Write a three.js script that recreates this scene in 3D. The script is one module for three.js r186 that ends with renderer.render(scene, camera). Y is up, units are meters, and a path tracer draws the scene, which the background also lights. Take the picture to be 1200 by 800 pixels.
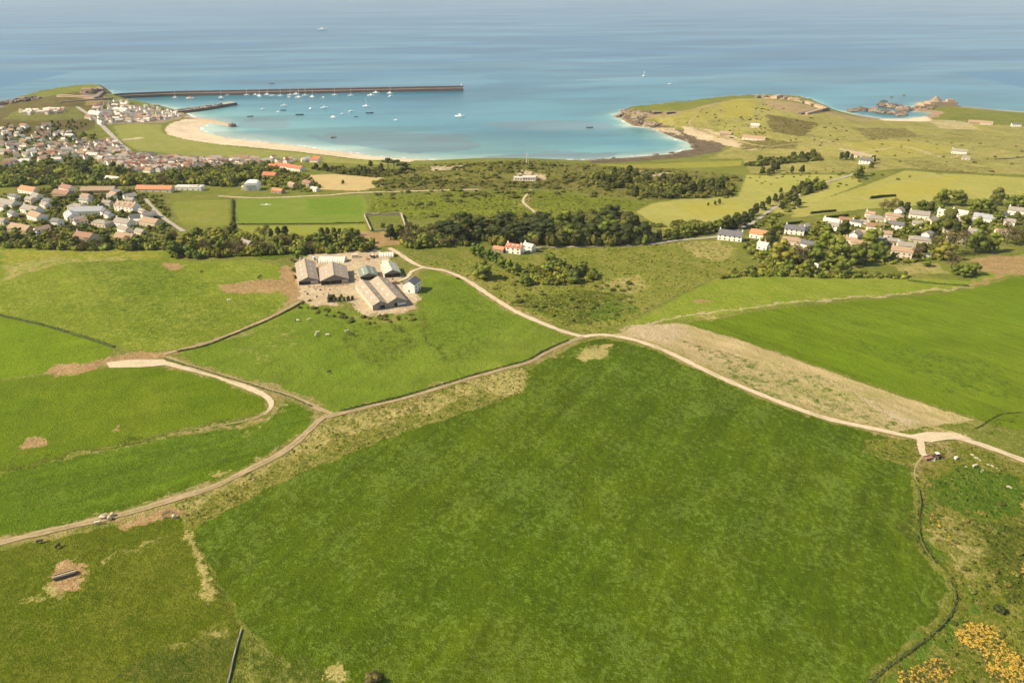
import * as THREE from 'three';
import { mergeGeometries, mergeVertices } from 'three/addons/utils/BufferGeometryUtils.js';
import { MarchingCubes } from 'three/addons/objects/MarchingCubes.js';

// ---------------------------------------------------------------- camera, sky, sun, exposure, haze
const scene = new THREE.Scene();
const camera = new THREE.PerspectiveCamera(47.925, 1024 / 682, 1, 60000);
camera.position.set(0, 250, 0);
camera.rotation.set(-0.44121, 0, 0);
scene.add(camera);
const renderer = new THREE.WebGLRenderer({ antialias: true });
renderer.toneMapping = THREE.LinearToneMapping;
renderer.toneMappingExposure = 1.8;
renderer.shadowMap.enabled = true;
const SUN = new THREE.Vector3(-0.765, 0.643, 0.14).normalize();
// clear spring sky: pale bright air low down, blue overhead, brighter round the sun
{
  const W = 512, H = 256, d = new Float32Array(W * H * 4), low = [1.45, 1.55, 1.66], high = [.085, .120, .180], v = new THREE.Vector3();
  for (let r = 0; r < H; r++) for (let c = 0; c < W; c++) {
    const el = ((r + 0.5) / H - 0.5) * Math.PI, az = ((c + 0.5) / W - 0.5) * 2 * Math.PI;
    v.set(Math.cos(az) * Math.cos(el), Math.sin(el), Math.sin(az) * Math.cos(el));
    const t = Math.exp(-Math.max(0, v.y) * 8), cs = v.dot(SUN), glow = 0.5 * Math.exp((cs - 1) * 9), o = (r * W + c) * 4;
    for (let k = 0; k < 3; k++) d[o + k] = high[k] + (low[k] - high[k]) * t + glow * [1, .96, .88][k];
    d[o + 3] = 1;
  }
  const sky = new THREE.DataTexture(d, W, H, THREE.RGBAFormat, THREE.FloatType);
  sky.mapping = THREE.EquirectangularReflectionMapping; sky.magFilter = THREE.LinearFilter; sky.needsUpdate = true;
  scene.background = sky; scene.environment = sky;
}
const sun = new THREE.DirectionalLight(0xffe9c6, 4.7);
sun.position.copy(SUN).multiplyScalar(2500).add(new THREE.Vector3(0, 0, -1000));
sun.target.position.set(0, 0, -1000);
sun.castShadow = true;
sun.shadow.mapSize.set(4096, 4096);
Object.assign(sun.shadow.camera, { left: -1600, right: 1600, top: 1300, bottom: -1300, near: 100, far: 5000 });
scene.add(sun, sun.target);
scene.fog = new THREE.FogExp2(0xeaf0f6, 0.000026);

// ---- surveyed plan of the place: x east, z south, metres
const sheets_ = [
['big',[17.9,-360.6,39,-382.5,49.9,-387.3,63.4,-382.3,75.8,-371.9,88.4,-354.7,101.6,-336.5,114.4,-321.8,126.5,-308.6,139,-299.3,151.6,-292,164.1,-285.8,169.6,-283.1,152.8,-282.3,147.4,-272.7,161.1,-263.1,160.8,-255,152.8,-238.2,144.4,-225.7,142.2,-212.3,143.8,-202.7,142.9,-194.1,134.5,-182.9,118.7,-170.8,107.4,-162.8,96.7,-154.8,79,-145.4,-46.1,-144.3,-61.2,-158.6,-70.1,-165.8,-83,-177,-116.6,-221.7,-98.8,-242.7,-71.1,-268.8,-38.1,-294.5,-11.9,-310.3,4.9,-322.5,7.4,-345.4]],
['dry',[-83.4,-300.7,-67.3,-308.8,-52.4,-316.2,-37.1,-324.9,-21.2,-336.3,-4.3,-345.5,7.5,-351.4,7.4,-345.4,4.9,-322.5,-11.9,-310.3,-38.1,-294.5,-71.1,-268.8,-98.8,-242.7,-116.6,-221.7,-127.9,-237.8,-116.7,-246.8,-106.5,-256.8,-98.7,-265.8,-92.7,-276.9,-88.1,-287.8]],
['cow',[-128.8,-443.2,-139.1,-426.4,-154,-400.4,-166.8,-381.6,-180.5,-370.9,-161.9,-355.4,-140.2,-343.5,-119.3,-331.1,-101.9,-320.2,-89.2,-311,-81.3,-305.9,-68.1,-313.2,-53.1,-321.1,-37.6,-330.4,-21.5,-342.3,-4.4,-351.5,8.9,-359.4,18.4,-372.5,28.2,-382.5,34.4,-389.5,17.3,-406.6,2.6,-426.5,-13.6,-453.8,-31.7,-486,-47.6,-504.3,-60,-509.5,-60.4,-469.1,-57.7,-426.1,-87.5,-426.1,-110.5,-437.3]],
['lefta',[-461,-575.1,-270.9,-575.4,-257.5,-551.3,-237.6,-536.8,-189,-538.3,-153.9,-512.9,-140.1,-460.1,-145.6,-427.4,-158,-405.3,-170.9,-386.4,-183.4,-376.2,-202.1,-371,-218.6,-381.8,-268.3,-408.2,-309.6,-427.1,-375.8,-454.8]],
['leftb',[-371.5,-448.7,-307,-422.8,-266.1,-404.3,-217.4,-377.3,-215,-359.7,-235.6,-348.3,-257.2,-340.8,-292.2,-335.6]],
['leftc',[-290.8,-333.6,-256.2,-339.1,-234.1,-345.7,-207.1,-352.7,-178.8,-353.4,-149.9,-340.5,-131,-328.3,-118.6,-318.7,-114.2,-310.7,-115.5,-304.3,-151.1,-290.5,-180.3,-273.4,-208.2,-259.9,-230.6,-247.1]],
['leftd',[-229.4,-245.5,-207.2,-258.1,-179.4,-271.6,-150.2,-288.2,-113.9,-301.7,-111.7,-308.9,-112.5,-317.1,-102.6,-315.2,-91.4,-303.5,-91.5,-291,-95.3,-279.7,-101.4,-269,-109.4,-260.5,-119.9,-250.8,-131.7,-242.5,-145,-235.4,-158.3,-229.7,-170.8,-223.7,-183.2,-218.3,-204.4,-209.2]],
['lefte',[-199.2,-201.7,-179.6,-212.2,-154.4,-222.1,-126.4,-233.5,-117,-221.5,-84.3,-176.9,-75.9,-144.8,-163.6,-140.3]],
['bare',[56.9,-394.4,79.2,-406.9,99.7,-410.6,126.9,-382.5,169.5,-336.7,209.6,-299.4,184.6,-293.3,169.1,-288.6,153.6,-297.1,140.9,-304.5,128.7,-315.2,116.3,-328.5,103.4,-343.8,90.1,-363,77.3,-380.7,64.6,-390.7]],
['right',[101.3,-410.7,126.5,-417.8,155.2,-429.3,212.4,-442.7,271.2,-454.2,306,-467.8,351.4,-496.2,455.9,-542.3,249.4,-258.2,236.6,-281.9,227.3,-291.3,214.6,-295.9,210.8,-301.6,170.3,-338.6,127.6,-384.9]],
['rightn',[64,-404.5,102.3,-449,138.4,-491.4,159.6,-500.7,213.3,-502.1,267.8,-492.4,306.7,-481,325,-506.2,367.1,-541.3,422.9,-578.4,506.6,-610.1,461.6,-550,355.7,-502.9,310.2,-475.2,274.9,-461.3,214.8,-448.7,157,-435,127.8,-423.1,100.8,-415.9,79.9,-411.3]],
['scrub',[-62.5,-521.8,-56.6,-537,-28.9,-550.2,0,-540,22.8,-557.5,26.7,-574.9,109.2,-588.5,168,-605.1,176.5,-579.7,162,-509.4,139.8,-497.2,103.2,-453.9,64.6,-408.9,48.5,-397,40.2,-396,29.5,-403.9,17.7,-416.1,2.6,-436.5,-13.9,-465.3,-32.4,-498.9,-48.7,-518.2]],
['rough',[171.7,-283,177.7,-279.3,187.8,-281,195.8,-278.6,203.7,-272.9,211.8,-265.3,241.4,-242.3,184.1,-142,88.7,-140.3,97.5,-154.3,108.2,-162.2,119.2,-169.9,135.3,-182.3,144.4,-194.2,145.3,-203.5,143.5,-212.6,146.1,-225.9,154.5,-238.3,162,-254.8,162.2,-264.2,149,-273,153.6,-281.3]],
['pitch',[-289.1,-789.8,-235.4,-802.2,-159.3,-807.4,-144.1,-756.9,-132.7,-674.1,-249,-670.8]],
['strip',[-245.6,-663,-130.6,-662.2,-119.7,-618,-142.2,-616.3,-230.4,-624.3]],
['pitchl',[-356.6,-768.8,-294.4,-784.6,-252.5,-663.1,-291.6,-660.5]],
['meadow',[-148.5,-792.2,-73.1,-811.2,18.5,-823.3,80.1,-788.9,137.6,-759.6,116.9,-724.1,95.9,-734.8,51.7,-697.6,31.3,-685.8,-31.8,-697.3,-93.1,-678.1,-106.5,-719.7,-133.7,-706.5]],
['heath',[-161.7,-903.6,-149.6,-1036.8,-94.7,-1069.3,-47.1,-1064,23.9,-1081.2,106.3,-1066.2,218.7,-1036.2,289.5,-961.4,237.8,-810.8,179.2,-793.5,139.2,-769,81.4,-802.9,18.8,-838.3,-74.3,-826.2,-146.2,-810.9,-161,-842.8]],
['golf',[140.5,-756.1,178.2,-788.6,242.5,-811,296.5,-967.1,415.6,-932,401.5,-874.2,318.4,-782.2,269,-715.6,236.4,-715.5,211.1,-683.7,179.8,-667.7,151.3,-659.4,132.1,-638,125.8,-665.2,118.2,-716.3]],
['golfb',[302.9,-768.5,396.6,-858.3,487.1,-952.1,598.5,-893.6,675.3,-862.6,565.6,-711,515.3,-759.1,460.5,-784.3,410.1,-753.7,371.6,-743.9,317.4,-724.5,271.5,-699.7,259.4,-699.4]],
['tan',[-259.7,-970.9,-226.4,-977.1,-156.2,-933,-147.1,-862.6,-168.7,-833.1,-214.4,-847.8,-239.6,-899.1]],
['links',[-724.6,-1426.5,-697.5,-1462.7,-652.4,-1460.4,-618,-1384.3,-587.9,-1346.8,-477.7,-1281.4,-404,-1246.1,-334.5,-1215.3,-268.9,-1171.5,-196.8,-1111.7,-154.9,-1075.4,-190.2,-1072.8,-270.7,-1111.5,-339,-1135.5,-412.4,-1167.8,-491.6,-1173.2,-586.2,-1211.6,-657.1,-1307.1]],
['meadowr',[118.9,-1073.4,246.1,-1111.6,328.1,-1099.1,313.5,-1054.9,220.7,-1046,115,-1036.1]],
['headland',[255.6,-1560.7,325.9,-1512.8,444.1,-1659.6,551.9,-1812.3,571.6,-1617.5,597.5,-1508.5,718.2,-1544.7,795.3,-1505.9,921.6,-1415.4,1093.9,-1379.4,710.8,-871.4,609.3,-911,495.8,-970.7,420.3,-943.6,305.7,-980.4,332.3,-1114,288.7,-1136.4,358.5,-1257.4,342.5,-1335.3,305.9,-1408.2,271.1,-1472.2]],
['fortgreen',[-945.2,-1540.1,-978.9,-1695.1,-974.8,-1801.7,-884.8,-1645.2,-867.6,-1550.2]],
['hillleft',[-925,-1424.5,-894.1,-1479.3,-813.8,-1477.2,-779.9,-1455.8,-769.8,-1389.5,-773.7,-1314.1,-802,-1265.8,-835.7,-1276.2]],
['yard',[-157.9,-525.8,-160.3,-549.1,-148.4,-558.6,-125.5,-567.8,-106.4,-572.2,-92.6,-547.2,-76.1,-495.2,-70.3,-472.3,-60.6,-461,-58.6,-434.6,-72.1,-425.9,-87,-423.1,-99,-437.4,-111,-452.1,-111.1,-440.2,-124.4,-440.3,-134.4,-452.5,-148.6,-485.8]]
];
const beach_ = [
[-625.9,-1410.9,-641.4,-1464.2,-639,-1531,-602.9,-1539.7,-581,-1515.4,-580.4,-1486.7,-583,-1454.5,-556.1,-1410.9,-502.5,-1361.7,-427.1,-1322.8,-351.8,-1282.6,-284.7,-1244.3,-212.2,-1201.9,-130,-1175.8,-145.1,-1092.4,-200,-1130.9,-271.6,-1183.7,-337,-1225,-407.6,-1258.1,-487.2,-1288.5,-558.7,-1327.8,-598.6,-1362.3],
[721.2,-1551.6,765.3,-1586,777,-1555.8,831.1,-1591,826.5,-1564.6,801.1,-1504.5,739.8,-1486,687.1,-1459.9]
];
const fore_ = [
[107.6,-1079.7,127.7,-1179.1,191.2,-1194.3,248.1,-1217,296.4,-1260.6,297.4,-1318.9,280.2,-1365.5,260,-1450.4,227.7,-1477.6,215.8,-1560.1,226.3,-1577.9,242.3,-1493.5,277.8,-1464.9,303.8,-1396.3,333,-1324.8,347.2,-1266.8,320.7,-1204,276.5,-1182.1,216.7,-1153.3,160.3,-1114]
];
const over_ = [
['earth',1,[-240,-348.4,-239,-354.5,-223.1,-358.2,-207.2,-372.2,-191.9,-374.2,-178.8,-376.2,-178.2,-368.7,-187.4,-363.5,-208.8,-356.3,-217.2,-350.7,-232,-341.7]],
['earth',1,[-259.5,-532.1,-250.4,-534.2,-237.9,-525.1,-239,-514.2,-252,-516.3]],
['earth',0.8,[-195.7,-477.4,-178.6,-486.2,-162.9,-491.7,-165.5,-521.9,-158.1,-521.6,-146.3,-486,-137.5,-460.4,-140.9,-452.6,-150.6,-468.4,-165.5,-462.3,-187,-463.7]],
['earth',1,[-166.1,-509.1,-158.1,-521.6,-134.4,-452.5,-142.2,-437.5,-142.9,-460.3]],
['earth',1,[-146.2,-227,-143.3,-231.8,-130.2,-237.1,-125.1,-232.5,-125.7,-227.6,-133.2,-226.8,-143,-224.3]],
['earth',1,[-155.7,-198.8,-157.3,-204.5,-154.4,-207.3,-149.4,-206.1,-143.4,-201.7,-141.3,-195.8,-142.8,-192.2,-147.4,-191.3,-152,-193.5]],
['straw',0.7,[-154,-193.1,-153.5,-197.3,-148.2,-193.9,-147,-190.4,-149.2,-188.6]],
['earth',1,[-212.9,-277.8,-211.6,-282.6,-203.9,-283.3,-201.3,-280.2,-204,-277,-209.3,-274.9]],
['earth',1,[-176.9,-291.5,-176.1,-293.8,-173.1,-291.5,-174,-289.2]],
['straw',0.9,[-123.1,-253.2,-120.4,-257.2,-115.7,-257.7,-117.6,-254.1,-120.8,-252.6]],
['earth',0.9,[-1.6,-450.5,6.5,-454,14,-449.3,13.6,-435.3,5.2,-435,0,-441.5]],
['earth',0.9,[108.8,-446.9,115.9,-449.8,121,-446.4,113.8,-440.5]],
['straw',0.8,[112.7,-419.6,119.6,-420.8,121.7,-415,115.9,-411.5]],
['straw',0.9,[-23.2,-334.7,-4.3,-344.5,7.4,-347.4,4.9,-322.5,-4.1,-318.5,-16.5,-325.6]],
['straw',0.55,[-83,-299.2,-63.2,-308.1,-32.9,-324.3,-21,-332.8,-16.4,-322.1,-39.3,-306,-61,-294.2,-77.9,-284]],
['straw',0.6,[-92.7,-276.9,-82.5,-296.7,-78.2,-285.5,-82.6,-272.3,-94.3,-262.6,-114.4,-240.2,-122.5,-231.6,-126,-236.5,-113.5,-247.2,-97.9,-262.9]],
['straw',0.8,[30.8,-365.7,42,-378.7,52.5,-380.9,54.2,-372.1,44.9,-361.2,34.6,-356.8]],
['straw',0.7,[-120.9,-221.7,-119.1,-222.7,-104.9,-204.7,-95.5,-192.6,-96,-187.9,-99.7,-190.5,-110.8,-206.7]],
['straw',0.35,[-107.4,-163.3,-102.6,-169.9,-93.3,-176.3,-84.3,-177,-83.5,-172.9,-93.6,-166.5,-100.6,-158.8]],
['olive',0.8,[-116,-154.9,-105.7,-165.1,-94.3,-171.8,-84,-174.3,-78.9,-152.8]],
['olive',0.5,[-81.9,-173.7,-69.5,-166.1,-53.3,-156.1,-42,-147.1,-74.9,-147.6]],
['straw',0.7,[-56.9,-158.6,-53.1,-160.5,-47.4,-157,-48.1,-154.2,-54.9,-154.5]],
['pale',0.9,[69,-404.7,99.3,-408.1,102.3,-395,83.7,-377.3,64.6,-390.7]],
['pale',0.8,[128.4,-341.1,152.5,-336.6,174.6,-309.7,183.5,-295.1,167.8,-290,153.6,-297.1,138.5,-308.9,124.6,-321.7]],
['brown',0.75,[134.8,-315.4,142,-318.8,157.9,-307.8,167.4,-297.7,164,-294.4,151,-300.2,138,-307.4]],
['straw',0.7,[183,-290.1,190,-292.7,198.9,-288,202.6,-284.2,196.6,-283.5,186.9,-286.4]],
['straw',0.5,[187.4,-253.2,199.6,-256.5,200.1,-245.8,197.1,-235.4,189.9,-239.9]],
['lush',0.8,[166.1,-255.2,185.7,-263,203.2,-256.8,193.6,-235,173.7,-228.5,159.9,-235.9]],
['olive',0.8,[156.3,-228.7,189.2,-227.7,179.4,-184,161.4,-190.9,157.7,-210.4]],
['straw',0.4,[144.6,-214.3,161.2,-228.9,171.5,-224.5,167.6,-206.6,149.2,-194.3,148.9,-202]],
['olive',0.7,[151.6,-238.4,138.6,-221.1,142.7,-210.2,144.2,-201.2,142.9,-194.1,147.1,-210.1,147.1,-223.4]],
['lush',0.38,[-354.6,-563.8,-289.8,-551.5,-207.6,-486.6,-177.2,-410.4,-189.9,-386.4,-216.4,-392.3,-249.4,-452.9]],
['lush',0.3,[-238.4,-452.5,-192.4,-460.4,-168.3,-421.1,-182.6,-392.1,-201.8,-392.1]],
['straw',0.5,[-393.2,-562.7,-314.4,-562.1,-264,-551.6,-334.8,-528.4,-347.1,-488.2]],
['yellow',0.5,[-397.7,-570,-271.9,-570,-268.3,-546.7,-343.8,-544.5,-371.9,-528.2]],
['lush',0.6,[-210.7,-607.5,-153.8,-548.9,-189,-538.3]],
['earth',0.6,[-70.1,-376,-64.4,-378.6,-59.9,-372.7,-63.8,-367.5]],
['earth',0.4,[-102.4,-423.3,-61.1,-420.6,-65.1,-412.4,-95.2,-412.7]],
['straw',0.5,[58,-489.1,86.2,-503.7,91.1,-478.9,77.2,-461.6,60.7,-462]],
['olive',0.6,[0,-451,50.5,-470.8,77.2,-461.6,60.5,-415.6,34.8,-409,10.4,-430.9]],
['lush',0.6,[48.2,-445.9,65.2,-453.8,76.3,-437.4,60.5,-415.6,48.3,-420.2]],
['straw',0.6,[133.8,-592.1,167.2,-602.2,173.5,-573.8,157.8,-539.4,135.4,-552.1]],
['earth',0.9,[337.9,-670.2,337,-668.3,338.7,-670.3]],
['straw',0.6,[271.8,-526.5,311,-530.6,302,-502.2,270.8,-498.7]],
['earth',0.7,[336.3,-542.7,383.8,-547.9,394.1,-534.4,351.4,-496.2,328.7,-497.2,329.9,-520.2]],
['sandy',0.9,[307.7,-1417.5,345.8,-1382.9,369.3,-1311.5,396.1,-1203,365.4,-1187,347.2,-1266.8,320.8,-1334.5,301.4,-1383.5]],
['sandy',0.6,[233,-1482.3,293.7,-1423,297.3,-1361.9,264.1,-1428.3]],
['sandy',0.7,[485.4,-1180.6,513.3,-1139.2,500.5,-1067,479.2,-1086.5]],
['sandy',0.5,[807.4,-1539.6,856,-1492.4,827.1,-1383.1,762.5,-1403.8]],
['heathbrown',0.7,[465,-1462.4,491.3,-1422,527.2,-1351.3,465.3,-1254,432.6,-1302.6]],
['heathbrown',0.6,[370.9,-1279.3,415.6,-1268.1,442.9,-1206.8,421.4,-1161.9,357.7,-1205.5]],
['tanrock',0.8,[508.1,-1637.5,575.3,-1602.9,591.4,-1505.5,533.4,-1432.4,491,-1523.3]],
['yellow',0.6,[416.9,-1620.7,487.4,-1688,479.9,-1570.3,438.9,-1453.2,391.3,-1449.1]],
['yellow',0.4,[264.6,-1533.8,384.9,-1557.7,391.3,-1449.1,309.5,-1427.3]],
['sandy',0.8,[5.4,-971,41.1,-921.6,39,-871.1,4.9,-871.5]],
['sandy',0.7,[-115.1,-1037.1,-68.5,-1030.2,-65.7,-984.8,-104.6,-990.5]],
['sandy',0.8,[168.3,-1009.1,211.2,-998.4,191.4,-953,159.1,-951.3]],
['heathbrown',0.5,[-141.6,-840.1,-78,-870,39.2,-877.1,83.7,-827.8,0,-824]],
['golfpale',0.6,[162.3,-753.7,229,-778.5,219.9,-714.9,173.3,-689.6]],
['golfpale',0.6,[371.5,-825.2,478.8,-892.7,541.5,-916.5,452.4,-802.8,386.7,-777.1]],
['golfpale',0.5,[467.6,-1184.6,613.8,-1219.8,677.8,-1142,536.6,-1056.5]],
['green',0.6,[-215,-792.9,-161.3,-793.8,-145.1,-715.4,-194.5,-710.9]],
['earth',0.8,[-146.6,-637.4,-104.7,-627.3,-88.2,-585.4,-106.4,-572.2,-122.4,-586.9]],
['town',0.75,[-706.7,-1271.8,-680.7,-1327.1,-583.7,-1191.7,-514.9,-1167.5,-382.1,-1152.8,-358.8,-1117.8,-365.2,-1061.4,-453.6,-1020.7,-492.5,-984.1,-573.5,-1057.5]],
['town',0.8,[-811.6,-1478.9,-814.9,-1577.4,-810.4,-1641.3,-702.3,-1631.3,-648.1,-1554.3,-657.2,-1479.6,-711.6,-1459.2,-759.8,-1430.2]],
['town',0.5,[-835.7,-1276.2,-764.9,-1297.9,-703.6,-1273.6,-573.5,-1057.5,-621.5,-1039.9,-659.1,-990.2]],
['town',0.4,[-958.6,-1534.2,-867.6,-1550.2,-802.4,-1485.6,-841.8,-1441.7,-902.9,-1439.8]],
['sandy',0.9,[-654.6,-1307.8,-634.7,-1337,-621.6,-1323.3,-643.9,-1293.6]],
['garden',0.6,[-547.3,-810.5,-521.7,-862.5,-385.6,-859.5,-290.6,-639.6,-280.8,-607.2,-409,-588.3]],
['garden',0.6,[195.4,-640.9,266,-684.1,505.6,-743.4,438.2,-635,385.5,-606.3,321.9,-551.4,258.1,-552.7,188.7,-580.1]],
['garden',0.7,[-883.2,-1355.1,-805.5,-1373.2,-674.3,-1284.2,-483.2,-987.6,-579.8,-862.8]],
['heathbrown',0.75,[-1135.3,-1704.5,-1035.5,-1729.1,-968.2,-1800.1,-892.1,-1764.8,-803.1,-1525.5,-745.9,-1401.4,-746.9,-1265,-839.2,-1237.9]],
['garden',0.6,[-992.8,-1591.8,-871.6,-1590.9,-793.5,-1467.7,-861.4,-1421.3,-938,-1445.9]],
['tanrock',0.6,[230.1,-1607.1,269.3,-1563,330,-1532.9,420.7,-1636.3,398.8,-1581,306.5,-1495.4,257.7,-1489.4,229.1,-1512.2]],
['tanrock',0.5,[589.5,-1522.9,654.8,-1516.7,692.3,-1471.2,626.1,-1410.3,586.9,-1450.2]],
['tanrock',0.6,[-974.8,-1801.7,-997.8,-1977.5,-861,-1675.8,-865.6,-1612.9]],
['heathbrown',0.5,[574.7,-1322.5,691.5,-1383.9,667.7,-1274.7,556.5,-1211.3]],
['heathbrown',0.4,[513.9,-1057.8,577.1,-1001.7,608.7,-943.7,512.2,-918.9]],
['olive',0.4,[-102.2,-410,-64.8,-409.9,-53.7,-379.2,-70.5,-353,-92.5,-374.2]],
['lush',0.35,[-46.2,-487.3,0,-416.5,-18,-362.1,-44,-352.8,-46.1,-423.5]],
['straw',0.25,[-161.3,-386.2,-134.8,-410.4,-113.7,-385.6,-132.6,-354]],
['lush',0.35,[94.1,-383.1,154.2,-341.3,183.7,-280.2,152,-292.9,104.7,-331.9]],
['green',0.3,[152.2,-419.2,265.5,-443,330,-461.7,280.1,-379.9,192.2,-393]],
['lush',0.4,[187.5,-381.4,245.6,-359.6,242.2,-316.4,205.7,-324.3]]
];
const lines_ = [
['olive',1.6,0.9,[-208.2,-259.9,-180.3,-273.4,-150.7,-289.6,-117,-302.7]],
['straw',1.2,0.6,[-191,-266.6,-168.1,-278.2,-140.1,-291.6,-112.7,-301.6]],
['straw',2,0.5,[-111.7,-308.9,-110.5,-299.3,-114.2,-293.6,-123.8,-288]],
['pale',2.4,0.8,[63.4,-399.5,101.8,-420.4,128.9,-427.5,157.9,-437.9,215.6,-450.6,250.8,-456.7,274.9,-461.3,293.9,-466]],
['earth',4,0.8,[293.9,-466,324.9,-490.7,365.5,-518.6,428.7,-557.8]],
['straw',1.5,0.5,[153.6,-297.1,178,-308.3,205.3,-300]],
['straw',1,0.7,[17.6,-777.3,10.1,-743.4,20.1,-704.2,30.9,-675.3]],
['straw',1.5,0.4,[18,-361.6,46.6,-378.6]],
['olive',1.2,0.7,[-116.6,-221.7,-82.6,-176.6]],
['olive',1,0.6,[151.8,-281.7,147.7,-272.5]],
['sandy',3,0.8,[477.9,-1144.2,503.6,-1116.1,587,-1162.7,594.5,-1055.6,640.6,-1097.2]],
['sandy',2,0.7,[477.4,-1249.9,510.3,-1162.4,555.8,-1096.7]],
['straw',1.2,0.5,[-150.6,-189.5,-158.7,-186.7,-162.8,-184.4]],
['straw',2,0.45,[-144.9,-203.1,-134.2,-211.5,-126,-220.6]],
['olive',1,0.6,[-56.3,-423.3,-47.9,-391.1,-36,-362.7]],
['olive',0.8,0.5,[-101.8,-420.3,-90.9,-395.2,-85.6,-387.7]],
['mown',2.2,0.9,[160.9,-246.7,157,-236,151.5,-225.9,147.7,-217,147.4,-211.2,147.7,-206]],
['mown',2.6,0.95,[147.5,-197.5,147,-191.6,143,-185.2,136.9,-178.6,129.1,-172.6,119.2,-166.1,110.7,-160.6,102.7,-154.5]],
['olive',1.2,0.8,[-54.1,-426.1,-49.2,-403.5,-43.8,-382.5,-38,-365]],
['olive',1,0.7,[208.3,-291.2,221.9,-300.4,227.1,-304.1]],
['pale',5,0.35,[-115,-320.5,-110.2,-312.1,-110.4,-304.1,-115.9,-299.3]],
['mown',0.8,0.6,[-205.3,-255.1,-177.1,-267.1,-147.5,-281.7,-115,-296,-100.9,-301]],
['mown',0.8,0.6,[-202.5,-250.4,-175.1,-263.1,-146.2,-278.4,-114.1,-293.1,-100.4,-299.1]],
['mown',0.8,0.6,[-199.6,-245.6,-172.8,-258.6,-144.9,-275.2,-113.2,-290.2,-100,-297.6]],
['mown',0.8,0.6,[-196.7,-240.9,-170.8,-254.5,-143.4,-271.5,-112.5,-287.8,-99.7,-296.2]],
['mown',0.8,0.6,[-194.1,-236.5,-169,-250.9,-142.1,-268.2,-111.7,-285.4,-99.1,-294.3]],
['mown',0.8,0.6,[-191.5,-232.2,-166.9,-246.9,-140.7,-264.9,-111,-283,-98.8,-292.8]],
['mown',0.8,0.6,[-188.9,-227.9,-165.1,-243.3,-139.6,-262.1,-110.1,-280.1,-98.4,-291.3]],
['mown',0.8,0.6,[-186.6,-223.9,-163.3,-239.6,-138.3,-258.9,-109.4,-277.7,-98,-289.9]],
['mown',0.8,0.6,[-183.9,-219.7,-161.5,-236,-137,-255.6,-108.7,-275.3,-97.5,-288]]
];
const tracks_ = [
['track','pale',3.6,[-95.3,-569.6,-83.4,-549.7,-69.7,-525.4,-62.7,-517.7,-48.1,-510.2,-32,-491.5,-13.7,-458.8,2.6,-430.5,17.5,-410.6,29.2,-398.4,39.8,-391]],
['track','pale',3.4,[39.8,-391,50.5,-393.3,64.3,-388.2,76.7,-377.3,89.5,-360.1,102.7,-340.9,115.5,-325.6,127.9,-312.9,140,-302.1,152.7,-294.8,165.4,-289,172.2,-285.6,179.5,-282.9,189.9,-285,197.7,-282.1,205.4,-276,213.6,-268.3,228.4,-257.9]],
['track','earth',3.2,[39.8,-391,32.1,-383.7,18.3,-369,8.9,-356.4,-4.4,-348.5,-21.3,-339.3,-37.4,-327.9,-52.8,-318.7,-67.6,-310.7,-80.8,-303.4,-86,-300.4,-89.6,-289.5,-93.2,-278.8,-99.2,-267.7,-107.1,-258.7,-117.2,-248.2,-129.3,-240.5,-143.7,-232.7,-156.9,-227,-169.6,-221.5,-181.9,-216.2,-196.2,-210.2]],
['track','pale',3.4,[-200.2,-356.7,-183.1,-358.5,-169.5,-352.3,-151.2,-344.2,-132.2,-332.1,-118.8,-322.3,-113.1,-313.7,-113.2,-305.7,-117.8,-300.2,-125.7,-295.9]],
['track','earth',2.6,[-183.3,-365.6,-162.8,-352.2,-141.3,-340.3,-121,-329.5,-103.8,-319.6,-90.5,-309.5,-81.3,-303.8]],
['track','earth',2.6,[-132.5,-449.4,-143.4,-423.4,-156.8,-401.5,-169.7,-383.1,-182.1,-372.9,-186.6,-369]],
['track','pale',3,[177.5,-284.1,174.5,-276.5,172.9,-271.6,173.5,-268.3,175.9,-267.3]],
['track','straw',1.8,[180.2,-280.6,183.8,-278.3,185.1,-274.4,182.6,-270.7]],
['track','straw',1.6,[172.1,-269.8,166.4,-263.9,162,-256.1,160.5,-249.3]],
['track','straw',1.4,[-113.8,-306.6,-115.5,-301.7,-124.8,-296.8,-138.4,-291.9,-149.8,-287.3]],
['track','pale',2.8,[-62.7,-517.7,-69.6,-509.3,-72.4,-493.7,-77.2,-485.9]],
['track','pale',2.4,[20.4,-823.2,11.2,-759.9,19.5,-715.7,27.9,-678.4]],
['road','tarmac',4.2,[6.7,-574.5,26.9,-577.9,67.7,-583.1,109.2,-588.5,139.7,-604.1,174.7,-617.8,190.8,-637.6,213.6,-665.6]],
['road','tarmac',4,[213.6,-665.6,233.9,-699.4,255.4,-737,297.5,-798.4,324.9,-837.2,365.5,-887.2,417.9,-937.6,453.2,-996.8]],
['road','tarmac',4,[-379.1,-780.3,-348.5,-730.1,-315.4,-681,-282.2,-636.8]],
['road','pale',4,[-312.3,-802.4,-270.4,-798.4,-201.2,-810.9,-166.8,-822.8,-111.5,-826,-37.2,-826.7]],
['road','tarmac',8,[-875.9,-1599.4,-811.1,-1519,-749.9,-1434.9,-688.2,-1342.9,-630.3,-1255.1,-598,-1208.6]],
['road','earth',3,[341.1,-1469.4,322.3,-1429.6,329.1,-1388.5,354.1,-1324.5,396.1,-1203]],
['road','earth',2.6,[396.1,-1203,472.1,-1197.3,510,-1131.4]]
];
const chalk_ = [
[-212.4,-358.3,-202.4,-361.7,-183.9,-362.5,-177.9,-356.6,-191.8,-352.7,-207.8,-352.3],
[172,-285.2,182.1,-288.3,195.4,-288.5,200.2,-283.4,188.5,-282.4,180,-280.2,176.2,-281.4]
];
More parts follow.
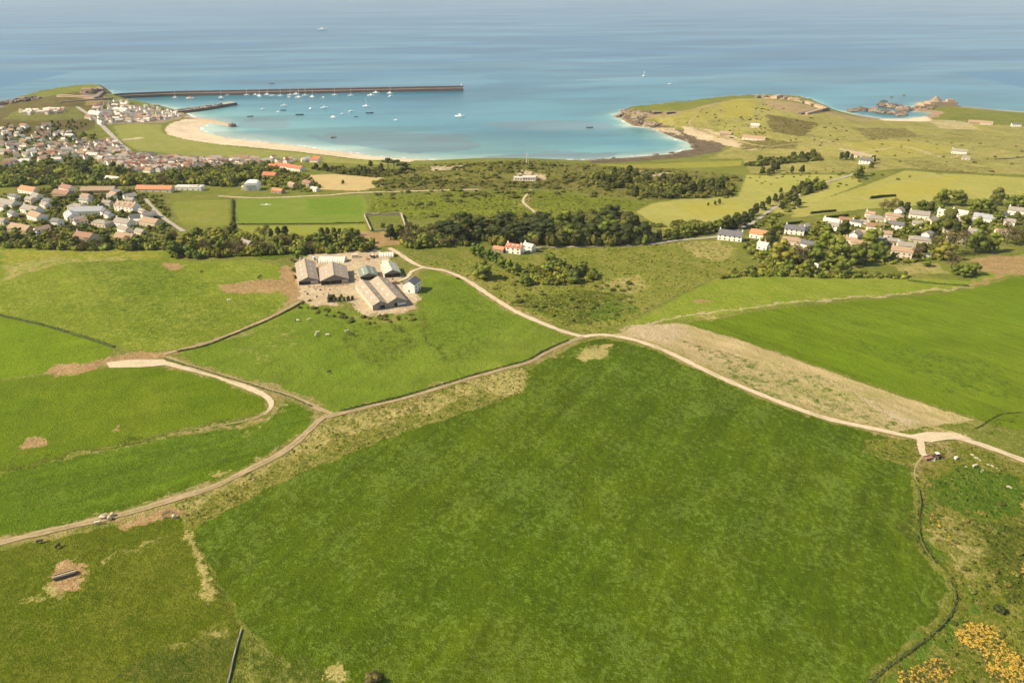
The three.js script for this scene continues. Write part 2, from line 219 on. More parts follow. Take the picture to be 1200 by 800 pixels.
const barns_ = {a:[-141.7,-499.1,12.9,38.5,0.3],b:[-121.8,-493.5,18.3,26.5,0.254],g1:[-99.3,-496.9,11.5,16.5,0.286],g2:[-84.7,-504.2,10.9,19.2,0.306],twin:[-83.9,-454.9,21.6,41.1,0.44],white:[-67.1,-465.5,3,3.5,-2.226]};
const houses_ = [
[179.4,-606,19.1,10.5,24,1.6,'white','slate','gable',2,'long white house with a slate roof and two chimneys beside the coast road'],
[206,-612.8,15.8,9.1,33,1.3,'white','orange','gable',0,'white bungalow with a bright orange tiled roof at the road junction'],
[196.4,-574.4,8.1,5.1,40,1.5,'white','pale','gable',1,'small white cottage with a tall white chimney below the orange-roofed bungalow'],
[240.1,-629.3,15.8,9.1,26,1.6,'white','slate','gable',2,'white house with grey roof behind a clipped hedge on the golf side'],
[226,-592.4,16.8,9.7,25,1.3,'cream','tan','hip',0,'broad cream bungalow with a tan hipped roof and two bays'],
[220.7,-563.8,9.3,5.4,36,1.2,'tanwall','tan','hip',0,'small tan-roofed bungalow half hidden by a yellow-green tree'],
[284.4,-663.1,13.2,7.6,32,1.4,'white','pale','gable',1,'white house with a pale roof beside the red-brown roof of its neighbour'],
[299.5,-670.1,10.4,6,26,1.3,'white','redbrown','gable',0,'little house with a red-brown roof touching a white neighbour'],
[263.5,-595.3,8.6,5.1,28,1.2,'cream','tan','hip',0,'cream garage-sized bungalow with tan roof behind dark green trees'],
[274,-595.5,8.7,5.1,32,1.2,'cream','tan','gable',1,'cream cottage with tan gable roof between two gardens'],
[305.8,-659.6,8.8,5.1,39,1.4,'white','slate','gable',1,'narrow white house with slate roof in the middle of the village'],
[314,-662.9,8.2,5.1,28,1.2,'white','grey','gable',0,'small house with mid-grey roof and white gable'],
[332.7,-681.1,15.3,8.8,22,1.2,'cream','grey','hip',0,'low bungalow with wide grey hipped roof along the upper lane'],
[354.2,-692.1,15.7,9,28,1.2,'cream','tan','hip',0,'low bungalow with wide tan hipped roof along the upper lane'],
[314,-642.3,13.8,7.9,24,1.4,'white','redbrown','gable',1,'white house under a red-brown roof with one chimney'],
[334.7,-648.7,13.3,7.7,38,1.6,'white','slate','gable',1,'tall white house with steep slate gable among shrubs'],
[378.8,-695.5,16.8,9.6,25,1.3,'white','grey','gable',1,'long white bungalow with weathered grey roof beside a small lawn'],
[403.9,-698.1,12.2,7,35,1.7,'white','pale','gable',1,'bright white gabled house with pale roof, first of a pair'],
[414.9,-693.4,13,7.5,39,1.9,'white','pale','gable',1,'taller bright white gabled house of the pair with a steep roof'],
[428,-676.5,16.9,9.7,38,1.3,'white','bluegrey','gable',0,'white house with blue-grey roof beside a pale terrace'],
[474.3,-703,15.3,8.8,31,1.5,'white','grey','gable',2,'white house with grey roof and two chimneys at the village edge'],
[330.6,-597.1,16,9.2,22,1.2,'cream','grey','hip',0,'wide grey-roofed bungalow behind the large cream house'],
[307.5,-591.9,12.9,7.4,26,1.2,'tanwall','grey','hip',0,'grey-brown roofed bungalow sunk among green trees'],
[277,-586.4,12.6,7.2,28,1.2,'cream','tan','hip',0,'tan-roofed bungalow behind the tallest green tree'],
[292.6,-549.4,14.6,8.4,28,2,'cream','tan','gable',2,'large two-storey cream house at the lower edge of the village'],
[310.2,-543.7,3.8,3.2,39,1,'white','slate','gable',0,'tiny white gabled shed beside the large cream house'],
[217.3,-517.7,2.9,2.4,39,1,'white','pale','gable',0,'tiny white shed at the hedge below the village'],
[294,-623.1,7,5.1,36,1.2,'tanwall','tan','gable',0,'small brown-walled outbuilding with tan roof'],
[-512.3,-805.3,23.9,10.5,26,1.3,'white','orange','gable',0,'white bungalow with orange roof under the left wood'],
[-477.1,-815.7,18.3,10,31,1.5,'white','redbrown','gable',1,'white-gabled house with red-brown roof under the left wood'],
[-469.8,-792.1,21,10.5,22,1,'tanwall','redbrown','gable',0,'low red-brown roofed barn in front of a white-gabled house'],
[-442.9,-813.2,34.8,10.5,-4,1.1,'tanwall','tan','gable',0,'very long low range with tan roof along the village lane'],
[-413.6,-786.4,12.2,6.7,39,1.2,'cream','tan','gable',0,'cream end cottage with tan roof at the tip of the long range'],
[-387.6,-824.4,39.5,10.5,4,1.1,'cream','orange','gable',0,'very long low range with faded orange roof by the crossroads'],
[-495.2,-740.1,24.3,10.5,25,1.2,'white','grey','gable',1,'long white bungalow with grey roof at the village edge'],
[-453.3,-708.4,22.1,10.5,29,1.3,'white','grey','gable',1,'white house with grey gabled roof beside the curving drive'],
[-431.2,-678.6,18.4,10.1,35,1.3,'white','tan','gable',0,'white house with tan roof below the curving drive'],
[-400.8,-679.6,18.1,9.9,52,1.5,'white','bluegrey','gable',0,'white wing with pale blue-grey roof turned end-on'],
[-397.1,-702.5,27.7,10.5,-6,1.5,'white','bluegrey','gable',1,'long main range with pale blue-grey roof and white walls'],
[-383.8,-703.1,14.7,8.1,38,1.5,'white','slate','gable',1,'slate-roofed wing joined to the long blue-grey roofed range'],
[-359.4,-652.6,16.3,8.9,22,1.3,'cream','grey','hip',0,'square bungalow with grey hipped roof in the front row'],
[-340.7,-654.1,17,9.3,24,1.4,'white','grey','gable',1,'white gabled house with grey roof and chimney in the front row'],
[-318.9,-658.9,18.5,10.2,25,1.3,'cream','tan','gable',0,'tan-roofed bungalow at the bend of the village road'],
[-368.6,-720.1,23.2,10.5,21,2,'white','tan','gable',2,'two-storey white house with tan roof and three dormers'],
[-347.4,-705.6,9.9,5.5,38,1.1,'white','tan','gable',0,'small annexe with tan roof beside the dormered house'],
[-347.6,-602.4,17.6,9.7,22,1.3,'cream','redbrown','gable',1,'cream house with faded red-brown roof beside the field hedge'],
[-416.4,-630.4,23.4,10.5,24,1.1,'tanwall','tan','gable',0,'long tan-roofed barn behind dark trees at the field edge'],
[-418.7,-725.3,19.1,10.5,25,1.2,'cream','grey','hip',0,'grey-brown hipped bungalow in the middle of the left village'],
[-332.9,-664.8,10.3,5.6,0,1,'white','pale','flat',0,'flat white annexe between two grey-roofed houses'],
[-460.1,-880.5,19.2,10.5,22,1.2,'white','pale','gable',0,'pale house standing in front of the left wood'],
[-315.5,-603.5,17.3,9.5,19,1,'tanwall','tan','gable',0,'low brown barn with tan roof behind the field hedge'],
[-209,-580.5,10.8,5.9,35,1.2,'tanwall','grey','gable',1,'grey-roofed cottage hidden in the trees left of the farm'],
[-356.8,-839.9,30.2,10.5,3,1.3,'white','pale','flat',0,'long flat-roofed white building by the lane'],
[-312.3,-1049.5,24.9,10.5,24,1.4,'white','red','gable',1,'white house with bright red roof, upper one of the red-roofed group'],
[-286.5,-1018.5,22.9,10.5,28,1.5,'white','red','gable',0,'white house with bright red hipped-looking roof at the tan field'],
[-298.7,-945.4,18.1,9.9,19,1.3,'tanwall','red','gable',0,'brown-walled barn with broad terracotta roof'],
[-326.6,-1050.4,12.5,6.9,32,1.2,'white','red','gable',0,'small terracotta-roofed annexe at the end of the red-roofed group'],
[-248.4,-860.9,11.3,6.2,44,1.5,'tanwall','tan','gable',0,'stone barn with tan gable roof facing the pitch'],
[-233.9,-872.7,13.4,7.4,40,1.6,'tanwall','redbrown','gable',0,'taller stone barn with dark gable facing the pitch'],
[-255.2,-827,12.9,7.1,22,1,'tanwall','orange','gable',0,'low orange-roofed shed beside the white hall'],
[-217.5,-837.2,8.9,5.5,32,1.1,'white','pale','gable',0,'little white outbuilding at the corner of the stone barns'],
[2,-561.5,12.5,6.9,24,1.8,'white','red','gable',2,'white farmhouse with weathered red roof and dormers below the dark wood'],
[13.2,-566.8,8.6,5.5,38,1.6,'white','pale','gable',1,'white wing with pale roof joined to the red-roofed farmhouse'],
[-9.8,-563.4,8.6,5.5,25,0.9,'tanwall','orange','gable',0,'low orange-roofed shed beside the red-roofed farmhouse'],
[464.1,-1009.4,16.6,9.6,32,1.7,'white','slate','gable',2,'tall white house with dark slate roof on the golf course'],
[472.7,-1070.8,10.5,6,25,1.2,'white','tan','gable',0,'small white cottage behind dark bushes near the golf house'],
[633.4,-1097.3,18.9,9.7,28,1.3,'white','grey','gable',1,'white cottage alone on the right-hand downs'],
[611,-1039.2,9.6,5.5,25,1,'cream','grey','gable',0,'small pale shed below the lone white cottage'],
[856.5,-1458.1,20,9.7,22,1.2,'tanwall','tan','gable',0,'tan-roofed farm building on the far coast'],
[871,-1444.8,20,9.7,25,1.2,'cream','tan','gable',0,'cream farm building with tan roof on the far coast'],
[908.9,-1417.1,15,8.6,18,1.2,'white','slate','gable',0,'small white house on the far right coast'],
[419.3,-1355.1,14.1,8.1,25,1.3,'cream','pale','gable',0,'pale stone building below the hilltop fort'],
[394.3,-1269.7,37,9.7,31,1.2,'cream','tan','gable',0,'long low pale range beside the harbour road under the fort'],
[364,-1330.1,18.7,10.3,25,1,'tanwall','tan','gable',0,'small stone store beside the sandy road under the fort'],
[-807.7,-1535,33.1,10.5,29,1.3,'white','pale','gable',0,'large white harbour warehouse beside the main road'],
[-786.8,-1596.1,35.9,10.5,22,1.2,'white','pale','gable',0,'long white quayside shed at the harbour'],
[-749.9,-1434.9,10.9,6,32,1.5,'white','pale','gable',0,'narrow white gabled house beside the harbour road']
];
const pts_ = {villa:[16.8,-882.3],hall:[-289.5,-847.4],mast:[20.4,-1024.3],trough:[-149.8,-198.9],tractor:[177.3,-268.8],caravan:[185,-268.4],tank:[-146.3,-539],ringfeeder:[-128.3,-230.7],bale:[-125.1,-229.1],gatea:[-148.9,-228.8],cross:[-249.9,-763.1],wbarn:[-65.2,-467.5],cont:[-116.8,-543.1],tra:[-103.2,-541.8],trb:[-107,-538],trc:[-78.7,-480.6]};
const tunnels_ = [
[-131.3,-534.1,19.365],
[-94,-547.5,11.076],
[-91.5,-527.1,5.666]
];
const trees_ = [
[-20.5,-494.1,14.3,'lone'],
[204.5,-583.2,15.2,'dark'],
[197.3,-534.7,18.4,'yellow'],
[209.3,-529.6,16.9,'brown'],
[220.4,-529.4,17.1,'green'],
[237.1,-529.3,21.5,'green'],
[246.4,-577.6,15.5,'green'],
[204.3,-502,12.1,'yellow'],
[229.1,-501.7,12.3,'green'],
[225.7,-638.8,13.3,'green'],
[277.5,-619.7,15,'dark'],
[194.9,-509,9.5,'green'],
[217.8,-506.1,9.6,'green'],
[246.3,-524.5,17.2,'green'],
[284.5,-583.3,15.9,'green'],
[270.1,-539.1,16.4,'green'],
[254.3,-531.8,16,'dark'],
[372.2,-633.8,21.5,'dark'],
[396.5,-631.9,14.5,'green'],
[334.2,-556.3,22.3,'brown'],
[321.9,-551.4,17.3,'brown'],
[312.3,-515.8,13.4,'brown'],
[318,-538,15.4,'yellow'],
[354.8,-560.7,19.5,'green'],
[354.1,-572.3,16.5,'brown'],
[367.1,-562.9,16.4,'green'],
[394.5,-586.7,19,'brown'],
[400.9,-580.5,17.2,'brown'],
[414.3,-591.3,17.6,'green'],
[480.4,-747.4,18.2,'dark'],
[429,-752.3,17.8,'green'],
[443.1,-747,16.8,'green'],
[443.1,-718.3,14.3,'green'],
[453.4,-713.7,15.4,'green'],
[479,-722.7,15.7,'green'],
[494.8,-732.5,13.9,'green'],
[396.3,-725.9,12,'green'],
[406.3,-713.4,11.9,'green'],
[400.5,-717.8,12,'dark'],
[374.5,-723.3,10.9,'dark'],
[378.2,-719.1,10.8,'dark'],
[368.1,-727.2,13.9,'brown'],
[360.1,-727.8,11.8,'brown'],
[317.1,-497.5,9.5,'green'],
[308,-491.5,10,'green'],
[305.5,-497.7,7.2,'green'],
[344.8,-618.4,14.7,'green'],
[351.9,-618.4,14.8,'green'],
[338.6,-621.8,10.4,'green'],
[302,-543.8,12.2,'brown'],
[296.7,-520.9,7.4,'green'],
[308.9,-622.6,10.2,'green'],
[328.9,-622.4,8.6,'green'],
[267.1,-625.9,10,'green'],
[252.4,-619.5,8.2,'green'],
[434.2,-664.8,11.6,'green'],
[399.3,-656.6,11.2,'green'],
[373.9,-623.5,12.4,'dark'],
[244,-732.4,9.4,'dark'],
[228.6,-703.3,12.6,'dark'],
[218.1,-683.6,11.4,'dark'],
[257,-755.5,10.7,'dark'],
[270,-774.3,10,'dark'],
[277.8,-779.5,9,'dark'],
[275.8,-755.2,14.7,'dark'],
[287.4,-769,12,'dark'],
[294,-798.6,9.3,'dark'],
[264.6,-736.9,8.6,'dark'],
[283.7,-745.9,9.7,'dark'],
[205.4,-658.2,13.5,'dark'],
[195,-647.8,14.9,'dark'],
[185.9,-644.2,13.2,'dark'],
[178.2,-637.1,11.4,'green'],
[168.5,-633.5,9.7,'green'],
[160.4,-626.8,11.1,'green'],
[152.3,-623.1,11.1,'green'],
[143.7,-616.5,10.9,'green'],
[135.3,-609.7,9.2,'dark'],
[127.1,-603.8,9.9,'dark'],
[119.5,-600.2,9.8,'dark'],
[294.7,-830.8,6.4,'dark'],
[210.1,-763.1,5.8,'dark'],
[204.5,-757.9,4.8,'dark'],
[196.4,-752.8,3.8,'dark'],
[339.6,-984.6,13.8,'dark'],
[330.3,-972.4,11.1,'dark'],
[352.4,-964.7,9.9,'dark'],
[363.7,-960.5,11.1,'dark'],
[314.4,-962.5,11,'dark'],
[319,-953.5,9.7,'dark'],
[454.8,-1049.7,12.4,'dark'],
[448.3,-1050.9,11,'dark'],
[458,-1040.7,9.6,'dark'],
[475.5,-1015.2,10.8,'dark'],
[456.1,-975.6,9.1,'dark'],
[417.4,-919.2,14.6,'green'],
[408.8,-908.2,10.8,'green'],
[-192.6,-1045.4,10.3,'dark'],
[-163.2,-1012.4,17.3,'pine'],
[-153.7,-1001.3,17.1,'pine'],
[-143.3,-990.7,13.3,'pine'],
[-136.5,-989.1,10.8,'pine'],
[-170.9,-1004.6,11.1,'dark'],
[-195.7,-882,5.5,'dark'],
[-159,-617.9,7.1,'dark'],
[-153.8,-617.1,7,'dark'],
[-148.7,-616.8,7,'dark'],
[-143.7,-616.5,6.2,'dark'],
[-138.6,-616.1,6.2,'dark'],
[-133.5,-615.7,6.2,'dark'],
[-127.8,-615.4,5.4,'dark'],
[-199.9,-613.8,7.9,'dark'],
[-196.1,-620.2,8,'dark'],
[-190.3,-620,8.8,'dark'],
[-201.7,-601.1,14,'brown'],
[-98.1,-597.5,13.5,'dark'],
[-112.7,-645.2,5.6,'yellow'],
[-28.5,-554.8,9.7,'bright'],
[-23,-548,9.6,'bright'],
[-17,-539.2,9.4,'bright'],
[-11.8,-530.9,9.3,'bright'],
[-7.3,-520.4,9.1,'bright'],
[-1.8,-512.5,9,'bright'],
[3,-502.5,10.1,'green'],
[0,-587.5,7.3,'yellow'],
[18,-574.7,10,'brown'],
[29.2,-543.2,6.1,'bright'],
[-2.4,-508,6.4,'green'],
[-242.7,-551.4,10.4,'bright'],
[-234.7,-544,7.3,'bright'],
[-159,-554.1,8.6,'bright'],
[-232.4,-561.8,13.5,'brown'],
[-220.1,-558.7,13.4,'green'],
[-273.6,-598.4,11.3,'brown'],
[-378.1,-601,9.5,'yellow'],
[-114.1,-449.2,3.5,'dark'],
[-111.1,-447.4,3.5,'dark'],
[-108.4,-447.6,3.5,'dark'],
[-105.8,-447.7,3.5,'dark'],
[-103.4,-449.3,3.5,'dark'],
[-101,-450.8,2.9,'dark'],
[-113.4,-453.5,3,'dark'],
[-108.6,-453.7,3,'dark'],
[-153.5,-508.9,4,'green'],
[-148.2,-493.2,3.2,'green'],
[-160.4,-530.3,4.8,'brown'],
[-159.7,-542,4.9,'green'],
[155.4,-184.8,2.5,'darkshrub'],
[-39.7,-155.5,3.1,'olive'],
[-256.4,-685.6,4.5,'dark'],
[-251.4,-666.7,3.5,'dark']
];
const groups_ = [
['leftwood','dark green woodland tree behind the left village',40,7,13,'mix',[-637.2,-954.9,-602.1,-1005.5,-546.3,-1004.5,-484.4,-967,-437.8,-906.9,-417,-854.7,-445.8,-845.2,-518.5,-856.8,-562.9,-835.6]],
['midwood','dense green tree in the belt below the harbour town',38,6,11,'mix',[-447.5,-921.6,-433.4,-972.8,-409.6,-1023.6,-374.7,-1090.4,-329.2,-1079.4,-314.9,-981.2,-321,-911.1,-319.5,-862.7,-363.1,-875.7,-415.1,-861.2]],
['frontleft','hedge tree between the left village and the field',30,5,9,'mixb',[-415.9,-599.3,-369.2,-590,-331.5,-582.8,-279.6,-604.5,-263,-572.5,-316.8,-567,-399.3,-572.5]],
['centre','roadside tree behind the farm',44,6,11,'mixb',[-279.8,-598.3,-255.3,-614,-241,-634.3,-199.8,-594.8,-176.1,-596.5,-140.2,-606.5,-109.2,-589,-107.1,-557.3,-161.7,-554.4,-236.4,-546.6,-255.6,-546.7]],
['brownscrub','brown half-bare tree beside the walled garden',22,7,10,'brown',[-97.6,-613.3,-87.4,-633,-63.4,-625.8,-38.6,-607.8,-35,-579.4,-82.4,-567]],
['pines','dark umbrella pine in the wood behind the red-roofed farmhouse',30,11,16,'pine',[-62.2,-612.8,-29.4,-639.8,26.1,-628.5,27.5,-593.9,-23.4,-575,-58,-589.2]],
['bigwood','tall dark evergreen in the block of wood above the road',58,11,16,'dark',[29.4,-604.8,47.9,-641.7,89.1,-677.2,105,-643.5,111.6,-603.3,106,-586,60.9,-583.3,29.8,-582.7]],
['ridgewood','dark evergreen tree on the ridge above the bay',70,7,11,'dark',[95.1,-927.1,141.6,-978.8,174.5,-918.1,244.2,-951.1,256.4,-871.6,239.4,-816.6,178.2,-788.6,124.8,-789.7,94.3,-839.7]],
['headclump','tree of the long dark clump on the links',26,6,9,'dark',[315.5,-1053.8,364.3,-1080.2,433.8,-1099,420.7,-1050.9,381.7,-1044.5,333.7,-1037.1]],
['roadclump','tree of the oval dark clump by the golf road',20,5,8,'dark',[305.3,-829.1,329.9,-864.7,357.9,-882.7,351.2,-854.7,311.4,-812.3]],
['farmhouse','bushy tree in the scrub below the red-roofed farmhouse',18,4,8,'mix',[6,-504.5,24.9,-529.9,48.7,-517.2,60.1,-492.8,34.3,-481.8,8.6,-479.9]],
['villager','garden tree among the houses of the right village',44,3,7,'mix',[180.2,-573.9,221.5,-641.9,268.6,-669.7,362.2,-723.4,414.2,-712.9,478,-698.6,421.8,-603.1,363.7,-592.2,307.6,-536,243.2,-517.2,179.9,-509.1]],
['villagel','garden tree among the houses of the left village',46,3,7,'mix',[-527.3,-778.2,-506.3,-835,-380.7,-825.4,-305.6,-666.8,-275,-601.6,-377,-604,-425.2,-614.2]],
['hedger','bush of the hedge below the right village',26,3,5,'mix',[138.9,-493.3,160.2,-507.3,186.4,-520.1,208.1,-504.2,269.8,-494.2,265.8,-488.3,204.2,-493.4,158.5,-496.8]],
['hilltrees','hazy tree among the houses above the harbour',150,5,9,'mix',[-902.5,-1387.3,-817.5,-1368.4,-713.9,-1336.3,-567.9,-1118,-483.2,-987.6,-602.1,-1005.5,-645.6,-968.5]],
['towntrees','small tree in the gardens of the harbour town',110,4,7,'mix',[-694.4,-1247.8,-571.4,-1151.5,-463.9,-1102.9,-371.2,-1118,-347.5,-1080.5,-425.8,-1007.7,-484.4,-967]],
['hillshrub','dark bush on the slope left of the harbour road',24,4,7,'dark',[-834.8,-1394.8,-818.3,-1440.8,-769.2,-1424.6,-762.6,-1375.2,-810.1,-1354.7]],
['redtrees','garden tree around the red-roofed houses',14,3,7,'mix',[-327.8,-980.7,-329.5,-1040.6,-255.4,-962.2,-214.4,-847.8,-228.2,-827.1,-297.5,-884.8]],
['coasttrees','tree of the dark belt behind the beach dune',26,5,8,'dark',[-269.4,-1036.1,-231.3,-1041.6,-161.7,-1003,-138.6,-972.2,-167,-935.2,-217.5,-976.1]]
];
const scrub_ = [
['heathmass','scrub bush in the thicket of the heath above the bay',620,1.4,4.2,'scrub',[-157.3,-821.6,-164.3,-918.9,-148.3,-1027.3,-93,-1048.9,0,-1038.5,102.7,-1028.9,214.8,-1016.6,283.5,-947.5,236.6,-799.7,139.2,-769,80.1,-788.9,-34.5,-762.2,-108.7,-736]],
['hedgemass','bush of the rough hedges between road and meadow',240,1.5,4,'scrub',[-129.7,-666,-63.8,-699.1,31.2,-682.3,100.2,-735.2,125.8,-665.2,211.1,-683.7,254.1,-732.7,299.4,-778.4,267.8,-724.1,206.6,-641.5,140.3,-607,29.5,-641.3,-58.8,-639.3]],
['heathbush','low dark bush on the heath above the bay',95,1.2,3.2,'scrub',[-159.3,-889.3,-144.5,-999.6,-92.2,-1039.4,0,-1026,101.6,-1016.9,91.1,-808.9,37,-823.7,-73.1,-811.2,-144.6,-801.1]],
['meadowbush','small bush in the rough meadow below the heath',36,0.8,2,'scrub',[-128.4,-755.2,-70.8,-783.3,17.7,-785.8,76.9,-754.1,31.8,-696.8,-48.2,-705.9,-102,-686.5]],
['scrubbush','low bush in the marshy scrub beside the track',70,0.7,2,'scrub',[-54,-509.6,0,-504.5,52.2,-489.2,92.5,-487.8,73.7,-437.3,49.4,-406,20.2,-417.5,-11,-462.4]],
['golfbush','bush on the golf course',46,1,2.6,'scrub',[291.5,-968.6,398.7,-997.8,453.8,-925.2,401.5,-874.2,342,-845.4,282.2,-899.8]],
['villagebush','low garden shrub among the houses of the right village',90,1,2.4,'scrub',[184.5,-594,221.5,-641.9,268.6,-669.7,362.2,-723.4,414.2,-712.9,478,-698.6,421.8,-603.1,363.7,-592.2,307.6,-536,243.2,-517.2,178,-522.5]],
['lvillagebush','low garden shrub among the houses of the left village',110,1,2.4,'scrub',[-538.3,-796.1,-512.4,-845.9,-385.2,-836,-305.6,-666.8,-272.5,-595.6,-370.7,-592.6,-421.5,-608.3]],
['headlandmass','dark bush on the headland below the fort',110,1,2.6,'scrub',[272.5,-1482.7,400,-1551.3,503.3,-1564.5,544.5,-1398.8,592.4,-1330.1,491.3,-1179.2,371.3,-1163.2,362,-1388.6]],
['downbush','scattered bush on the downs beyond the golf course',36,1.2,3,'scrub',[543.1,-1244.1,673.5,-1231.4,780.7,-1186.7,575.1,-855.7,428.8,-870.1,454.2,-1026]],
['roughbush','low bramble bush in the rough pasture',36,0.6,1.5,'scrub',[163.7,-233.9,189.9,-239.9,176.4,-199.1,150.7,-163.7,126.7,-166.2,147.1,-190.3]],
['yardbush','weedy bush around the farmyard',30,0.8,2,'scrub',[-135.7,-443.2,-128.1,-449.1,-108.9,-434.6,-86.6,-420.7,-57.7,-426.1,-58.4,-414.9,-89.7,-409.8,-129.8,-434.5]]
];
const gorse_ = [
[136.9,-176,144.5,-180.3,151.3,-177.9,149.2,-169.8,152.6,-166.7,150.7,-157.5,142.8,-154.6,138,-159,140.5,-168,136.2,-172.1],
[111,-159.7,126.7,-166.2,129.4,-161.6,120.3,-153.5,110.5,-153.3],
[172.9,-205.4,178.4,-207.3,176.4,-199.1,172,-199],
[155.5,-233.5,159.1,-231,157,-214.7,152.7,-221.4]
];
const walls_ = [
['hedge_bank','grassy bank between the two fields on the left, ending at the muddy gateway',2.2,0.9,[-352,-443.9,-308.3,-424.9,-267.1,-406,-239.6,-390.9,-217.1,-377.5]],
['hedge_bank','dark grassy bank along the lower edge of the cow field, beside the track',1.4,0.8,[31.7,-385.7,17.9,-371.1,8.5,-358.4,-4.8,-350.5,-21.8,-340.8,-38,-329.8,-53.3,-320.1,-68.3,-312.1,-80.2,-306.2]],
['hedge_bank','grassy bank along the right side of the muddy track to the gateway',1.2,0.7,[-130.3,-446.9,-141.8,-421.3,-155.3,-399.9,-168,-381.1,-180.8,-371.9]],
['hedge_bank','grassy bank between the pale curved track and the earth track',1.3,0.6,[-184.4,-363.9,-165.6,-353.6,-143.8,-341.5,-123.3,-330.2,-106,-320.4,-93,-310.4]],
['hedge_bank','winding dark bank between the big field and the rough pasture',1,0.6,[159.8,-248,156,-238.5,150,-227.5,146.1,-218.1,145.1,-210.9,145.5,-205.1]],
['hedge_bank','curved dark bank below the rough pasture beside the green path',1.2,0.75,[146,-197.4,144.8,-191.4,141.4,-185.8,135.6,-179.6,128,-174,118.1,-167.5,109.5,-162,101.5,-155.9,95.2,-151]],
['stone_wall','short grey stone wall at the corner of the big field',0.36,0.6,[-82.8,-174.9,-82.4,-169.5,-81.6,-163.2,-80.5,-155.9,-80.1,-151.7]],
['hedge_bank','hedge bank along the left edge of the playing field',2.4,1.8,[-290.6,-784.9,-270.1,-724.8,-249,-662.8]],
['hedge_bank','hedge bank between the playing field and the pale strip',1.4,1,[-246.9,-666.8,-206.8,-668.2,-168.4,-668.1,-132.7,-670]],
['stone_wall','stone wall below the pale strip of grass',0.9,1.4,[-145.5,-615,-120.6,-614.8]],
['stone_wall','back wall of the walled garden',0.8,2.4,[-138.5,-702,-124.2,-702.6,-104.3,-703.8]],
['stone_wall','sunlit side wall of the walled garden',0.9,2.6,[-104.2,-702.8,-97.5,-670.5,-92.4,-643.9]],
['stone_wall','front wall of the walled garden',0.8,1.8,[-117.8,-631.6,-102.1,-633.8,-92.7,-640.3]],
['stone_wall','dark side wall of the walled garden',0.8,2.2,[-138.3,-700.5,-128.9,-665.6,-120,-631.7]],
['clipped_hedge','clipped dark hedge along the golf course, left one of two parallel rows',1.8,2.2,[284.7,-713.8,314.1,-726.5]],
['clipped_hedge','clipped dark hedge in front of the parallel golf hedge',1.8,2.2,[290.2,-692.1,317.4,-704.3]],
['clipped_hedge','clipped dark hedge behind the white house with grey roof',1.6,2,[241.6,-662.3,263,-673.5]],
['clipped_hedge','long dark hedge in the left village below the long tan range',2.4,2.6,[-466,-772.3,-441.4,-782,-414.7,-796]],
['clipped_hedge','dark hedge in front of the dormered house',1.8,2,[-360.1,-685.1,-341.9,-688.2,-327.7,-689.6]],
['hedge_bank','low green bank along the edge of the right-hand field by the road',0.6,0.35,[206.1,-292.1,213.3,-296.8,221.5,-302.6,227.8,-305.4,248,-306.2]],
['hedge_bank','low bank between the right field and its neighbour below the village',1.4,0.9,[266.1,-484.2,282.5,-476,299.3,-469.7]],
['stone_wall','pale concrete yard wall beside the dark evergreens of the farmyard',0.6,2.6,[-118.4,-460,-115.3,-444.8]],
['stone_wall','long grey wall on the downs at the far right',1,1.6,[648.1,-1037.8,674.9,-1044.4,729.3,-1075.5]],
['clipped_hedge','dark hedge line on the golf course above the village',2.5,2.5,[373.4,-786.9,389.2,-792.6,404.1,-795.8]]
];
const cows_ = [
[-120.2,-435.7,10,0],
[-110.8,-421.7,60,1],
[-126.2,-414.2,-20,0],
[-120,-415.5,30,0],
[-110.6,-392.7,80,0],
[-110.5,-396.4,15,0],
[-104,-393,-10,0],
[-94.4,-398.5,40,0],
[-126.8,-414.5,0,1],
[-90.2,-393.8,0,1],
[-178.3,-447.8,0,0],
[-217.8,-507.7,10,1],
[-172.9,-495.7,30,1],
[-173.1,-492.5,80,1],
[-151.5,-228.9,0,0],
[-151.6,-230,30,0],
[-152,-226.2,10,0],
[-167.4,-215.7,20,1],
[-159.7,-213.3,70,1],
[189.7,-262.6,20,0],
[-92.9,-346.3,15,1]
];
const stones_ = [
[193.5,-271.6,1.7],
[194.1,-269.3,1.9],
[194.7,-267.7,1.3],
[196.4,-264.5,1.5],
[197.7,-263.6,1.7],
[198.7,-262.2,1],
[186.5,-263.1,1.4],
[185.5,-262.6,0.8],
[192.2,-260.8,1.2],
[191,-259.8,1],
[196.8,-250.5,1.8],
[197.5,-249.9,1.2],
[189,-271.1,0.8],
[189.1,-266.8,0.8],
[198.9,-260.8,0.8],
[197.4,-255.7,0.7],
[181,-256,0.6]
];
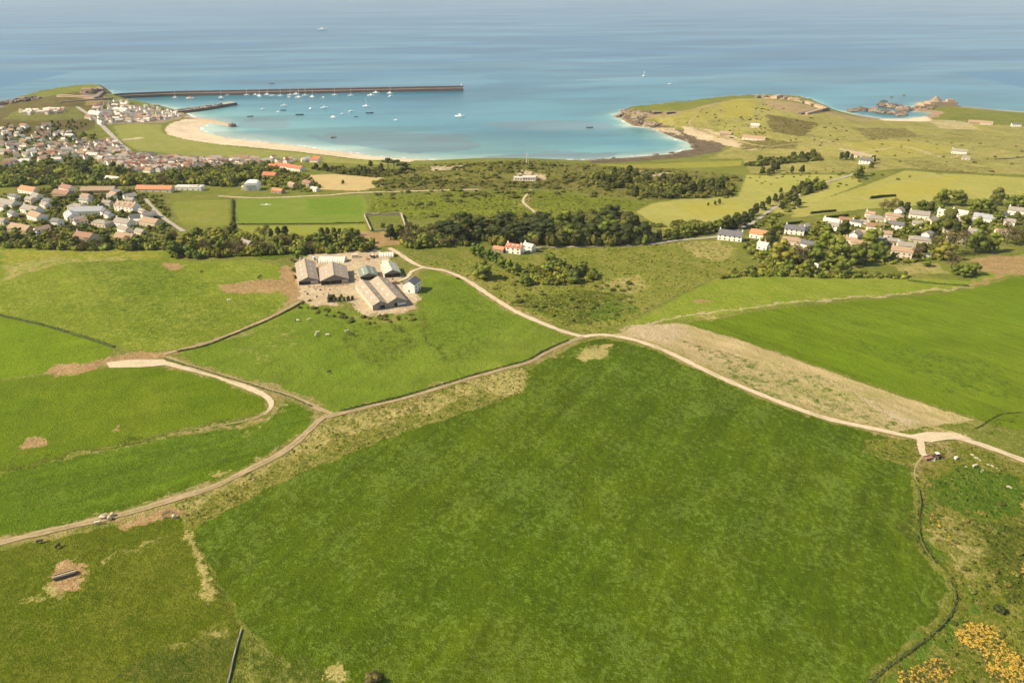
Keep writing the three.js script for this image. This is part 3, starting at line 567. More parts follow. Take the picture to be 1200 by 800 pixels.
const debris_ = [
[-105.6,-544.9,2,0],
[-102.8,-542.9,1.9,1],
[-100.5,-544.8,1.7,2],
[-107.9,-542.9,1.7,3],
[-108.8,-500.8,1.2,0],
[-106.2,-493.2,1.4,1],
[-106.6,-489.5,1.2,2],
[-103.3,-484.1,1.2,3],
[-134.5,-475.3,1.2,0],
[-129.3,-470,1.4,1],
[-125.6,-468.5,1.3,2],
[-122.5,-469.8,1.4,3],
[-119.3,-468,1.1,0],
[-122,-460.1,1.4,1],
[-124.7,-455.2,1.1,2],
[-126.7,-452.1,1,3],
[-117.3,-453.6,1.1,0],
[-115,-458.3,1.2,1],
[-131.8,-460,1.4,2],
[-134.7,-464.9,1.7,3],
[-97.9,-440.2,1.1,0],
[-93.2,-429,1.1,1],
[-79.3,-423.1,1.6,2],
[-83.4,-425.9,1,3],
[-90.1,-423,1,0],
[-156,-537.3,2,1],
[-159.2,-532.7,2,2],
[-164.2,-542.2,2,3],
[-161,-546.8,1.7,0],
[-153.9,-544.2,1.3,1],
[-75.9,-481,1.4,2],
[-72.3,-479.1,1.4,3],
[-74.7,-484.3,1.2,0],
[-84.3,-491.3,1.2,1],
[-81.2,-489.8,1.2,2],
[-141.3,-536.7,1.6,3],
[-142.2,-532.3,1.3,0]
];
const boats_ = [
[-675.5,-1897.9,11.7,'motor',0],
[-630,-1898.2,13.1,'yacht',20],
[-612,-1905.6,11.7,'motor',0],
[-595.3,-1883.7,14.4,'yacht',-30],
[-583.6,-1905.7,13.1,'yacht',0],
[-565.9,-1886.4,14.3,'motor',10],
[-546,-1883.5,14.3,'yacht',0],
[-526.7,-1898.3,12.9,'yacht',30],
[-516.3,-1913.1,14.4,'motor',0],
[-518.5,-1859.1,9.8,'motor',0],
[-495.6,-1854.9,16.8,'yacht',-10],
[-489.4,-1890.7,14.2,'yacht',15],
[-467.2,-1869,12.6,'yacht',-20],
[-438.6,-1857.4,8.3,'motor',0],
[-420.8,-1895.4,12.7,'yacht',0],
[-380.9,-1888,14,'bigyacht',10],
[-334,-1890.7,16.8,'motor',-15],
[-329.6,-1938.7,15.7,'motor',0],
[-294,-1928.2,14.2,'yacht',0],
[-285.6,-1876.4,11.1,'motor',40],
[-527.7,-1680.6,10.3,'motor',20],
[-495.5,-1728.9,14.4,'motor',15],
[-480.3,-1665.6,12.6,'dark',-10],
[-484.8,-1643,8.8,'motor',0],
[-525.7,-1586.2,12.2,'dark',15],
[-431.7,-1607.5,15.8,'dark',12],
[-428.5,-1689,10.2,'motor',70],
[-401.6,-1698.7,15.3,'motor',10],
[-356.5,-1575.7,11.8,'motor',-20],
[-347.1,-1618.2,8.5,'motor',0],
[-335.7,-1649.7,11.1,'motor',30],
[-312.7,-1582.9,8.5,'dark',0],
[-315.8,-1720.2,15.3,'yacht',0],
[-293.2,-1629.3,15.7,'dark',15],
[-226.6,-1539.9,9.1,'motor',0],
[-104.4,-1586.1,19.8,'motor',0],
[-820.5,-1883.5,12,'motor',0],
[-782.9,-1854.5,11.7,'yacht',0],
[-743,-1843.4,18.8,'lifeboat',0],
[-675.9,-1854.7,12.9,'yacht',0],
[375.9,-2295.9,11.8,'bigyacht',30],
[-1027.6,-4468.2,46.4,'ship',10],
[144.2,-1458.9,12.9,'dark',0],
[-662.6,-1815.9,9.9,'dark',20],
[414.2,-2110.2,9.4,'motor',0]
];
const bw_ = [-905.5,-1728.7,-914.6,-1786.3,-915.1,-1819.8,-896.6,-1843.3,-854,-1858.8,-801.4,-1876,-609.9,-1905.3,-412.6,-1935.5,-209.4,-1966.6,-120.1,-1979.3];
const pier_ = [-686.8,-1612.6,-662.5,-1640.2,-637.6,-1674.6,-620.9,-1710.3,-601.5,-1741.2];
const jetty_ = [-647.4,-1559.8,-606.1,-1534.6,-561.1,-1500.6,-525.9,-1468];
const rocks_ = {point:[[234.4,-1581.2,6.2],[222,-1588.6,11.4],[234.8,-1497.2,7.2],[228.8,-1605.8,12.4],[253.4,-1474.9,6.5],[248.3,-1556.3,11.8],[254,-1472.8,10.4],[249.9,-1526.7,5.7],[271.5,-1463.5,7.4],[263.8,-1464.9,11.8],[252.1,-1521.3,8.4],[228,-1591.3,5.3],[224,-1590.3,9.3],[253.4,-1522.1,6.6],[255.6,-1547,7.2],[256.9,-1560,9.5],[258.5,-1475,6.8],[239.3,-1493.5,7.6],[233.3,-1599.1,10.6],[266.6,-1466,12.7],[217.1,-1584.2,11.2],[264.3,-1542,11.5],[242.1,-1569.9,6.1],[262.4,-1554,5.1],[218.8,-1598.1,7.9],[238.5,-1556.3,8.4],[232.3,-1599.2,6.3],[231.5,-1526,8.9],[248.2,-1580.1,9.2],[237.5,-1485.6,8.8],[240.3,-1587.9,8.4],[243.8,-1560.6,9],[220,-1604.5,6.7],[244.4,-1583.2,5.4],[266.4,-1461.9,8.2],[263.7,-1466.5,11],[251.1,-1537.1,12],[267.3,-1469.4,10.3],[245.6,-1480.8,9.2],[239.1,-1510.2,12.4],[264.8,-1461.2,12.7],[229.9,-1515.7,6],[274.9,-1465.4,6.3],[239.3,-1503.6,12.4],[230.2,-1577.8,5.1],[253.6,-1471.3,11.3],[258.9,-1468.4,6.6],[232.4,-1510.2,11.2],[259.4,-1545.4,5.3],[243.3,-1500.9,9.9],[226.7,-1597.5,9.2],[222.1,-1569.4,5.7],[247.7,-1508.3,7.5],[236.7,-1563.2,5.8],[227.1,-1584.3,9.1],[264.2,-1534.4,5.5],[255.9,-1475,11.7],[266,-1553.9,12],[228.8,-1597.2,7.7],[254.2,-1506.2,5],[248.5,-1563.4,10.7],[251.8,-1539.5,11.8],[254.5,-1541.6,10],[235.6,-1513.3,12.3],[263.3,-1536.6,11.9],[243.1,-1486.3,6.1],[237,-1490.3,6.1],[221.1,-1601.8,6.4],[260.8,-1469.5,7.8],[237,-1516.6,12.5],[234.8,-1587.7,7.4],[214,-1586.6,11.6],[247.7,-1478.4,6.3],[245.4,-1505.1,12.5],[242.5,-1492.4,10.2],[236.5,-1506,11.7],[252.5,-1564.2,9.8],[264.3,-1470.9,6.8],[249.2,-1546.6,12.2],[255.8,-1542.4,7.3]],shore:[[255.6,-1231.3,3.6],[300.5,-1296.1,4.9],[297.4,-1278.9,4.9],[287.4,-1375.3,2.9],[156.8,-1192.2,4.8],[295.3,-1356.7,2.7],[227.8,-1215.8,4.4],[298,-1283.4,2.8],[280.7,-1255,2.1],[227.1,-1219.5,5],[222.7,-1206.1,4.2],[301.4,-1275.9,4.2],[290.7,-1252.2,3.7],[273.7,-1239.1,3.5],[147.6,-1178.8,2.8],[253.7,-1216.8,3],[252.6,-1229.3,4.6],[140.3,-1186.2,2.5],[299,-1344.1,3.7],[274.9,-1244,4.5],[284.2,-1374.4,4.8],[251.2,-1215.8,3.8],[163,-1181.8,2.9],[301.8,-1277.3,2.1],[295.7,-1269.5,4],[228.9,-1210,3],[299,-1331.8,4.6],[300.3,-1281.3,3.6],[284,-1384.2,4.1],[276.8,-1242,2.7]],left:[[-1116.3,-1762.2,17.1],[-1044.4,-1723.2,16.3],[-1062.6,-1727.9,14.2],[-1055.4,-1730.6,8.3],[-1069.4,-1737.2,16.9],[-1039,-1734.7,11.9],[-1060.9,-1738.3,17.7],[-1037,-1732.9,14.9],[-1028.1,-1719.6,9.7],[-1099.3,-1721.4,10.8],[-1039,-1727.6,16.4],[-1074.5,-1726.4,13.1],[-1116.7,-1740.6,17.1],[-1117.5,-1766.8,17.9],[-1124.1,-1770.3,17.3],[-1041.1,-1729.3,9.1],[-1065.1,-1710.5,9.7],[-1083.7,-1731.9,17.7],[-1071.9,-1716.3,17.1],[-1113.3,-1752.8,15.2],[-1112.5,-1742.7,10.1],[-1115.4,-1740.2,17.8]],skerry:[[796.9,-1614,8.5],[750.1,-1654.4,13.2],[799.5,-1713.1,13.3],[833,-1670.9,8.8],[739,-1678.5,11.9],[763.3,-1628.5,13.8],[716.9,-1672.9,9.1],[791.1,-1610.1,10.1],[761.5,-1624.9,8.7],[774.2,-1651.6,7.2],[748.3,-1665.1,15.4],[779,-1624.4,13.5],[763.7,-1636,11.2],[768.2,-1652.1,7.3],[837,-1700.7,8],[754.4,-1642.5,11.3],[818.3,-1738,12.5],[802.2,-1619.2,7.2],[780.9,-1634.5,7.4],[743.7,-1676.4,9.8],[810.6,-1646.8,13.1],[791.7,-1601.5,9.3],[762.3,-1644.4,10.3],[824.8,-1718.3,8.1],[819.8,-1702.4,8.3],[842.4,-1694.1,14.4],[814.1,-1702.9,14.1],[809.1,-1635.3,7.5],[787.8,-1629,11.3],[754.2,-1643.2,15],[764.1,-1673.3,11.8],[841.4,-1730.3,10.9],[720.7,-1657,9.6],[831.7,-1702.8,8.8],[819.4,-1704.8,7.1],[707.5,-1657.3,10.8],[729.7,-1666.8,12.7],[783.4,-1611.7,7.6],[771.8,-1635.5,13.9],[762.2,-1655.4,12.3],[743.4,-1690.8,15.6],[746,-1677.1,10.8],[754.2,-1644.8,11.7],[784.7,-1611.6,8.5],[781.5,-1618.2,12.2],[785.6,-1598.9,13.2],[841.8,-1684.9,10],[759.8,-1659.3,9.8],[751.7,-1676.7,10.3],[813,-1644.5,14.2],[771,-1657.5,7.9],[810.5,-1746,14.8],[712,-1655.9,9],[761.5,-1667.3,9.2],[778.5,-1629.1,7.8],[833,-1714.9,7],[805.5,-1720.3,12],[812.6,-1731.8,13.1],[704.8,-1649.2,12.2],[788.4,-1620.9,13.6],[762.9,-1635.9,8.9],[717.7,-1674.1,11.1],[831.9,-1673.7,9.9],[829.8,-1662.4,15.2],[733.3,-1661.9,15.8],[834.5,-1711.9,13.5],[825.8,-1714.5,15.3],[762,-1672.6,14.9],[818.1,-1648.1,8.7],[786.7,-1624.5,10.8],[779.2,-1638.1,14.8],[712,-1651,11.2],[836.2,-1699.4,10.2],[757.9,-1658.6,12.9],[812.3,-1717.1,15.7],[825.2,-1728.1,11.6],[831.5,-1677.8,13.7],[817.1,-1654.7,8.7],[818.9,-1663.4,15.6],[832,-1733.7,14.4],[822.9,-1684.2,14.5],[800.4,-1627.9,7.6],[773.6,-1618.6,9],[823.6,-1697.8,8.6],[703,-1648.9,9],[714.7,-1664.6,12.2],[795,-1602.7,10],[811.5,-1650.3,7.9],[823.1,-1709.7,14.9],[765.7,-1641.7,11.4],[855.7,-1675.1,9.8],[882.2,-1676.6,10.9],[872.4,-1678.3,11.5],[850.2,-1682.4,8.7],[876.8,-1673.2,8.2],[869,-1685.7,7.6],[842.5,-1667.8,11.3],[857.8,-1667.9,6.9],[877.9,-1672.6,10.2],[862.9,-1679.3,9.7]],bay:[[-311.7,-1359.2,5],[-307.8,-1361.7,4],[928.5,-1890.8,7],[885.2,-1861.8,6],[837.2,-1793.2,9],[-633.9,-2119.2,8]]};
const extra_ = [
['right',24,[184.8,-585.5,227.4,-648.8,267.4,-666.4,358.7,-715.6,410.2,-705.4,469.5,-687.5,428.2,-618.8,367.1,-598.3,312.4,-551.7,254.8,-544.9,193.5,-552.6]],
['left',24,[-516.4,-760.8,-489.9,-805.7,-372.3,-805.6,-311.7,-673.9,-293.1,-619.7,-380.2,-609.7,-429.1,-620.6]]
];
const town_ = [
['harbour',128,[-673.8,-1218.1,-665.9,-1295.9,-575.8,-1161,-496.3,-1122.7,-451.6,-1135,-368.4,-1108.9,-344.6,-1070.9,-405.7,-1013.3,-471,-961.3,-554.7,-1043.2]],
['terrace',30,[-500,-1131.5,-378.1,-1139.9,-363.7,-1117.8,-438.6,-1100.3,-479.9,-1097.7]],
['hill',70,[-883.2,-1355.1,-812.5,-1386.5,-701.8,-1283.7,-566,-1061,-606.8,-1013.8,-650.1,-975.7]],
['quay',56,[-795.7,-1466,-848.6,-1620.2,-843.8,-1684.5,-807,-1673.1,-702.3,-1631.3,-655.9,-1565.7,-681.7,-1499.8,-754.5,-1451.1]],
['fortrow',20,[-954.3,-1532.7,-920.4,-1555.6,-872.7,-1560,-847.1,-1523.3,-894.1,-1479.3]],
['nearbeach',12,[-366.9,-1144.6,-286.4,-1136.5,-278.6,-1103.4,-353.3,-1099.6]]
];
const forts_ = {g:[[-937.8,-1751.7],[-915.9,-1790.9],[-881.1,-1688.4]],a:[[545.9,-1792.2],[579.6,-1777.9],[590.4,-1697.8],[591.9,-1600.6],[599.6,-1514.1],[539.9,-1451.3],[569.3,-1585.4]],ch:[916.9,-1715.3],bunker:[[280.9,-1533],[303.9,-1515.8]],wallb:[[526.6,-1449.3],[603.7,-1516.2]]};
const tpsC_ = [
[-195.2,-156.9,68],
[-121.3,-156,69],
[0,-155.2,70],
[122,-156.9,68],
[197.3,-158.6,66],
[-240.2,-233.3,69],
[-111.5,-232,70],
[31.7,-230.7,71],
[160.1,-233.3,69],
[244.2,-237.2,66],
[-309.6,-354.3,68],
[-176.9,-354.3,68],
[-64.6,-343,69],
[37.7,-383.3,69],
[146.7,-332.1,70],
[272.4,-332.1,70],
[-394,-488.9,64],
[-259.3,-486.2,65],
[-100.3,-468,66],
[0,-488.9,64],
[81.4,-453.2,66],
[161,-448.3,68],
[266.9,-445.8,69],
[371.6,-443.3,70],
[-440.2,-574.2,60],
[-335.3,-577.2,59],
[-201.2,-577.2,59],
[-81.3,-584.9,60],
[13.4,-577.2,59],
[107.3,-577.2,59],
[202.2,-580.2,58],
[303.3,-580.2,58],
[383.8,-547.9,62],
[455.7,-542.1,64],
[-530.8,-706.1,50],
[-402.1,-706.1,50],
[-300.6,-713.1,48],
[-221.5,-720.2,46],
[-121.8,-713.1,48],
[-32.9,-724.5,49],
[80.4,-706.1,50],
[178.7,-713.1,48],
[269.9,-695.2,49],
[381.1,-695.2,49],
[482.6,-706.1,50],
[551.7,-691.9,54],
[-638.7,-863.9,40],
[-483.8,-863.9,40],
[-374.7,-880.4,36],
[-270,-892.7,33],
[-147.9,-880.4,36],
[-38.7,-863.9,40],
[48.2,-859.8,41],
[153.1,-852.3,38],
[244.9,-872.4,33],
[318.8,-860.4,36],
[417.1,-844.3,40],
[516.4,-836.2,42],
[610.7,-824.2,45],
[-723.3,-987.7,32],
[-597.2,-996.8,30],
[-504.3,-1033.1,22],
[-403.3,-1069.3,14],
[-291.1,-1094.8,12],
[-174.9,-1051.2,18],
[-87.7,-985.6,27],
[-44.8,-1010.4,27],
[22.4,-1011.5,29],
[89.7,-1009.9,26],
[159.7,-1026.6,20],
[226.1,-1016.5,20],
[323.7,-1042.1,20],
[412.9,-1036.3,27],
[501.8,-983.2,33],
[608,-978.7,34],
[710,-969.6,36],
[-824.8,-1137.1,24],
[-712.2,-1157.2,20],
[-637,-1207.5,10],
[-529.5,-1202.8,7],
[-415.1,-1176,6],
[-976,-1361.3,16],
[-842.9,-1361.3,16],
[-827.7,-1444.3,17],
[-746.3,-1402,9],
[-644.6,-1376.8,6],
[-637.5,-1470.6,5],
[-745.1,-1569.7,5],
[-960.5,-1661.7,20],
[-966.9,-1779.2,22],
[-924.9,-1809.3,20],
[-1030.5,-1654.6,9],
[193.5,-1168.4,5],
[307.8,-1217.6,8],
[388.2,-1177.3,16],
[491.4,-1179.3,22],
[594.8,-1179.3,22],
[704.4,-1189.6,20],
[840.5,-1179.3,22],
[263.2,-1524.9,12],
[320.7,-1486.5,18],
[348.8,-1396.2,10],
[430.3,-1605.4,22],
[499.4,-1637.8,25],
[563.8,-1594.6,26],
[589.3,-1499.6,23],
[509.6,-1834.6,4],
[605.7,-1860.3,4],
[665.7,-1804.2,4],
[445,-1368.6,22],
[511.9,-1308.9,25],
[616.1,-1386.6,19],
[691.8,-1384.6,12],
[807.9,-1524.9,4],
[866.8,-1512.5,6],
[940.7,-1446.6,9],
[1022.7,-1384.6,12],
[345.8,-1320.1,9],
[405.7,-1281.7,16]
];
const coast_ = [
[-1469.3,-1454.4,0.5],
[-1373.6,-1634.6,0.5],
[-1084.2,-1680.5,0.4],
[-1117.3,-1779.7,0.6],
[-1117.8,-1861.6,0.7],
[-1101.8,-1920.3,0.9],
[-1074,-1998.7,1],
[-1000.4,-1982.5,1],
[-944.4,-1890.5,1],
[-879.3,-1792.9,0.9],
[-812.6,-1741.2,0.5],
[-722.8,-1680.5,0.6],
[-671.9,-1623.5,0.8],
[-634.4,-1570.1,0.6],
[-585.9,-1519.9,0.1],
[-582,-1491.1,0.05],
[-583,-1454.4,0.04],
[-556,-1410.7,0.035],
[-502.4,-1361.4,0.04],
[-427,-1322.6,0.05],
[-351.7,-1282.3,0.05],
[-284.7,-1244.2,0.05],
[-212.2,-1201.7,0.06],
[-114.2,-1173.8,0.1],
[-51.9,-1173.8,0.15],
[26,-1173.8,0.15],
[103.8,-1173.8,0.12],
[130.7,-1183,0.07],
[191.8,-1198.6,0.06],
[248.9,-1221,0.05],
[297.3,-1264.7,0.05],
[298.2,-1322.6,0.07],
[281,-1369.4,0.12],
[260.7,-1454.4,0.3],
[228.3,-1481.8,0.5],
[217.8,-1549.7,0.6],
[219.1,-1612.6,0.8],
[238,-1663,0.8],
[300.1,-1692.3,0.8],
[380.4,-1728.7,0.7],
[457.5,-1819.8,0.8],
[519,-1868.8,0.8],
[617.8,-1897.9,0.8],
[681.3,-1847.5,0.8],
[677.6,-1680.5,0.3],
[695.5,-1612.6,0.1],
[731.1,-1554.7,0.05],
[776.5,-1554.7,0.04],
[831.1,-1591.1,0.05],
[866.4,-1634.6,0.3],
[840.1,-1645.9,0.5],
[851.2,-1692.3,0.6],
[905.2,-1766.7,0.6],
[956.1,-1792.9,0.6],
[953.7,-1728.7,0.5],
[1000.4,-1692.3,0.3],
[1056.6,-1634.6,0.3],
[1170.3,-1570.1,0.3],
[1421.9,-1454.4,0.3],
[2540.6,-1369.4,0.3]
];
const weed_ = [
[-527.9,-1550.1,-512,-1580.6,-455.2,-1559.9,-424.7,-1520.3,-429,-1463.4,-458.3,-1428.3,-492.2,-1437.1,-501.3,-1491.5],
[-366.1,-1369.4,-328.5,-1402.5,-245.8,-1410.8,-151.9,-1394.2,-80.1,-1330.6,-67.4,-1279.2,-109,-1237.7,-174.5,-1218.1,-218,-1238,-269.4,-1293.2,-318.5,-1322.7],
[-52.4,-1186.3,0,-1224.5,82.5,-1251.3,135.6,-1231.1,117.9,-1186.2,25.7,-1162.2],
[-80.8,-1491.3,33.5,-1550.1,148.2,-1520.3,189.6,-1454.7,122.9,-1411.2,0,-1437],
[-149.4,-1369.4,-83.1,-1386,-72.4,-1323,-129,-1308.2]
];
const slick_ = [
[-118.8,-2031.7,0,-2156.1,212.7,-2233.9,207.4,-2175.1,43.9,-2065.9,-84.4,-1982.5],
[-132.2,-2274.8,0,-2383.5,216.4,-2274.8,116.2,-2194.3,-45.3,-2137.5],
[-1710.1,-2718.8,-1458.3,-2905.8,-1396.9,-2778.5,-1642.4,-2606.4],
[-266.5,-3197.3,421.3,-2502.6,1014.6,-2406.5,498.1,-2361,0,-2718.8],
[-757.5,-3651.4,0,-3044.9,465.6,-2778.5,0,-2840.8],
[-1093.7,-2905.8,-829.4,-2939.4,-811.4,-2873,-1070.2,-2840.8],
[-2010.7,-4885.1,368.6,-3550.9,953.4,-3044.9,0,-3455.6],
[-80.7,-1890.5,221.2,-2083.3,192.9,-2015.1,0,-1876]
];
// ---------------------------------------------------------------- helpers
let seed = 20240;
const rand = () => { seed = (seed + 0x6D2B79F5) | 0; let t = Math.imul(seed ^ (seed >>> 15), 1 | seed); t = (t + Math.imul(t ^ (t >>> 7), 61 | t)) ^ t; return ((t ^ (t >>> 14)) >>> 0) / 4294967296; };
const rr = (a, b) => a + (b - a) * rand();
const clamp = (x, a = 0, b = 1) => Math.min(b, Math.max(a, x));
const smooth = (a, b, x) => { const t = clamp((x - a) / (b - a)); return t * t * (3 - 2 * t); };
const lerp = (a, b, t) => a + (b - a) * t;
const names = new Map();
function numbered(n) { const k = names.get(n) ?? 0; names.set(n, k + 1); return k ? n + '_' + String(k).padStart(3, '0') : n; }
function shade(o) { o.castShadow = true; o.receiveShadow = true; return o; }
function part(name, geo, mat, parent) { const m = shade(new THREE.Mesh(geo, mat)); m.name = name; parent.add(m); return m; }
function thing(name, label, category, x, z, yaw = 0, group, y) {
  const g = new THREE.Group(); g.name = numbered(name); g.position.set(x, y ?? ground(x, z), z); g.rotation.y = yaw;
  g.userData = { label, category }; if (group) g.userData.group = group; scene.add(g); return g;
}
function tag(o, label, category, group) { o.userData = { label, category }; if (group) o.userData.group = group; return o; }
function structure(name, geo, mat, label) { const m = part(numbered(name), geo, mat, scene); m.userData = { kind: 'structure' }; if (label) m.userData.label = label; return m; }
function stuff(name, o, label, category) { o.name = numbered(name); o.userData = { kind: 'stuff', label, category }; shade(o); scene.add(o); return o; }

// tiling noise tables
const NT = 256;
function noiseTable(cells, octaves, gain = 0.55) {
  const out = new Float32Array(NT * NT); let amp = 1, tot = 0;
  for (let o = 0; o < octaves; o++) {
    const c = cells << o; if (c > NT / 2) break;
    const v = new Float32Array(c * c).map(() => rand());
    for (let y = 0; y < NT; y++) for (let x = 0; x < NT; x++) {
      const fx = x * c / NT, fy = y * c / NT, ix = Math.floor(fx), iy = Math.floor(fy); let u = fx - ix, w = fy - iy; u = u * u * (3 - 2 * u); w = w * w * (3 - 2 * w);
      const a = v[iy * c + ix], b = v[iy * c + (ix + 1) % c], d = v[((iy + 1) % c) * c + ix], e = v[((iy + 1) % c) * c + (ix + 1) % c];
      out[y * NT + x] += amp * (a + (b - a) * u + (d - a) * w + (a - b - d + e) * u * w);
    }
    tot += amp; amp *= gain;
  }
  let mn = 1e9, mx = -1e9; for (let i = 0; i < out.length; i++) { out[i] /= tot; mn = Math.min(mn, out[i]); mx = Math.max(mx, out[i]); }
  for (let i = 0; i < out.length; i++) out[i] = (out[i] - mn) / (mx - mn);
  return out;
}
const N1 = noiseTable(8, 5), N2 = noiseTable(8, 5), N3 = noiseTable(16, 4, 0.7), NF = noiseTable(64, 2, 0.9);
function sample(T, x, y) {           // x, y in tiles
  let fx = x - Math.floor(x), fy = y - Math.floor(y); fx *= NT; fy *= NT;
  const ix = fx | 0, iy = fy | 0, u = fx - ix, v = fy - iy, jx = (ix + 1) & 255, jy = (iy + 1) & 255, a = iy & 255, b = ix & 255;
  return (T[a * NT + b] * (1 - u) + T[a * NT + jx] * u) * (1 - v) + (T[jy * NT + b] * (1 - u) + T[jy * NT + jx] * u) * v;
}
// noise in metres: s is the size of the largest lumps; the second, turned copy breaks the repeat
const nz = (x, z, s, T = N1) => 0.5 * (sample(T, x / (s * 8), z / (s * 8)) + sample(T, (x * 0.8 - z * 0.6) / (s * 11.3) + 0.37, (x * 0.6 + z * 0.8) / (s * 11.3) + 0.71));
const sh = (v, k) => clamp(0.5 + (v - 0.5) * k);

// ---------------------------------------------------------------- the lie of the land
const CELL = 6, X0 = -1620, X1 = 1620, Z0 = -2160, Z1 = -96, GW = (X1 - X0) / CELL + 1, GH = (Z1 - Z0) / CELL + 1;
const spline = (() => {
  const n = tpsC_.length, m = n + 3, A = [];
  for (let i = 0; i < m; i++) A.push(new Float64Array(m + 1));
  for (let i = 0; i < n; i++) {
    for (let j = 0; j < n; j++) { const d2 = ((tpsC_[i][0] - tpsC_[j][0]) ** 2 + (tpsC_[i][1] - tpsC_[j][1]) ** 2) / 1e4; A[i][j] = d2 > 0 ? 0.5 * d2 * Math.log(d2) : 0.05; }
    A[i][n] = A[n][i] = 1; A[i][n + 1] = A[n + 1][i] = tpsC_[i][0] / 100; A[i][n + 2] = A[n + 2][i] = tpsC_[i][1] / 100; A[i][m] = tpsC_[i][2];
  }
  for (let c = 0; c < m; c++) {
    let p = c; for (let r = c + 1; r < m; r++) if (Math.abs(A[r][c]) > Math.abs(A[p][c])) p = r;
    [A[c], A[p]] = [A[p], A[c]];
    for (let r = 0; r < m; r++) if (r !== c) { const f = A[r][c] / A[c][c]; if (f) for (let k = c; k <= m; k++) A[r][k] -= f * A[c][k]; }
  }
  const w = A.map((row, i) => row[m] / row[i]);
  return (x, z) => {
    let h = w[n] + w[n + 1] * x / 100 + w[n + 2] * z / 100;
    for (let i = 0; i < n; i++) { const dx = (x - tpsC_[i][0]) / 100, dz = (z - tpsC_[i][1]) / 100, d2 = dx * dx + dz * dz; if (d2 > 1e-12) h += w[i] * 0.5 * d2 * Math.log(d2); }
    return h;
  };
})();
const ring = [...coast_, [1500, -60, 1], [-1500, -60, 1]];
function shore(x, z) {      // signed distance to the coast (positive on land) and the slope of the nearest shore
  let best = 1e18, slope = 0, inside = false;
  for (let i = 0; i < ring.length; i++) {
    const a = ring[i], b = ring[(i + 1) % ring.length], dx = b[0] - a[0], dz = b[1] - a[1];
    if (i < coast_.length - 1) {
      const t = clamp(((x - a[0]) * dx + (z - a[1]) * dz) / (dx * dx + dz * dz)), d2 = (x - a[0] - t * dx) ** 2 + (z - a[1] - t * dz) ** 2;
      if (d2 < best) { best = d2; slope = a[2] + (b[2] - a[2]) * t; }
    }
    if ((a[1] > z) !== (b[1] > z) && x < a[0] + (z - a[1]) / (b[1] - a[1]) * dx) inside = !inside;
  }
  return [(inside ? 1 : -1) * Math.sqrt(best), slope];
}
const GR = new Float32Array(GW * GH), SD = new Float32Array(GW * GH);
for (let i = 0; i < GH; i++) for (let j = 0; j < GW; j++) {
  const x = X0 + j * CELL, z = Z0 + i * CELL, [s, sl] = shore(x, z); let h;
  SD[i * GW + j] = s;
  if (s < -60 && z < -900) h = -6;
  else {
    const t = Math.max(spline(x, z), 2), p = s * sl + Math.max(s - 25, 0) * 0.35 * clamp(sl * 6, 0.25, 1), q = clamp(0.5 + 0.5 * (p - t) / 3), m = p * (1 - q) + t * q - 3 * q * (1 - q);
    h = s < 0 ? Math.max(s * sl * 0.8, -6) : s < 8 ? Math.min(m, p) : m;
    const k = smooth(2.5, 9, h);
    h += k * ((nz(x, z, 45) - 0.5) * 1.6 + (nz(x, z, 13, N2) - 0.5) * 0.7);
    if (sl > 0.45 && s > -10 && s < 40) h += (nz(x, z, 9, N2) - 0.35) * 7 * smooth(-10, 4, s) * (1 - smooth(15, 40, s));
  }
  GR[i * GW + j] = h;
}
// every cell is split along the diagonal from (0,0) to (1,1)
function ground(x, z) {
  const fx = clamp((x - X0) / CELL, 0, GW - 1.001), fz = clamp((z - Z0) / CELL, 0, GH - 1.001), j = fx | 0, i = fz | 0, u = fx - j, v = fz - i, o = i * GW + j;
  const a = GR[o], b = GR[o + 1], c = GR[o + GW], d = GR[o + GW + 1];
  return u > v ? a + (b - a) * u + (d - b) * v : a + (d - c) * u + (c - a) * v;
}
const shoreAt = (x, z) => SD[clamp(Math.round((z - Z0) / CELL), 0, GH - 1) * GW + clamp(Math.round((x - X0) / CELL), 0, GW - 1)];
function slopeAt(x, z, n) { const e = 5; n.set(ground(x - e, z) - ground(x + e, z), 2 * e, ground(x, z - e) - ground(x, z + e)).normalize(); return n; }

// ---------------------------------------------------------------- ground cover, painted in plan
const srgb8 = (v) => { v = clamp(v); return 255 * (v <= 0.0031308 ? v * 12.92 : 1.055 * Math.pow(v, 1 / 2.4) - 0.055); };
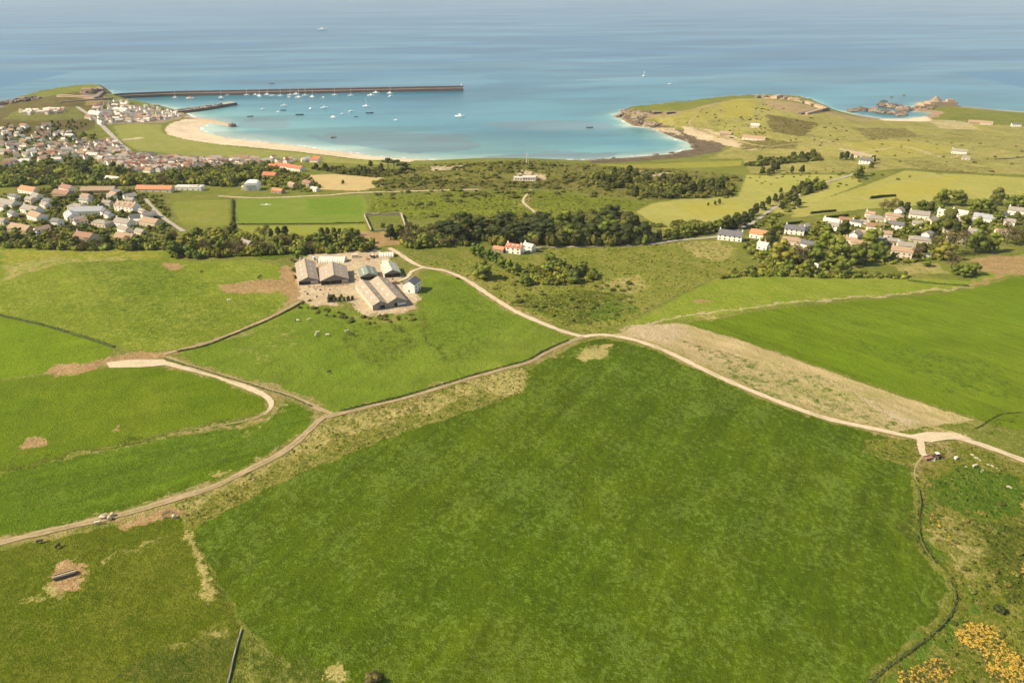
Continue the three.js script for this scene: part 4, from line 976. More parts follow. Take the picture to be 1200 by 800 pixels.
// a: sward, b: its patches, d: dry or bare flecks, s: patch size in metres, f: share of flecks, g: grain
const COVER = {
  ground: { a: [.145, .170, .026], b: [.105, .135, .020], d: [.24, .21, .08], s: 30, f: .25, g: .6 },
  big: { a: [0.0532, 0.0916, 0.0016], b: [0.0738, 0.1095, 0.0026], d: [0.1075, 0.1587, 0.0271], s: 24, f: .25, g: .9, dir: 'big', k: .8 },
  dry: { a: [0.141, 0.150, 0.023], b: [0.084, 0.114, 0.011], d: [0.282, 0.238, 0.088], s: 9, f: .35, g: .9 },
  cow: { a: [0.1135, 0.1765, 0.0117], b: [0.1470, 0.1950, 0.0225], d: [0.0836, 0.1339, 0.0072], s: 18, f: .34, g: 1.1, dir: 'big', k: .3 },
  lefta: { a: [0.1566, 0.2056, 0.0180], b: [0.1109, 0.1610, 0.0108], d: [0.2200, 0.2328, 0.0450], s: 30, f: .25, g: .95, dir: 'leftd', k: .3 },
  leftb: { a: [0.1179, 0.1892, 0.0054], b: [0.1443, 0.2037, 0.0117], d: [0.0880, 0.1445, 0.0036], s: 20, f: .3, g: .8, dir: 'leftd', k: .4 },
  leftc: { a: [0.0911, 0.1470, 0.0036], b: [0.1279, 0.1705, 0.0081], d: [0.0635, 0.1098, 0.0027], s: 16, f: .3, g: .9, dir: 'leftd', k: .3 },
  leftd: { a: [0.0662, 0.1186, 0.0027], b: [0.0828, 0.1333, 0.0045], d: [0.1196, 0.1637, 0.0198], s: 26, f: .14, g: .65, dir: 'leftd', k: .9 },
  lefte: { a: [0.0651, 0.0953, 0.0019], b: [0.0894, 0.1128, 0.0058], d: [0.1166, 0.1254, 0.0156], s: 14, f: .3, g: 1.0 },
  bare: { a: [0.3760, 0.3055, 0.1645], b: [0.2538, 0.2444, 0.0846], d: [0.4230, 0.3478, 0.2068], s: 30, f: .08, g: .14, dir: 'right', k: .7 },
  right: { a: [0.1012, 0.1607, 0.0045], b: [0.1260, 0.1744, 0.0099], d: [0.0727, 0.1235, 0.0036], s: 30, f: .25, g: .75, dir: 'right', k: .7 },
  rightn: { a: [0.1540, 0.2153, 0.0162], b: [0.1830, 0.2279, 0.0270], d: [0.2376, 0.2425, 0.0540], s: 30, f: .2, g: .65, dir: 'right', k: .3 },
  scrub: { a: [.130, .165, .018], b: [.170, .180, .030], d: [.26, .22, .08], s: 14, f: .3, g: .8 },
  rough: { a: [0.0915, 0.1232, 0.0085], b: [0.1342, 0.1476, 0.0195], d: [0.2147, 0.1830, 0.0586], s: 11, f: .35, g: 1.0 },
  pitch: { a: [.150, .215, .026], b: [.175, .225, .036], d: [.11, .17, .015], s: 26, f: .15, g: .4 },
  strip: { a: [0.224, 0.250, 0.033], b: [0.190, 0.230, 0.027], d: [0.260, 0.260, 0.090], s: 20, f: .2, g: .3 },
  pitchl: { a: [0.168, 0.205, 0.027], b: [0.202, 0.215, 0.036], d: [0.240, 0.240, 0.100], s: 20, f: .2, g: .35 },
  meadow: { a: [.155, .185, .018], b: [.118, .148, .014], d: [.070, .085, .010], s: 16, f: .25, g: .8 },
  heath: { a: [.135, .142, .022], b: [.088, .098, .016], d: [.27, .23, .09], s: 14, f: .3, g: .9 },
  golf: { a: [.315, .310, .080], b: [.265, .275, .062], d: [.36, .34, .12], s: 34, f: .2, g: .4 },
  golfb: { a: [.300, .295, .075], b: [.250, .260, .058], d: [.36, .32, .12], s: 34, f: .2, g: .45 },
  tan: { a: [0.460, 0.360, 0.170], b: [0.400, 0.330, 0.160], d: [0.520, 0.410, 0.220], s: 20, f: .2, g: .3 },
  links: { a: [.230, .250, .065], b: [.190, .215, .048], d: [.29, .27, .09], s: 30, f: .25, g: .4 },
  meadowr: { a: [0.235, 0.240, 0.036], b: [0.190, 0.200, 0.030], d: [0.300, 0.270, 0.100], s: 25, f: .2, g: .4 },
  headland: { a: [.260, .255, .066], b: [.150, .155, .036], d: [.34, .29, .13], s: 26, f: .35, g: 1.0 },
  fortgreen: { a: [.120, .130, .030], b: [.090, .095, .024], d: [.2, .17, .08], s: 16, f: .3, g: .8 },
  hillleft: { a: [.110, .115, .026], b: [.078, .085, .022], d: [.19, .16, .07], s: 25, f: .3, g: .6 },
  yard: { a: [0.4653, 0.3807, 0.2538], b: [0.3553, 0.2792, 0.1730], d: [0.5245, 0.4568, 0.3384], s: 9, f: .35, g: .5 },
  // laid over the sward
  earth: { a: [0.306, 0.211, 0.099], b: [0.239, 0.162, 0.072], d: [0.378, 0.288, 0.162], s: 5, f: .3, g: .5 },
  straw: { a: [0.310, 0.270, 0.100], b: [0.240, 0.240, 0.075], d: [0.400, 0.340, 0.150], s: 6, f: .3, g: .6 },
  pale: { a: [0.3892, 0.3215, 0.2030], b: [0.3215, 0.2707, 0.1523], d: [0.4399, 0.3722, 0.2538], s: 7, f: .3, g: .4 },
  olive: { a: [0.0483, 0.0747, 0.0046], b: [0.0713, 0.0931, 0.0080], d: [0.1219, 0.1219, 0.0253], s: 6, f: .3, g: .9 },
  green: { a: [0.112, 0.200, 0.014], b: [0.146, 0.210, 0.018], d: [0.090, 0.160, 0.012], s: 10, f: .2, g: .5 },
  brown: { a: [0.200, 0.135, 0.070], b: [0.280, 0.200, 0.110], d: [0.400, 0.310, 0.190], s: 3, f: .4, g: .8 },
  lush: { a: [0.0506, 0.1012, 0.0046], b: [0.0725, 0.1230, 0.0080], d: [0.1115, 0.1472, 0.0207], s: 8, f: .3, g: .8 },
  yellow: { a: [0.270, 0.260, 0.050], b: [0.258, 0.240, 0.027], d: [0.330, 0.300, 0.080], s: 16, f: .2, g: .4 },
  sandy: { a: [0.450, 0.378, 0.252], b: [0.360, 0.306, 0.189], d: [0.504, 0.441, 0.324], s: 8, f: .3, g: .4 },
  heathbrown: { a: [0.105, 0.095, 0.030], b: [0.078, 0.075, 0.013], d: [0.160, 0.130, 0.060], s: 12, f: .3, g: .7 },
  tanrock: { a: [0.340, 0.260, 0.150], b: [0.240, 0.190, 0.100], d: [0.160, 0.150, 0.050], s: 8, f: .3, g: .8 },
  golfpale: { a: [0.325, 0.300, 0.051], b: [0.291, 0.285, 0.047], d: [0.330, 0.320, 0.110], s: 22, f: .2, g: .25 },
  town: { a: [0.240, 0.200, 0.145], b: [0.170, 0.155, 0.100], d: [0.360, 0.310, 0.250], s: 9, f: .35, g: .7 },
  garden: { a: [0.129, 0.150, 0.020], b: [0.101, 0.110, 0.017], d: [0.300, 0.260, 0.170], s: 9, f: .3, g: .7 },
  mown: { a: [0.075, 0.132, 0.011], b: [0.066, 0.123, 0.007], d: [0.106, 0.167, 0.026], s: 6, f: .2, g: .4 },
  verge: { a: [0.250, 0.215, 0.095], b: [0.190, 0.180, 0.030], d: [0.340, 0.270, 0.140], s: 4, f: .3, g: .7 },
  sand: { a: [0.6260, 0.5414, 0.3976], b: [0.4738, 0.3976, 0.2792], d: [0.5584, 0.4907, 0.3722], s: 14, f: .2, g: .2 },
  shingle: { a: [0.115, 0.090, 0.062], b: [0.080, 0.064, 0.045], d: [0.200, 0.160, 0.110], s: 6, f: .3, g: .8 },
  rock: { a: [0.300, 0.225, 0.150], b: [0.200, 0.150, 0.100], d: [0.360, 0.290, 0.200], s: 7, f: .3, g: .9 },
};
const along = (p, i, j) => { const q = sheets_.find((t) => t[0] === p)[1], dx = q[2 * j] - q[2 * i], dz = q[2 * j + 1] - q[2 * i + 1], l = Math.hypot(dx, dz); return [dx / l, dz / l]; };
const DRILL = { big: along('big', 30, 35), right: along('right', 0, 14), leftd: along('leftd', 1, 3) };   // the way each field was last driven
const coverList = Object.values(COVER), coverId = Object.fromEntries(Object.keys(COVER).map((k, i) => [k, i]));
function ribbonQuads(line, width) {    // [quad, quad ...] along a polyline of x,z pairs
  const q = [], n = line.length / 2, L = [], R = [];
  for (let i = 0; i < n; i++) {
    const a = Math.max(i - 1, 0), b = Math.min(i + 1, n - 1), dx = line[b * 2] - line[a * 2], dz = line[b * 2 + 1] - line[a * 2 + 1], l = Math.hypot(dx, dz) || 1;
    const w = typeof width === 'function' ? width(i) : width;
    L.push([line[i * 2] - dz / l * w / 2, line[i * 2 + 1] + dx / l * w / 2]); R.push([line[i * 2] + dz / l * w / 2, line[i * 2 + 1] - dx / l * w / 2]);
  }
  for (let i = 0; i < n - 1; i++) q.push([...L[i], ...L[i + 1], ...R[i + 1], ...R[i]]);
  return q;
}
function smoothLine(line, step) {      // Catmull-Rom through the surveyed points
  const pts = []; for (let i = 0; i < line.length; i += 2) pts.push(new THREE.Vector3(line[i], 0, line[i + 1]));
  const c = new THREE.CatmullRomCurve3(pts, false, 'centripetal'), n = Math.max(2, Math.round(c.getLength() / step)), out = [];
  for (const p of c.getSpacedPoints(n)) out.push(p.x, p.z);
  return out;
}
const ZONES = [
  { x0: -330, x1: 330, z0: -336, z1: -96, w: 2048, h: 745 },
  { x0: -468, x1: 468, z0: -600, z1: -336, w: 2048, h: 578 },
  { x0: -810, x1: 810, z0: -1104, z1: -600, w: 2048, h: 760 },
  { x0: -1620, x1: 1620, z0: -2160, z1: -1104, w: 2048, h: 900 },
];
function fillPoly(buf, zn, poly, id) {
  const n = poly.length / 2, sx = zn.w / (zn.x1 - zn.x0), sz = zn.h / (zn.z1 - zn.z0); let zmin = 1e9, zmax = -1e9;
  for (let i = 0; i < n; i++) { zmin = Math.min(zmin, poly[2 * i + 1]); zmax = Math.max(zmax, poly[2 * i + 1]); }
  const r0 = Math.max(0, Math.floor((zmin - zn.z0) * sz)), r1 = Math.min(zn.h - 1, Math.ceil((zmax - zn.z0) * sz));
  for (let r = r0; r <= r1; r++) {
    const z = zn.z0 + (r + 0.5) / sz, xs = [];
    for (let i = 0; i < n; i++) {
      const j = (i + 1) % n, az = poly[2 * i + 1], bz = poly[2 * j + 1];
      if ((az > z) !== (bz > z)) xs.push(poly[2 * i] + (z - az) / (bz - az) * (poly[2 * j] - poly[2 * i]));
    }
    xs.sort((a, b) => a - b);
    for (let k = 0; k + 1 < xs.length; k += 2) {
      const c0 = Math.max(0, Math.round((xs[k] - zn.x0) * sx)), c1 = Math.min(zn.w, Math.round((xs[k + 1] - zn.x0) * sx));
      if (c1 > c0) buf.fill(id, r * zn.w + c0, r * zn.w + c1);
    }
  }
}
const trackLines = tracks_.map((t) => [t[0], t[1], t[2], smoothLine(t[3], 3)]);
const fadeLines = lines_.map((l) => [l[0], l[1], l[2], smoothLine(l[3], 4)]);
const tmpN = new THREE.Vector3();
function streak(x, z, C) { const [a, b] = DRILL[C.dir], u = x * a + z * b, v = -x * b + z * a; return C.k * ((sample(N3, u / 260, v / 46) - 0.5) * 0.5 + (sample(N1, u / 420 + 0.3, v / 34) - 0.5) * 0.4 + (Math.abs(v / 24 - Math.round(v / 24)) < 0.022 || Math.abs((v - 2) / 24 - Math.round((v - 2) / 24)) < 0.022 ? 0.16 * sample(N3, u / 60, v / 60) : 0)); }
function paintZone(zn) {
  const base = new Uint8Array(zn.w * zn.h).fill(coverId.ground), over = new Uint8Array(zn.w * zn.h), covers = [0];
  for (const [n, p] of sheets_) if (n !== 'yard') fillPoly(base, zn, p, coverId[n]);
  for (const p of fore_) fillPoly(base, zn, p, coverId.shingle);
  for (const p of beach_) fillPoly(base, zn, p, coverId.sand);
  const kinds = [null];
  const layer = (k, c, polys) => { kinds.push([coverId[k], c]); for (const p of polys) fillPoly(over, zn, p, kinds.length - 1); };
  layer('yard', 0.97, [sheets_.find((t) => t[0] === 'yard')[1]]);
  for (const [k, c, p] of over_) layer(k, c, [p]);
  for (const [k, w, c, l] of fadeLines) layer(k, c, ribbonQuads(l, Math.max(w, 1.3 * (zn.x1 - zn.x0) / zn.w)));
  for (const [n, k, w, l] of trackLines) layer(k === 'tarmac' ? 'garden' : 'verge', 0.6, ribbonQuads(l, w + 3));
  const data = new Uint8Array(zn.w * zn.h * 4), mx = (zn.x1 - zn.x0) / zn.w, mz = (zn.z1 - zn.z0) / zn.h, warp = Math.max(0.9, mx * 1.6);
  for (let r = 0; r < zn.h; r++) for (let c = 0; c < zn.w; c++) {
    const x = zn.x0 + (c + 0.5) * mx, z = zn.z0 + (r + 0.5) * mz;
    const wx = (nz(x, z, 3.5) - 0.5) * 5 * warp, wz = (nz(x + 91, z - 47, 3.5, N2) - 0.5) * 5 * warp;
    const cc = clamp(Math.round(c + wx / mx), 0, zn.w - 1), rw = clamp(Math.round(r + wz / mz), 0, zn.h - 1), at = rw * zn.w + cc;
    let C = coverList[base[at]];
    const n3 = nz(x, z, 4.5, N3), fine = nz(x, z, 1.1, NF), mid = nz(x + 13, z + 7, 2.2, N3);
    const ox = wx + (nz(x + 3, z, 11) - 0.5) * 16 + (fine - 0.5) * 7, oz = wz + (nz(x, z + 77, 11, N2) - 0.5) * 16 + (mid - 0.5) * 7;
    const K = kinds[over[clamp(Math.round(r + oz / mz), 0, zn.h - 1) * zn.w + clamp(Math.round(c + ox / mx), 0, zn.w - 1)]];
    const kw = K ? clamp((K[1] * 1.12 - sh(n3 * 0.6 + fine * 0.4, 2.2)) / 0.35 + 0.5) : 0;
    if (base[at] === coverId.ground) {
      const s = shoreAt(x, z), h = ground(x, z);
      if (h < 2.2 + nz(x, z, 12) * 3 && s < 25) C = coverList[coverId.rock];
      else if (slopeAt(x, z, tmpN).y < 0.86 + (nz(x, z, 9) - 0.5) * 0.1) C = coverList[coverId.rock];
    }
    const o = (r * zn.w + c) * 4, cols = [];
    for (const [Q, share] of kw > 0 && kw < 1 ? [[C, 1 - kw], [coverList[K[0]], kw]] : [[kw === 1 ? coverList[K[0]] : C, 1]]) {
    const C = Q;
    const p = sh(0.4 * nz(x, z, C.s * 1.8) + 0.3 * nz(x + 17, z, C.s * 0.6) + 0.3 * nz(x - 31, z + 57, C.s * 0.2, N2), 3.6), fl = sh(0.4 * nz(x + 71, z + 5, C.s * 0.45, N2) + 0.6 * mid, 5) > 1 - C.f ? sh(fine, 2.4) * 0.8 : 0;
    const tone = 1 + C.g * ((fine - 0.5) * 0.9 + (mid - 0.5) * 0.8 + (nz(x, z, 9, N2) - 0.5) * 0.35) + (C.dir ? streak(x, z, C) : 0);
    for (let k = 0; k < 3; k++) cols[k] = (cols[k] ?? 0) + share * lerp(lerp(C.a[k], C.b[k], p), C.d[k], fl) * tone;
    }
    for (let k = 0; k < 3; k++) data[o + k] = srgb8(cols[k]);
    data[o + 3] = 255;
  }
  const t = new THREE.DataTexture(data, zn.w, zn.h, THREE.RGBAFormat); t.colorSpace = THREE.SRGBColorSpace; t.magFilter = THREE.LinearFilter; t.minFilter = THREE.LinearMipmapLinearFilter; t.generateMipmaps = true; t.needsUpdate = true;
  return t;
}
function tileTexture(fn, size = 256, color = false) {
  const d = new Uint8Array(size * size * 4);
  for (let y = 0; y < size; y++) for (let x = 0; x < size; x++) { const v = fn(x / size, y / size), o = (y * size + x) * 4; for (let k = 0; k < 3; k++) d[o + k] = color ? srgb8(v[k]) : 255 * clamp(v); d[o + 3] = 255; }
  const t = new THREE.DataTexture(d, size, size, THREE.RGBAFormat); t.wrapS = t.wrapT = THREE.RepeatWrapping; t.magFilter = THREE.LinearFilter; t.minFilter = THREE.LinearMipmapLinearFilter; t.generateMipmaps = true; if (color) t.colorSpace = THREE.SRGBColorSpace; t.needsUpdate = true; return t;
}
const grassBump = tileTexture((u, v) => 0.45 * sample(N3, u, v) + 0.35 * sample(NF, u, v) + 0.2 * sample(N1, u, v), 512);
grassBump.channel = 1;
const zoneMats = ZONES.map((zn) => new THREE.MeshPhysicalMaterial({ map: paintZone(zn), roughness: 1, specularIntensity: 0.12, bumpMap: grassBump, bumpScale: 0.9 }));
const outerMat = new THREE.MeshStandardMaterial({ color: new THREE.Color(.12, .17, .03), roughness: 1, bumpMap: grassBump, bumpScale: 0.9 });
const allMats = [...zoneMats, outerMat];
const zoneOf = (x, z) => { for (let k = 0; k < 4; k++) { const q = ZONES[k]; if (x >= q.x0 && x <= q.x1 && z >= q.z0 && z <= q.z1) return k; } return 4; };

// sheets that follow the land exactly, clipped from its own triangles
function clipHalf(p, a, b, c) {       // keep a*x + b*z <= c
  const out = []; const n = p.length;
  for (let i = 0; i < n; i += 2) {
    const j = (i + 2) % n, d0 = a * p[i] + b * p[i + 1] - c, d1 = a * p[j] + b * p[j + 1] - c;
    if (d0 <= 0) out.push(p[i], p[i + 1]);
    if ((d0 < 0 && d1 > 0) || (d0 > 0 && d1 < 0)) { const t = d0 / (d0 - d1); out.push(p[i] + (p[j] - p[i]) * t, p[i + 1] + (p[j + 1] - p[i + 1]) * t); }
  }
  return out;
}
const areaOf = (p) => { let s = 0; for (let i = 0; i < p.length; i += 2) { const j = (i + 2) % p.length; s += p[i] * p[j + 1] - p[j] * p[i + 1]; } return s / 2; };
class Sheet {
  constructor(lift, planUv = true) { this.lift = lift; this.plan = planUv; this.tri = [[], [], [], [], []]; }
  push(zone, x, z) { this.tri[zone].push(x, z); }
  add(poly) {
    let zmin = 1e9, zmax = -1e9; for (let i = 1; i < poly.length; i += 2) { zmin = Math.min(zmin, poly[i]); zmax = Math.max(zmax, poly[i]); }
    const i0 = Math.max(0, Math.floor((zmin - Z0) / CELL)), i1 = Math.min(GH - 2, Math.floor((zmax - Z0) / CELL));
    for (let i = i0; i <= i1; i++) {
      const za = Z0 + i * CELL, zb = za + CELL, row = clipHalf(clipHalf(poly, 0, -1, -za), 0, 1, zb); if (row.length < 6) continue;
      let xmin = 1e9, xmax = -1e9; for (let k = 0; k < row.length; k += 2) { xmin = Math.min(xmin, row[k]); xmax = Math.max(xmax, row[k]); }
      const j0 = Math.max(0, Math.floor((xmin - X0) / CELL)), j1 = Math.min(GW - 2, Math.floor((xmax - X0) / CELL));
      for (let j = j0; j <= j1; j++) {
        const xa = X0 + j * CELL, xb = xa + CELL, cell = clipHalf(clipHalf(row, -1, 0, -xa), 1, 0, xb); if (cell.length < 6) continue;
        const zone = this.plan ? zoneOf(xa + 3, za + 3) : 0;
        if (Math.abs(areaOf(cell)) > CELL * CELL - 1e-6) { this.cell(zone, xa, za); continue; }
        for (const s of [1, -1]) {      // the two triangles of the cell: u >= v and u <= v
          const t = clipHalf(cell, -s, s, s * (za - xa)); if (t.length < 6 || Math.abs(areaOf(t)) < 1e-4) continue;
          const pts = []; for (let k = 0; k < t.length; k += 2) pts.push(new THREE.Vector2(t[k], t[k + 1]));
          if (THREE.ShapeUtils.isClockWise(pts)) pts.reverse();
          for (const [a, b, c] of THREE.ShapeUtils.triangulateShape(pts, [])) for (const q of [a, c, b]) this.push(zone, pts[q].x, pts[q].y);
        }
      }
    }
    return this;
  }
  cell(zone, xa, za) { const xb = xa + CELL, zb = za + CELL; for (const q of [[xa, za], [xb, zb], [xb, za], [xa, za], [xa, zb], [xb, zb]]) this.push(zone, ...q); }
  build() {
    const pos = [], nor = [], uv = [], uv1 = [], g = new THREE.BufferGeometry(); let start = 0; const key = new Map(), index = [];
    this.tri.forEach((t, zone) => {
      if (!t.length) return; const zn = ZONES[zone] ?? { x0: 0, x1: 1, z0: 0, z1: 1 };
      for (let k = 0; k < t.length; k += 2) {
        const x = t[k], z = t[k + 1], id = zone + '|' + x.toFixed(3) + '|' + z.toFixed(3); let at = key.get(id);
        if (at === undefined) {
          at = pos.length / 3; key.set(id, at); slopeAt(x, z, tmpN);
          pos.push(x, ground(x, z) + this.lift, z); nor.push(tmpN.x, tmpN.y, tmpN.z); uv1.push(x / 20, z / 20);
          if (this.plan) uv.push((x - zn.x0) / (zn.x1 - zn.x0), (z - zn.z0) / (zn.z1 - zn.z0)); else uv.push(x / 10, z / 10);
        }
        index.push(at);
      }
      g.addGroup(start, t.length / 2, zone); start += t.length / 2;
    });
    g.setAttribute('position', new THREE.Float32BufferAttribute(pos, 3)); g.setAttribute('normal', new THREE.Float32BufferAttribute(nor, 3));
    g.setAttribute('uv', new THREE.Float32BufferAttribute(uv, 2)); g.setAttribute('uv1', new THREE.Float32BufferAttribute(uv1, 2)); g.setIndex(index);
    return g;
  }
}
{ // the whole island
  const s = new Sheet(0);
  for (let i = 0; i < GH - 1; i++) for (let j = 0; j < GW - 1; j++) {
    const o = i * GW + j; if (Math.max(GR[o], GR[o + 1], GR[o + GW], GR[o + GW + 1]) < -2.5) continue;
    const xa = X0 + j * CELL, za = Z0 + i * CELL; if (Math.abs(xa) > -za * 0.82 + 170) continue;
    s.cell(zoneOf(xa + 3, za + 3), xa, za);
  }
  structure('ground', s.build(), allMats);
}
const SHEETNAME = { big: ['field', 'large dark green field filling the foreground'], dry: ['grass_verge', 'dry yellowish grass strip beside the earth track'], cow: ['field', 'cow pasture below the farm'], lefta: ['field', 'yellowish pasture below the left village'], leftb: ['field', 'green field above the muddy gateway'], leftc: ['field', 'pasture inside the curve of the pale track'], leftd: ['field', 'mown field with stripes along the earth track'], lefte: ['field', 'rough pasture with the cattle feeder'], bare: ['field', 'bare pale strip beside the farm track'], right: ['field', 'smooth green field beyond the bare strip'], rightn: ['field', 'green field below the right village'], scrub: ['rough_grass', 'marshy scrub between farm track and road'], rough: ['rough_grass', 'rough pasture with gorse'], pitch: ['playing_field'], strip: ['field', 'pale green strip below the playing field'], pitchl: ['field', 'field left of the playing field'], meadow: ['rough_grass', 'rough meadow below the heath'], heath: ['heath'], golf: ['golf_course'], golfb: ['golf_course'], tan: ['field', 'ploughed tan field'], links: ['grass_common', 'green common behind the beach'], meadowr: ['field'], headland: ['headland'], fortgreen: ['grass_slope'], hillleft: ['hillside'], yard: ['farmyard'] };
sheets_.forEach(([n, p], i) => structure(SHEETNAME[n][0], new Sheet(0.03 + 0.005 * i).add(p).build(), allMats, SHEETNAME[n][1]));
for (const p of beach_) structure('beach', new Sheet(0.2).add(p).build(), allMats);
for (const p of fore_) structure('foreshore', new Sheet(0.19).add(p).build(), allMats);
// tracks and roads
function surface(a, b, gr) { return tileTexture((u, v) => { const n = sh(0.5 * sample(N1, u, v) + 0.5 * sample(N3, u, v), 2), f = 1 + (sample(NF, u, v) - 0.5) * gr; return [0, 1, 2].map((k) => lerp(a[k], b[k], n) * f); }, 256, true); }
const trackMats = { pale: surface([.52, .45, .32], [.42, .35, .235], .35), earth: surface([.36, .285, .165], [.26, .20, .11], .5), straw: surface([.32, .28, .12], [.22, .22, .07], .6), tarmac: surface([.36, .335, .29], [.30, .28, .245], .3) };
for (const k in trackMats) trackMats[k] = new THREE.MeshStandardMaterial({ map: trackMats[k], roughness: 0.95 });
trackLines.forEach(([n, k, w, l], i) => {
  const s = new Sheet(0.22 + 0.004 * i, false);
  const n2 = l.length / 2; for (const q of ribbonQuads(l, (j) => w * rr(0.8, 1.18) * (k === 'straw' || i === 3 ? Math.min(1, (n2 - 1 - j) / 14 + 0.12) : 1))) s.add(q);
  structure(n, s.build(), trackMats[k]);
});
for (const [n, k, w, l] of trackLines) if (n === 'track' && k !== 'straw') {      // grass growing between the wheel ruts
  const s = new Sheet(0.36, false), ws = []; for (let i = 0; i < l.length; i += 2) ws.push(Math.max(0.02, (nz(l[i], l[i + 1], 7) - (k === 'pale' ? 0.5 : 0.36)) * 5 * rr(.4, 1.2)));
  ribbonQuads(l, (i) => Math.min(ws[i], w * .34)).forEach((q, i) => { if (ws[i] > .12 || ws[i + 1] > .12) s.add(q); });
  structure('grass_strip', s.build(), trackMats.straw);
}
chalk_.forEach((p, i) => structure('track', new Sheet(0.31 + 0.004 * i, false).add(p).build(), trackMats.pale));

// ---------------------------------------------------------------- the sea
{
  const inPoly = (p, x, z) => { let c = false; for (let i = 0, j = p.length - 2; i < p.length; j = i, i += 2) if ((p[i + 1] > z) !== (p[j + 1] > z) && x < p[i] + (z - p[i + 1]) / (p[j + 1] - p[i + 1]) * (p[j] - p[i])) c = !c; return c; };
  const deep = [.012, .112, .215], mid = [.050, .180, .235], shoal = [.110, .262, .270], pool = [.32, .43, .375], weed = [.105, .165, .195], dark = [.016, .095, .185], glass = [.085, .200, .265];
  const seaColor = (x, z, out) => {
    const wx = x + (nz(x, z, 60) - 0.5) * 90, wz = z + (nz(x + 50, z, 60, N2) - 0.5) * 90;
    let s, sl; if (z > -2160 && Math.abs(x) < 1620) { s = -shoreAt(x, z); } else s = 700;
    const inBay = smooth(-2150, -1900, z + Math.max(0, x - 100) * 0.5) , d = s + (nz(x, z, 40) - 0.5) * 30, bay = smooth(750, 250, Math.abs(x + 250) - 100);
    const beachy = smooth(1000, 200, Math.hypot(x + 420, (z + 1280) * 1.2)), c1 = smooth(0, 9 + 60 * beachy, d), c2 = smooth(4, 36 + 330 * beachy * beachy, d), c3 = smooth(-1500, -3200, z + (nz(x, z, 220) - 0.5) * 900);
    for (let k = 0; k < 3; k++) { let v = lerp(pool[k], shoal[k], c1); v = lerp(v, mid[k], c2); v = lerp(v, deep[k], c3); out[k] = v; }
    for (const w of weed_) if (inPoly(w, wx, wz * 1.0 + (nz(x, z, 20) - 0.5) * 16)) for (let k = 0; k < 3; k++) out[k] = lerp(out[k], weed[k], 0.62);
    if (d > -6 && s < 14 && beachy > .3 && nz(x, z, 14, N2) > .47 && Math.abs(s - 6 - (nz(x, z, 25) - .5) * 12) < 1.6) for (let k = 0; k < 3; k++) out[k] = lerp(out[k], .75, .7);
    const st = sh(sample(N1, x / 5200 + z / 9000, z / 1500 + x / 6000), 2.6), st2 = sh(sample(N2, x / 2600, z / 620 + x / 4000), 3);
    for (let k = 0; k < 3; k++) out[k] = lerp(out[k], lerp(dark[k], glass[k], st), 0.5 * smooth(150, 500, s)) * (0.82 + 0.36 * st2);
    for (const w of slick_) if (inPoly(w, wx + (nz(x, z, 150) - 0.5) * 220, wz + (nz(x + 9, z, 90) - 0.5) * 160)) for (let k = 0; k < 3; k++) out[k] = lerp(out[k], dark[k], 0.45);
    const g = 1 + (nz(x, z, 8, N3) - 0.5) * 0.16; for (let k = 0; k < 3; k++) out[k] *= g;
    return out;
  };
  const zones = [{ x0: -1300, x1: 1300, z0: -2400, z1: -960, w: 1800, h: 1000 }, { x0: -4200, x1: 4200, z0: -7000, z1: -2400, w: 1400, h: 1000 }, { x0: -24000, x1: 24000, z0: -40000, z1: -7000, w: 700, h: 700 }];
  const mats = zones.map((q) => {
    const d = new Uint8Array(q.w * q.h * 4), c = [0, 0, 0];
    for (let r = 0; r < q.h; r++) for (let i = 0; i < q.w; i++) { seaColor(q.x0 + (i + 0.5) / q.w * (q.x1 - q.x0), q.z0 + (r + 0.5) / q.h * (q.z1 - q.z0), c); const o = (r * q.w + i) * 4; for (let k = 0; k < 3; k++) d[o + k] = srgb8(c[k]); d[o + 3] = 255; }
    const t = new THREE.DataTexture(d, q.w, q.h, THREE.RGBAFormat); t.colorSpace = THREE.SRGBColorSpace; t.magFilter = THREE.LinearFilter; t.minFilter = THREE.LinearMipmapLinearFilter; t.generateMipmaps = true; t.needsUpdate = true;
    return new THREE.MeshPhysicalMaterial({ map: t, roughness: 0.34, ior: 1.33, specularIntensity: 0.6 });
  });
  mats.push(new THREE.MeshPhysicalMaterial({ color: new THREE.Color(.012, .112, .215), roughness: 0.34, ior: 1.33, specularIntensity: 0.6 }));
  const pos = [], nor = [], uv = [], index = [], g = new THREE.BufferGeometry();
  const rect = (x0, x1, z0, z1, q, m) => {
    const n = pos.length / 3; for (const [x, z] of [[x0, z0], [x1, z0], [x1, z1], [x0, z1]]) { pos.push(x, 0, z); nor.push(0, 1, 0); uv.push((x - q.x0) / (q.x1 - q.x0), (z - q.z0) / (q.z1 - q.z0)); }
    g.addGroup(index.length, 6, m); index.push(n, n + 2, n + 1, n, n + 3, n + 2);
  };
  zones.forEach((q, k) => rect(q.x0, q.x1, q.z0, q.z1, q, k));
  for (const s of [-1, 1]) { rect(Math.min(s * 1300, s * 24000), Math.max(s * 1300, s * 24000), -2400, -960, zones[0], 3); rect(Math.min(s * 4200, s * 24000), Math.max(s * 4200, s * 24000), -7000, -2400, zones[0], 3); }
  g.setAttribute('position', new THREE.Float32BufferAttribute(pos, 3)); g.setAttribute('normal', new THREE.Float32BufferAttribute(nor, 3)); g.setAttribute('uv', new THREE.Float32BufferAttribute(uv, 2)); g.setIndex(index);
  structure('sea', g, mats);
}
console.log('ground and sea done');
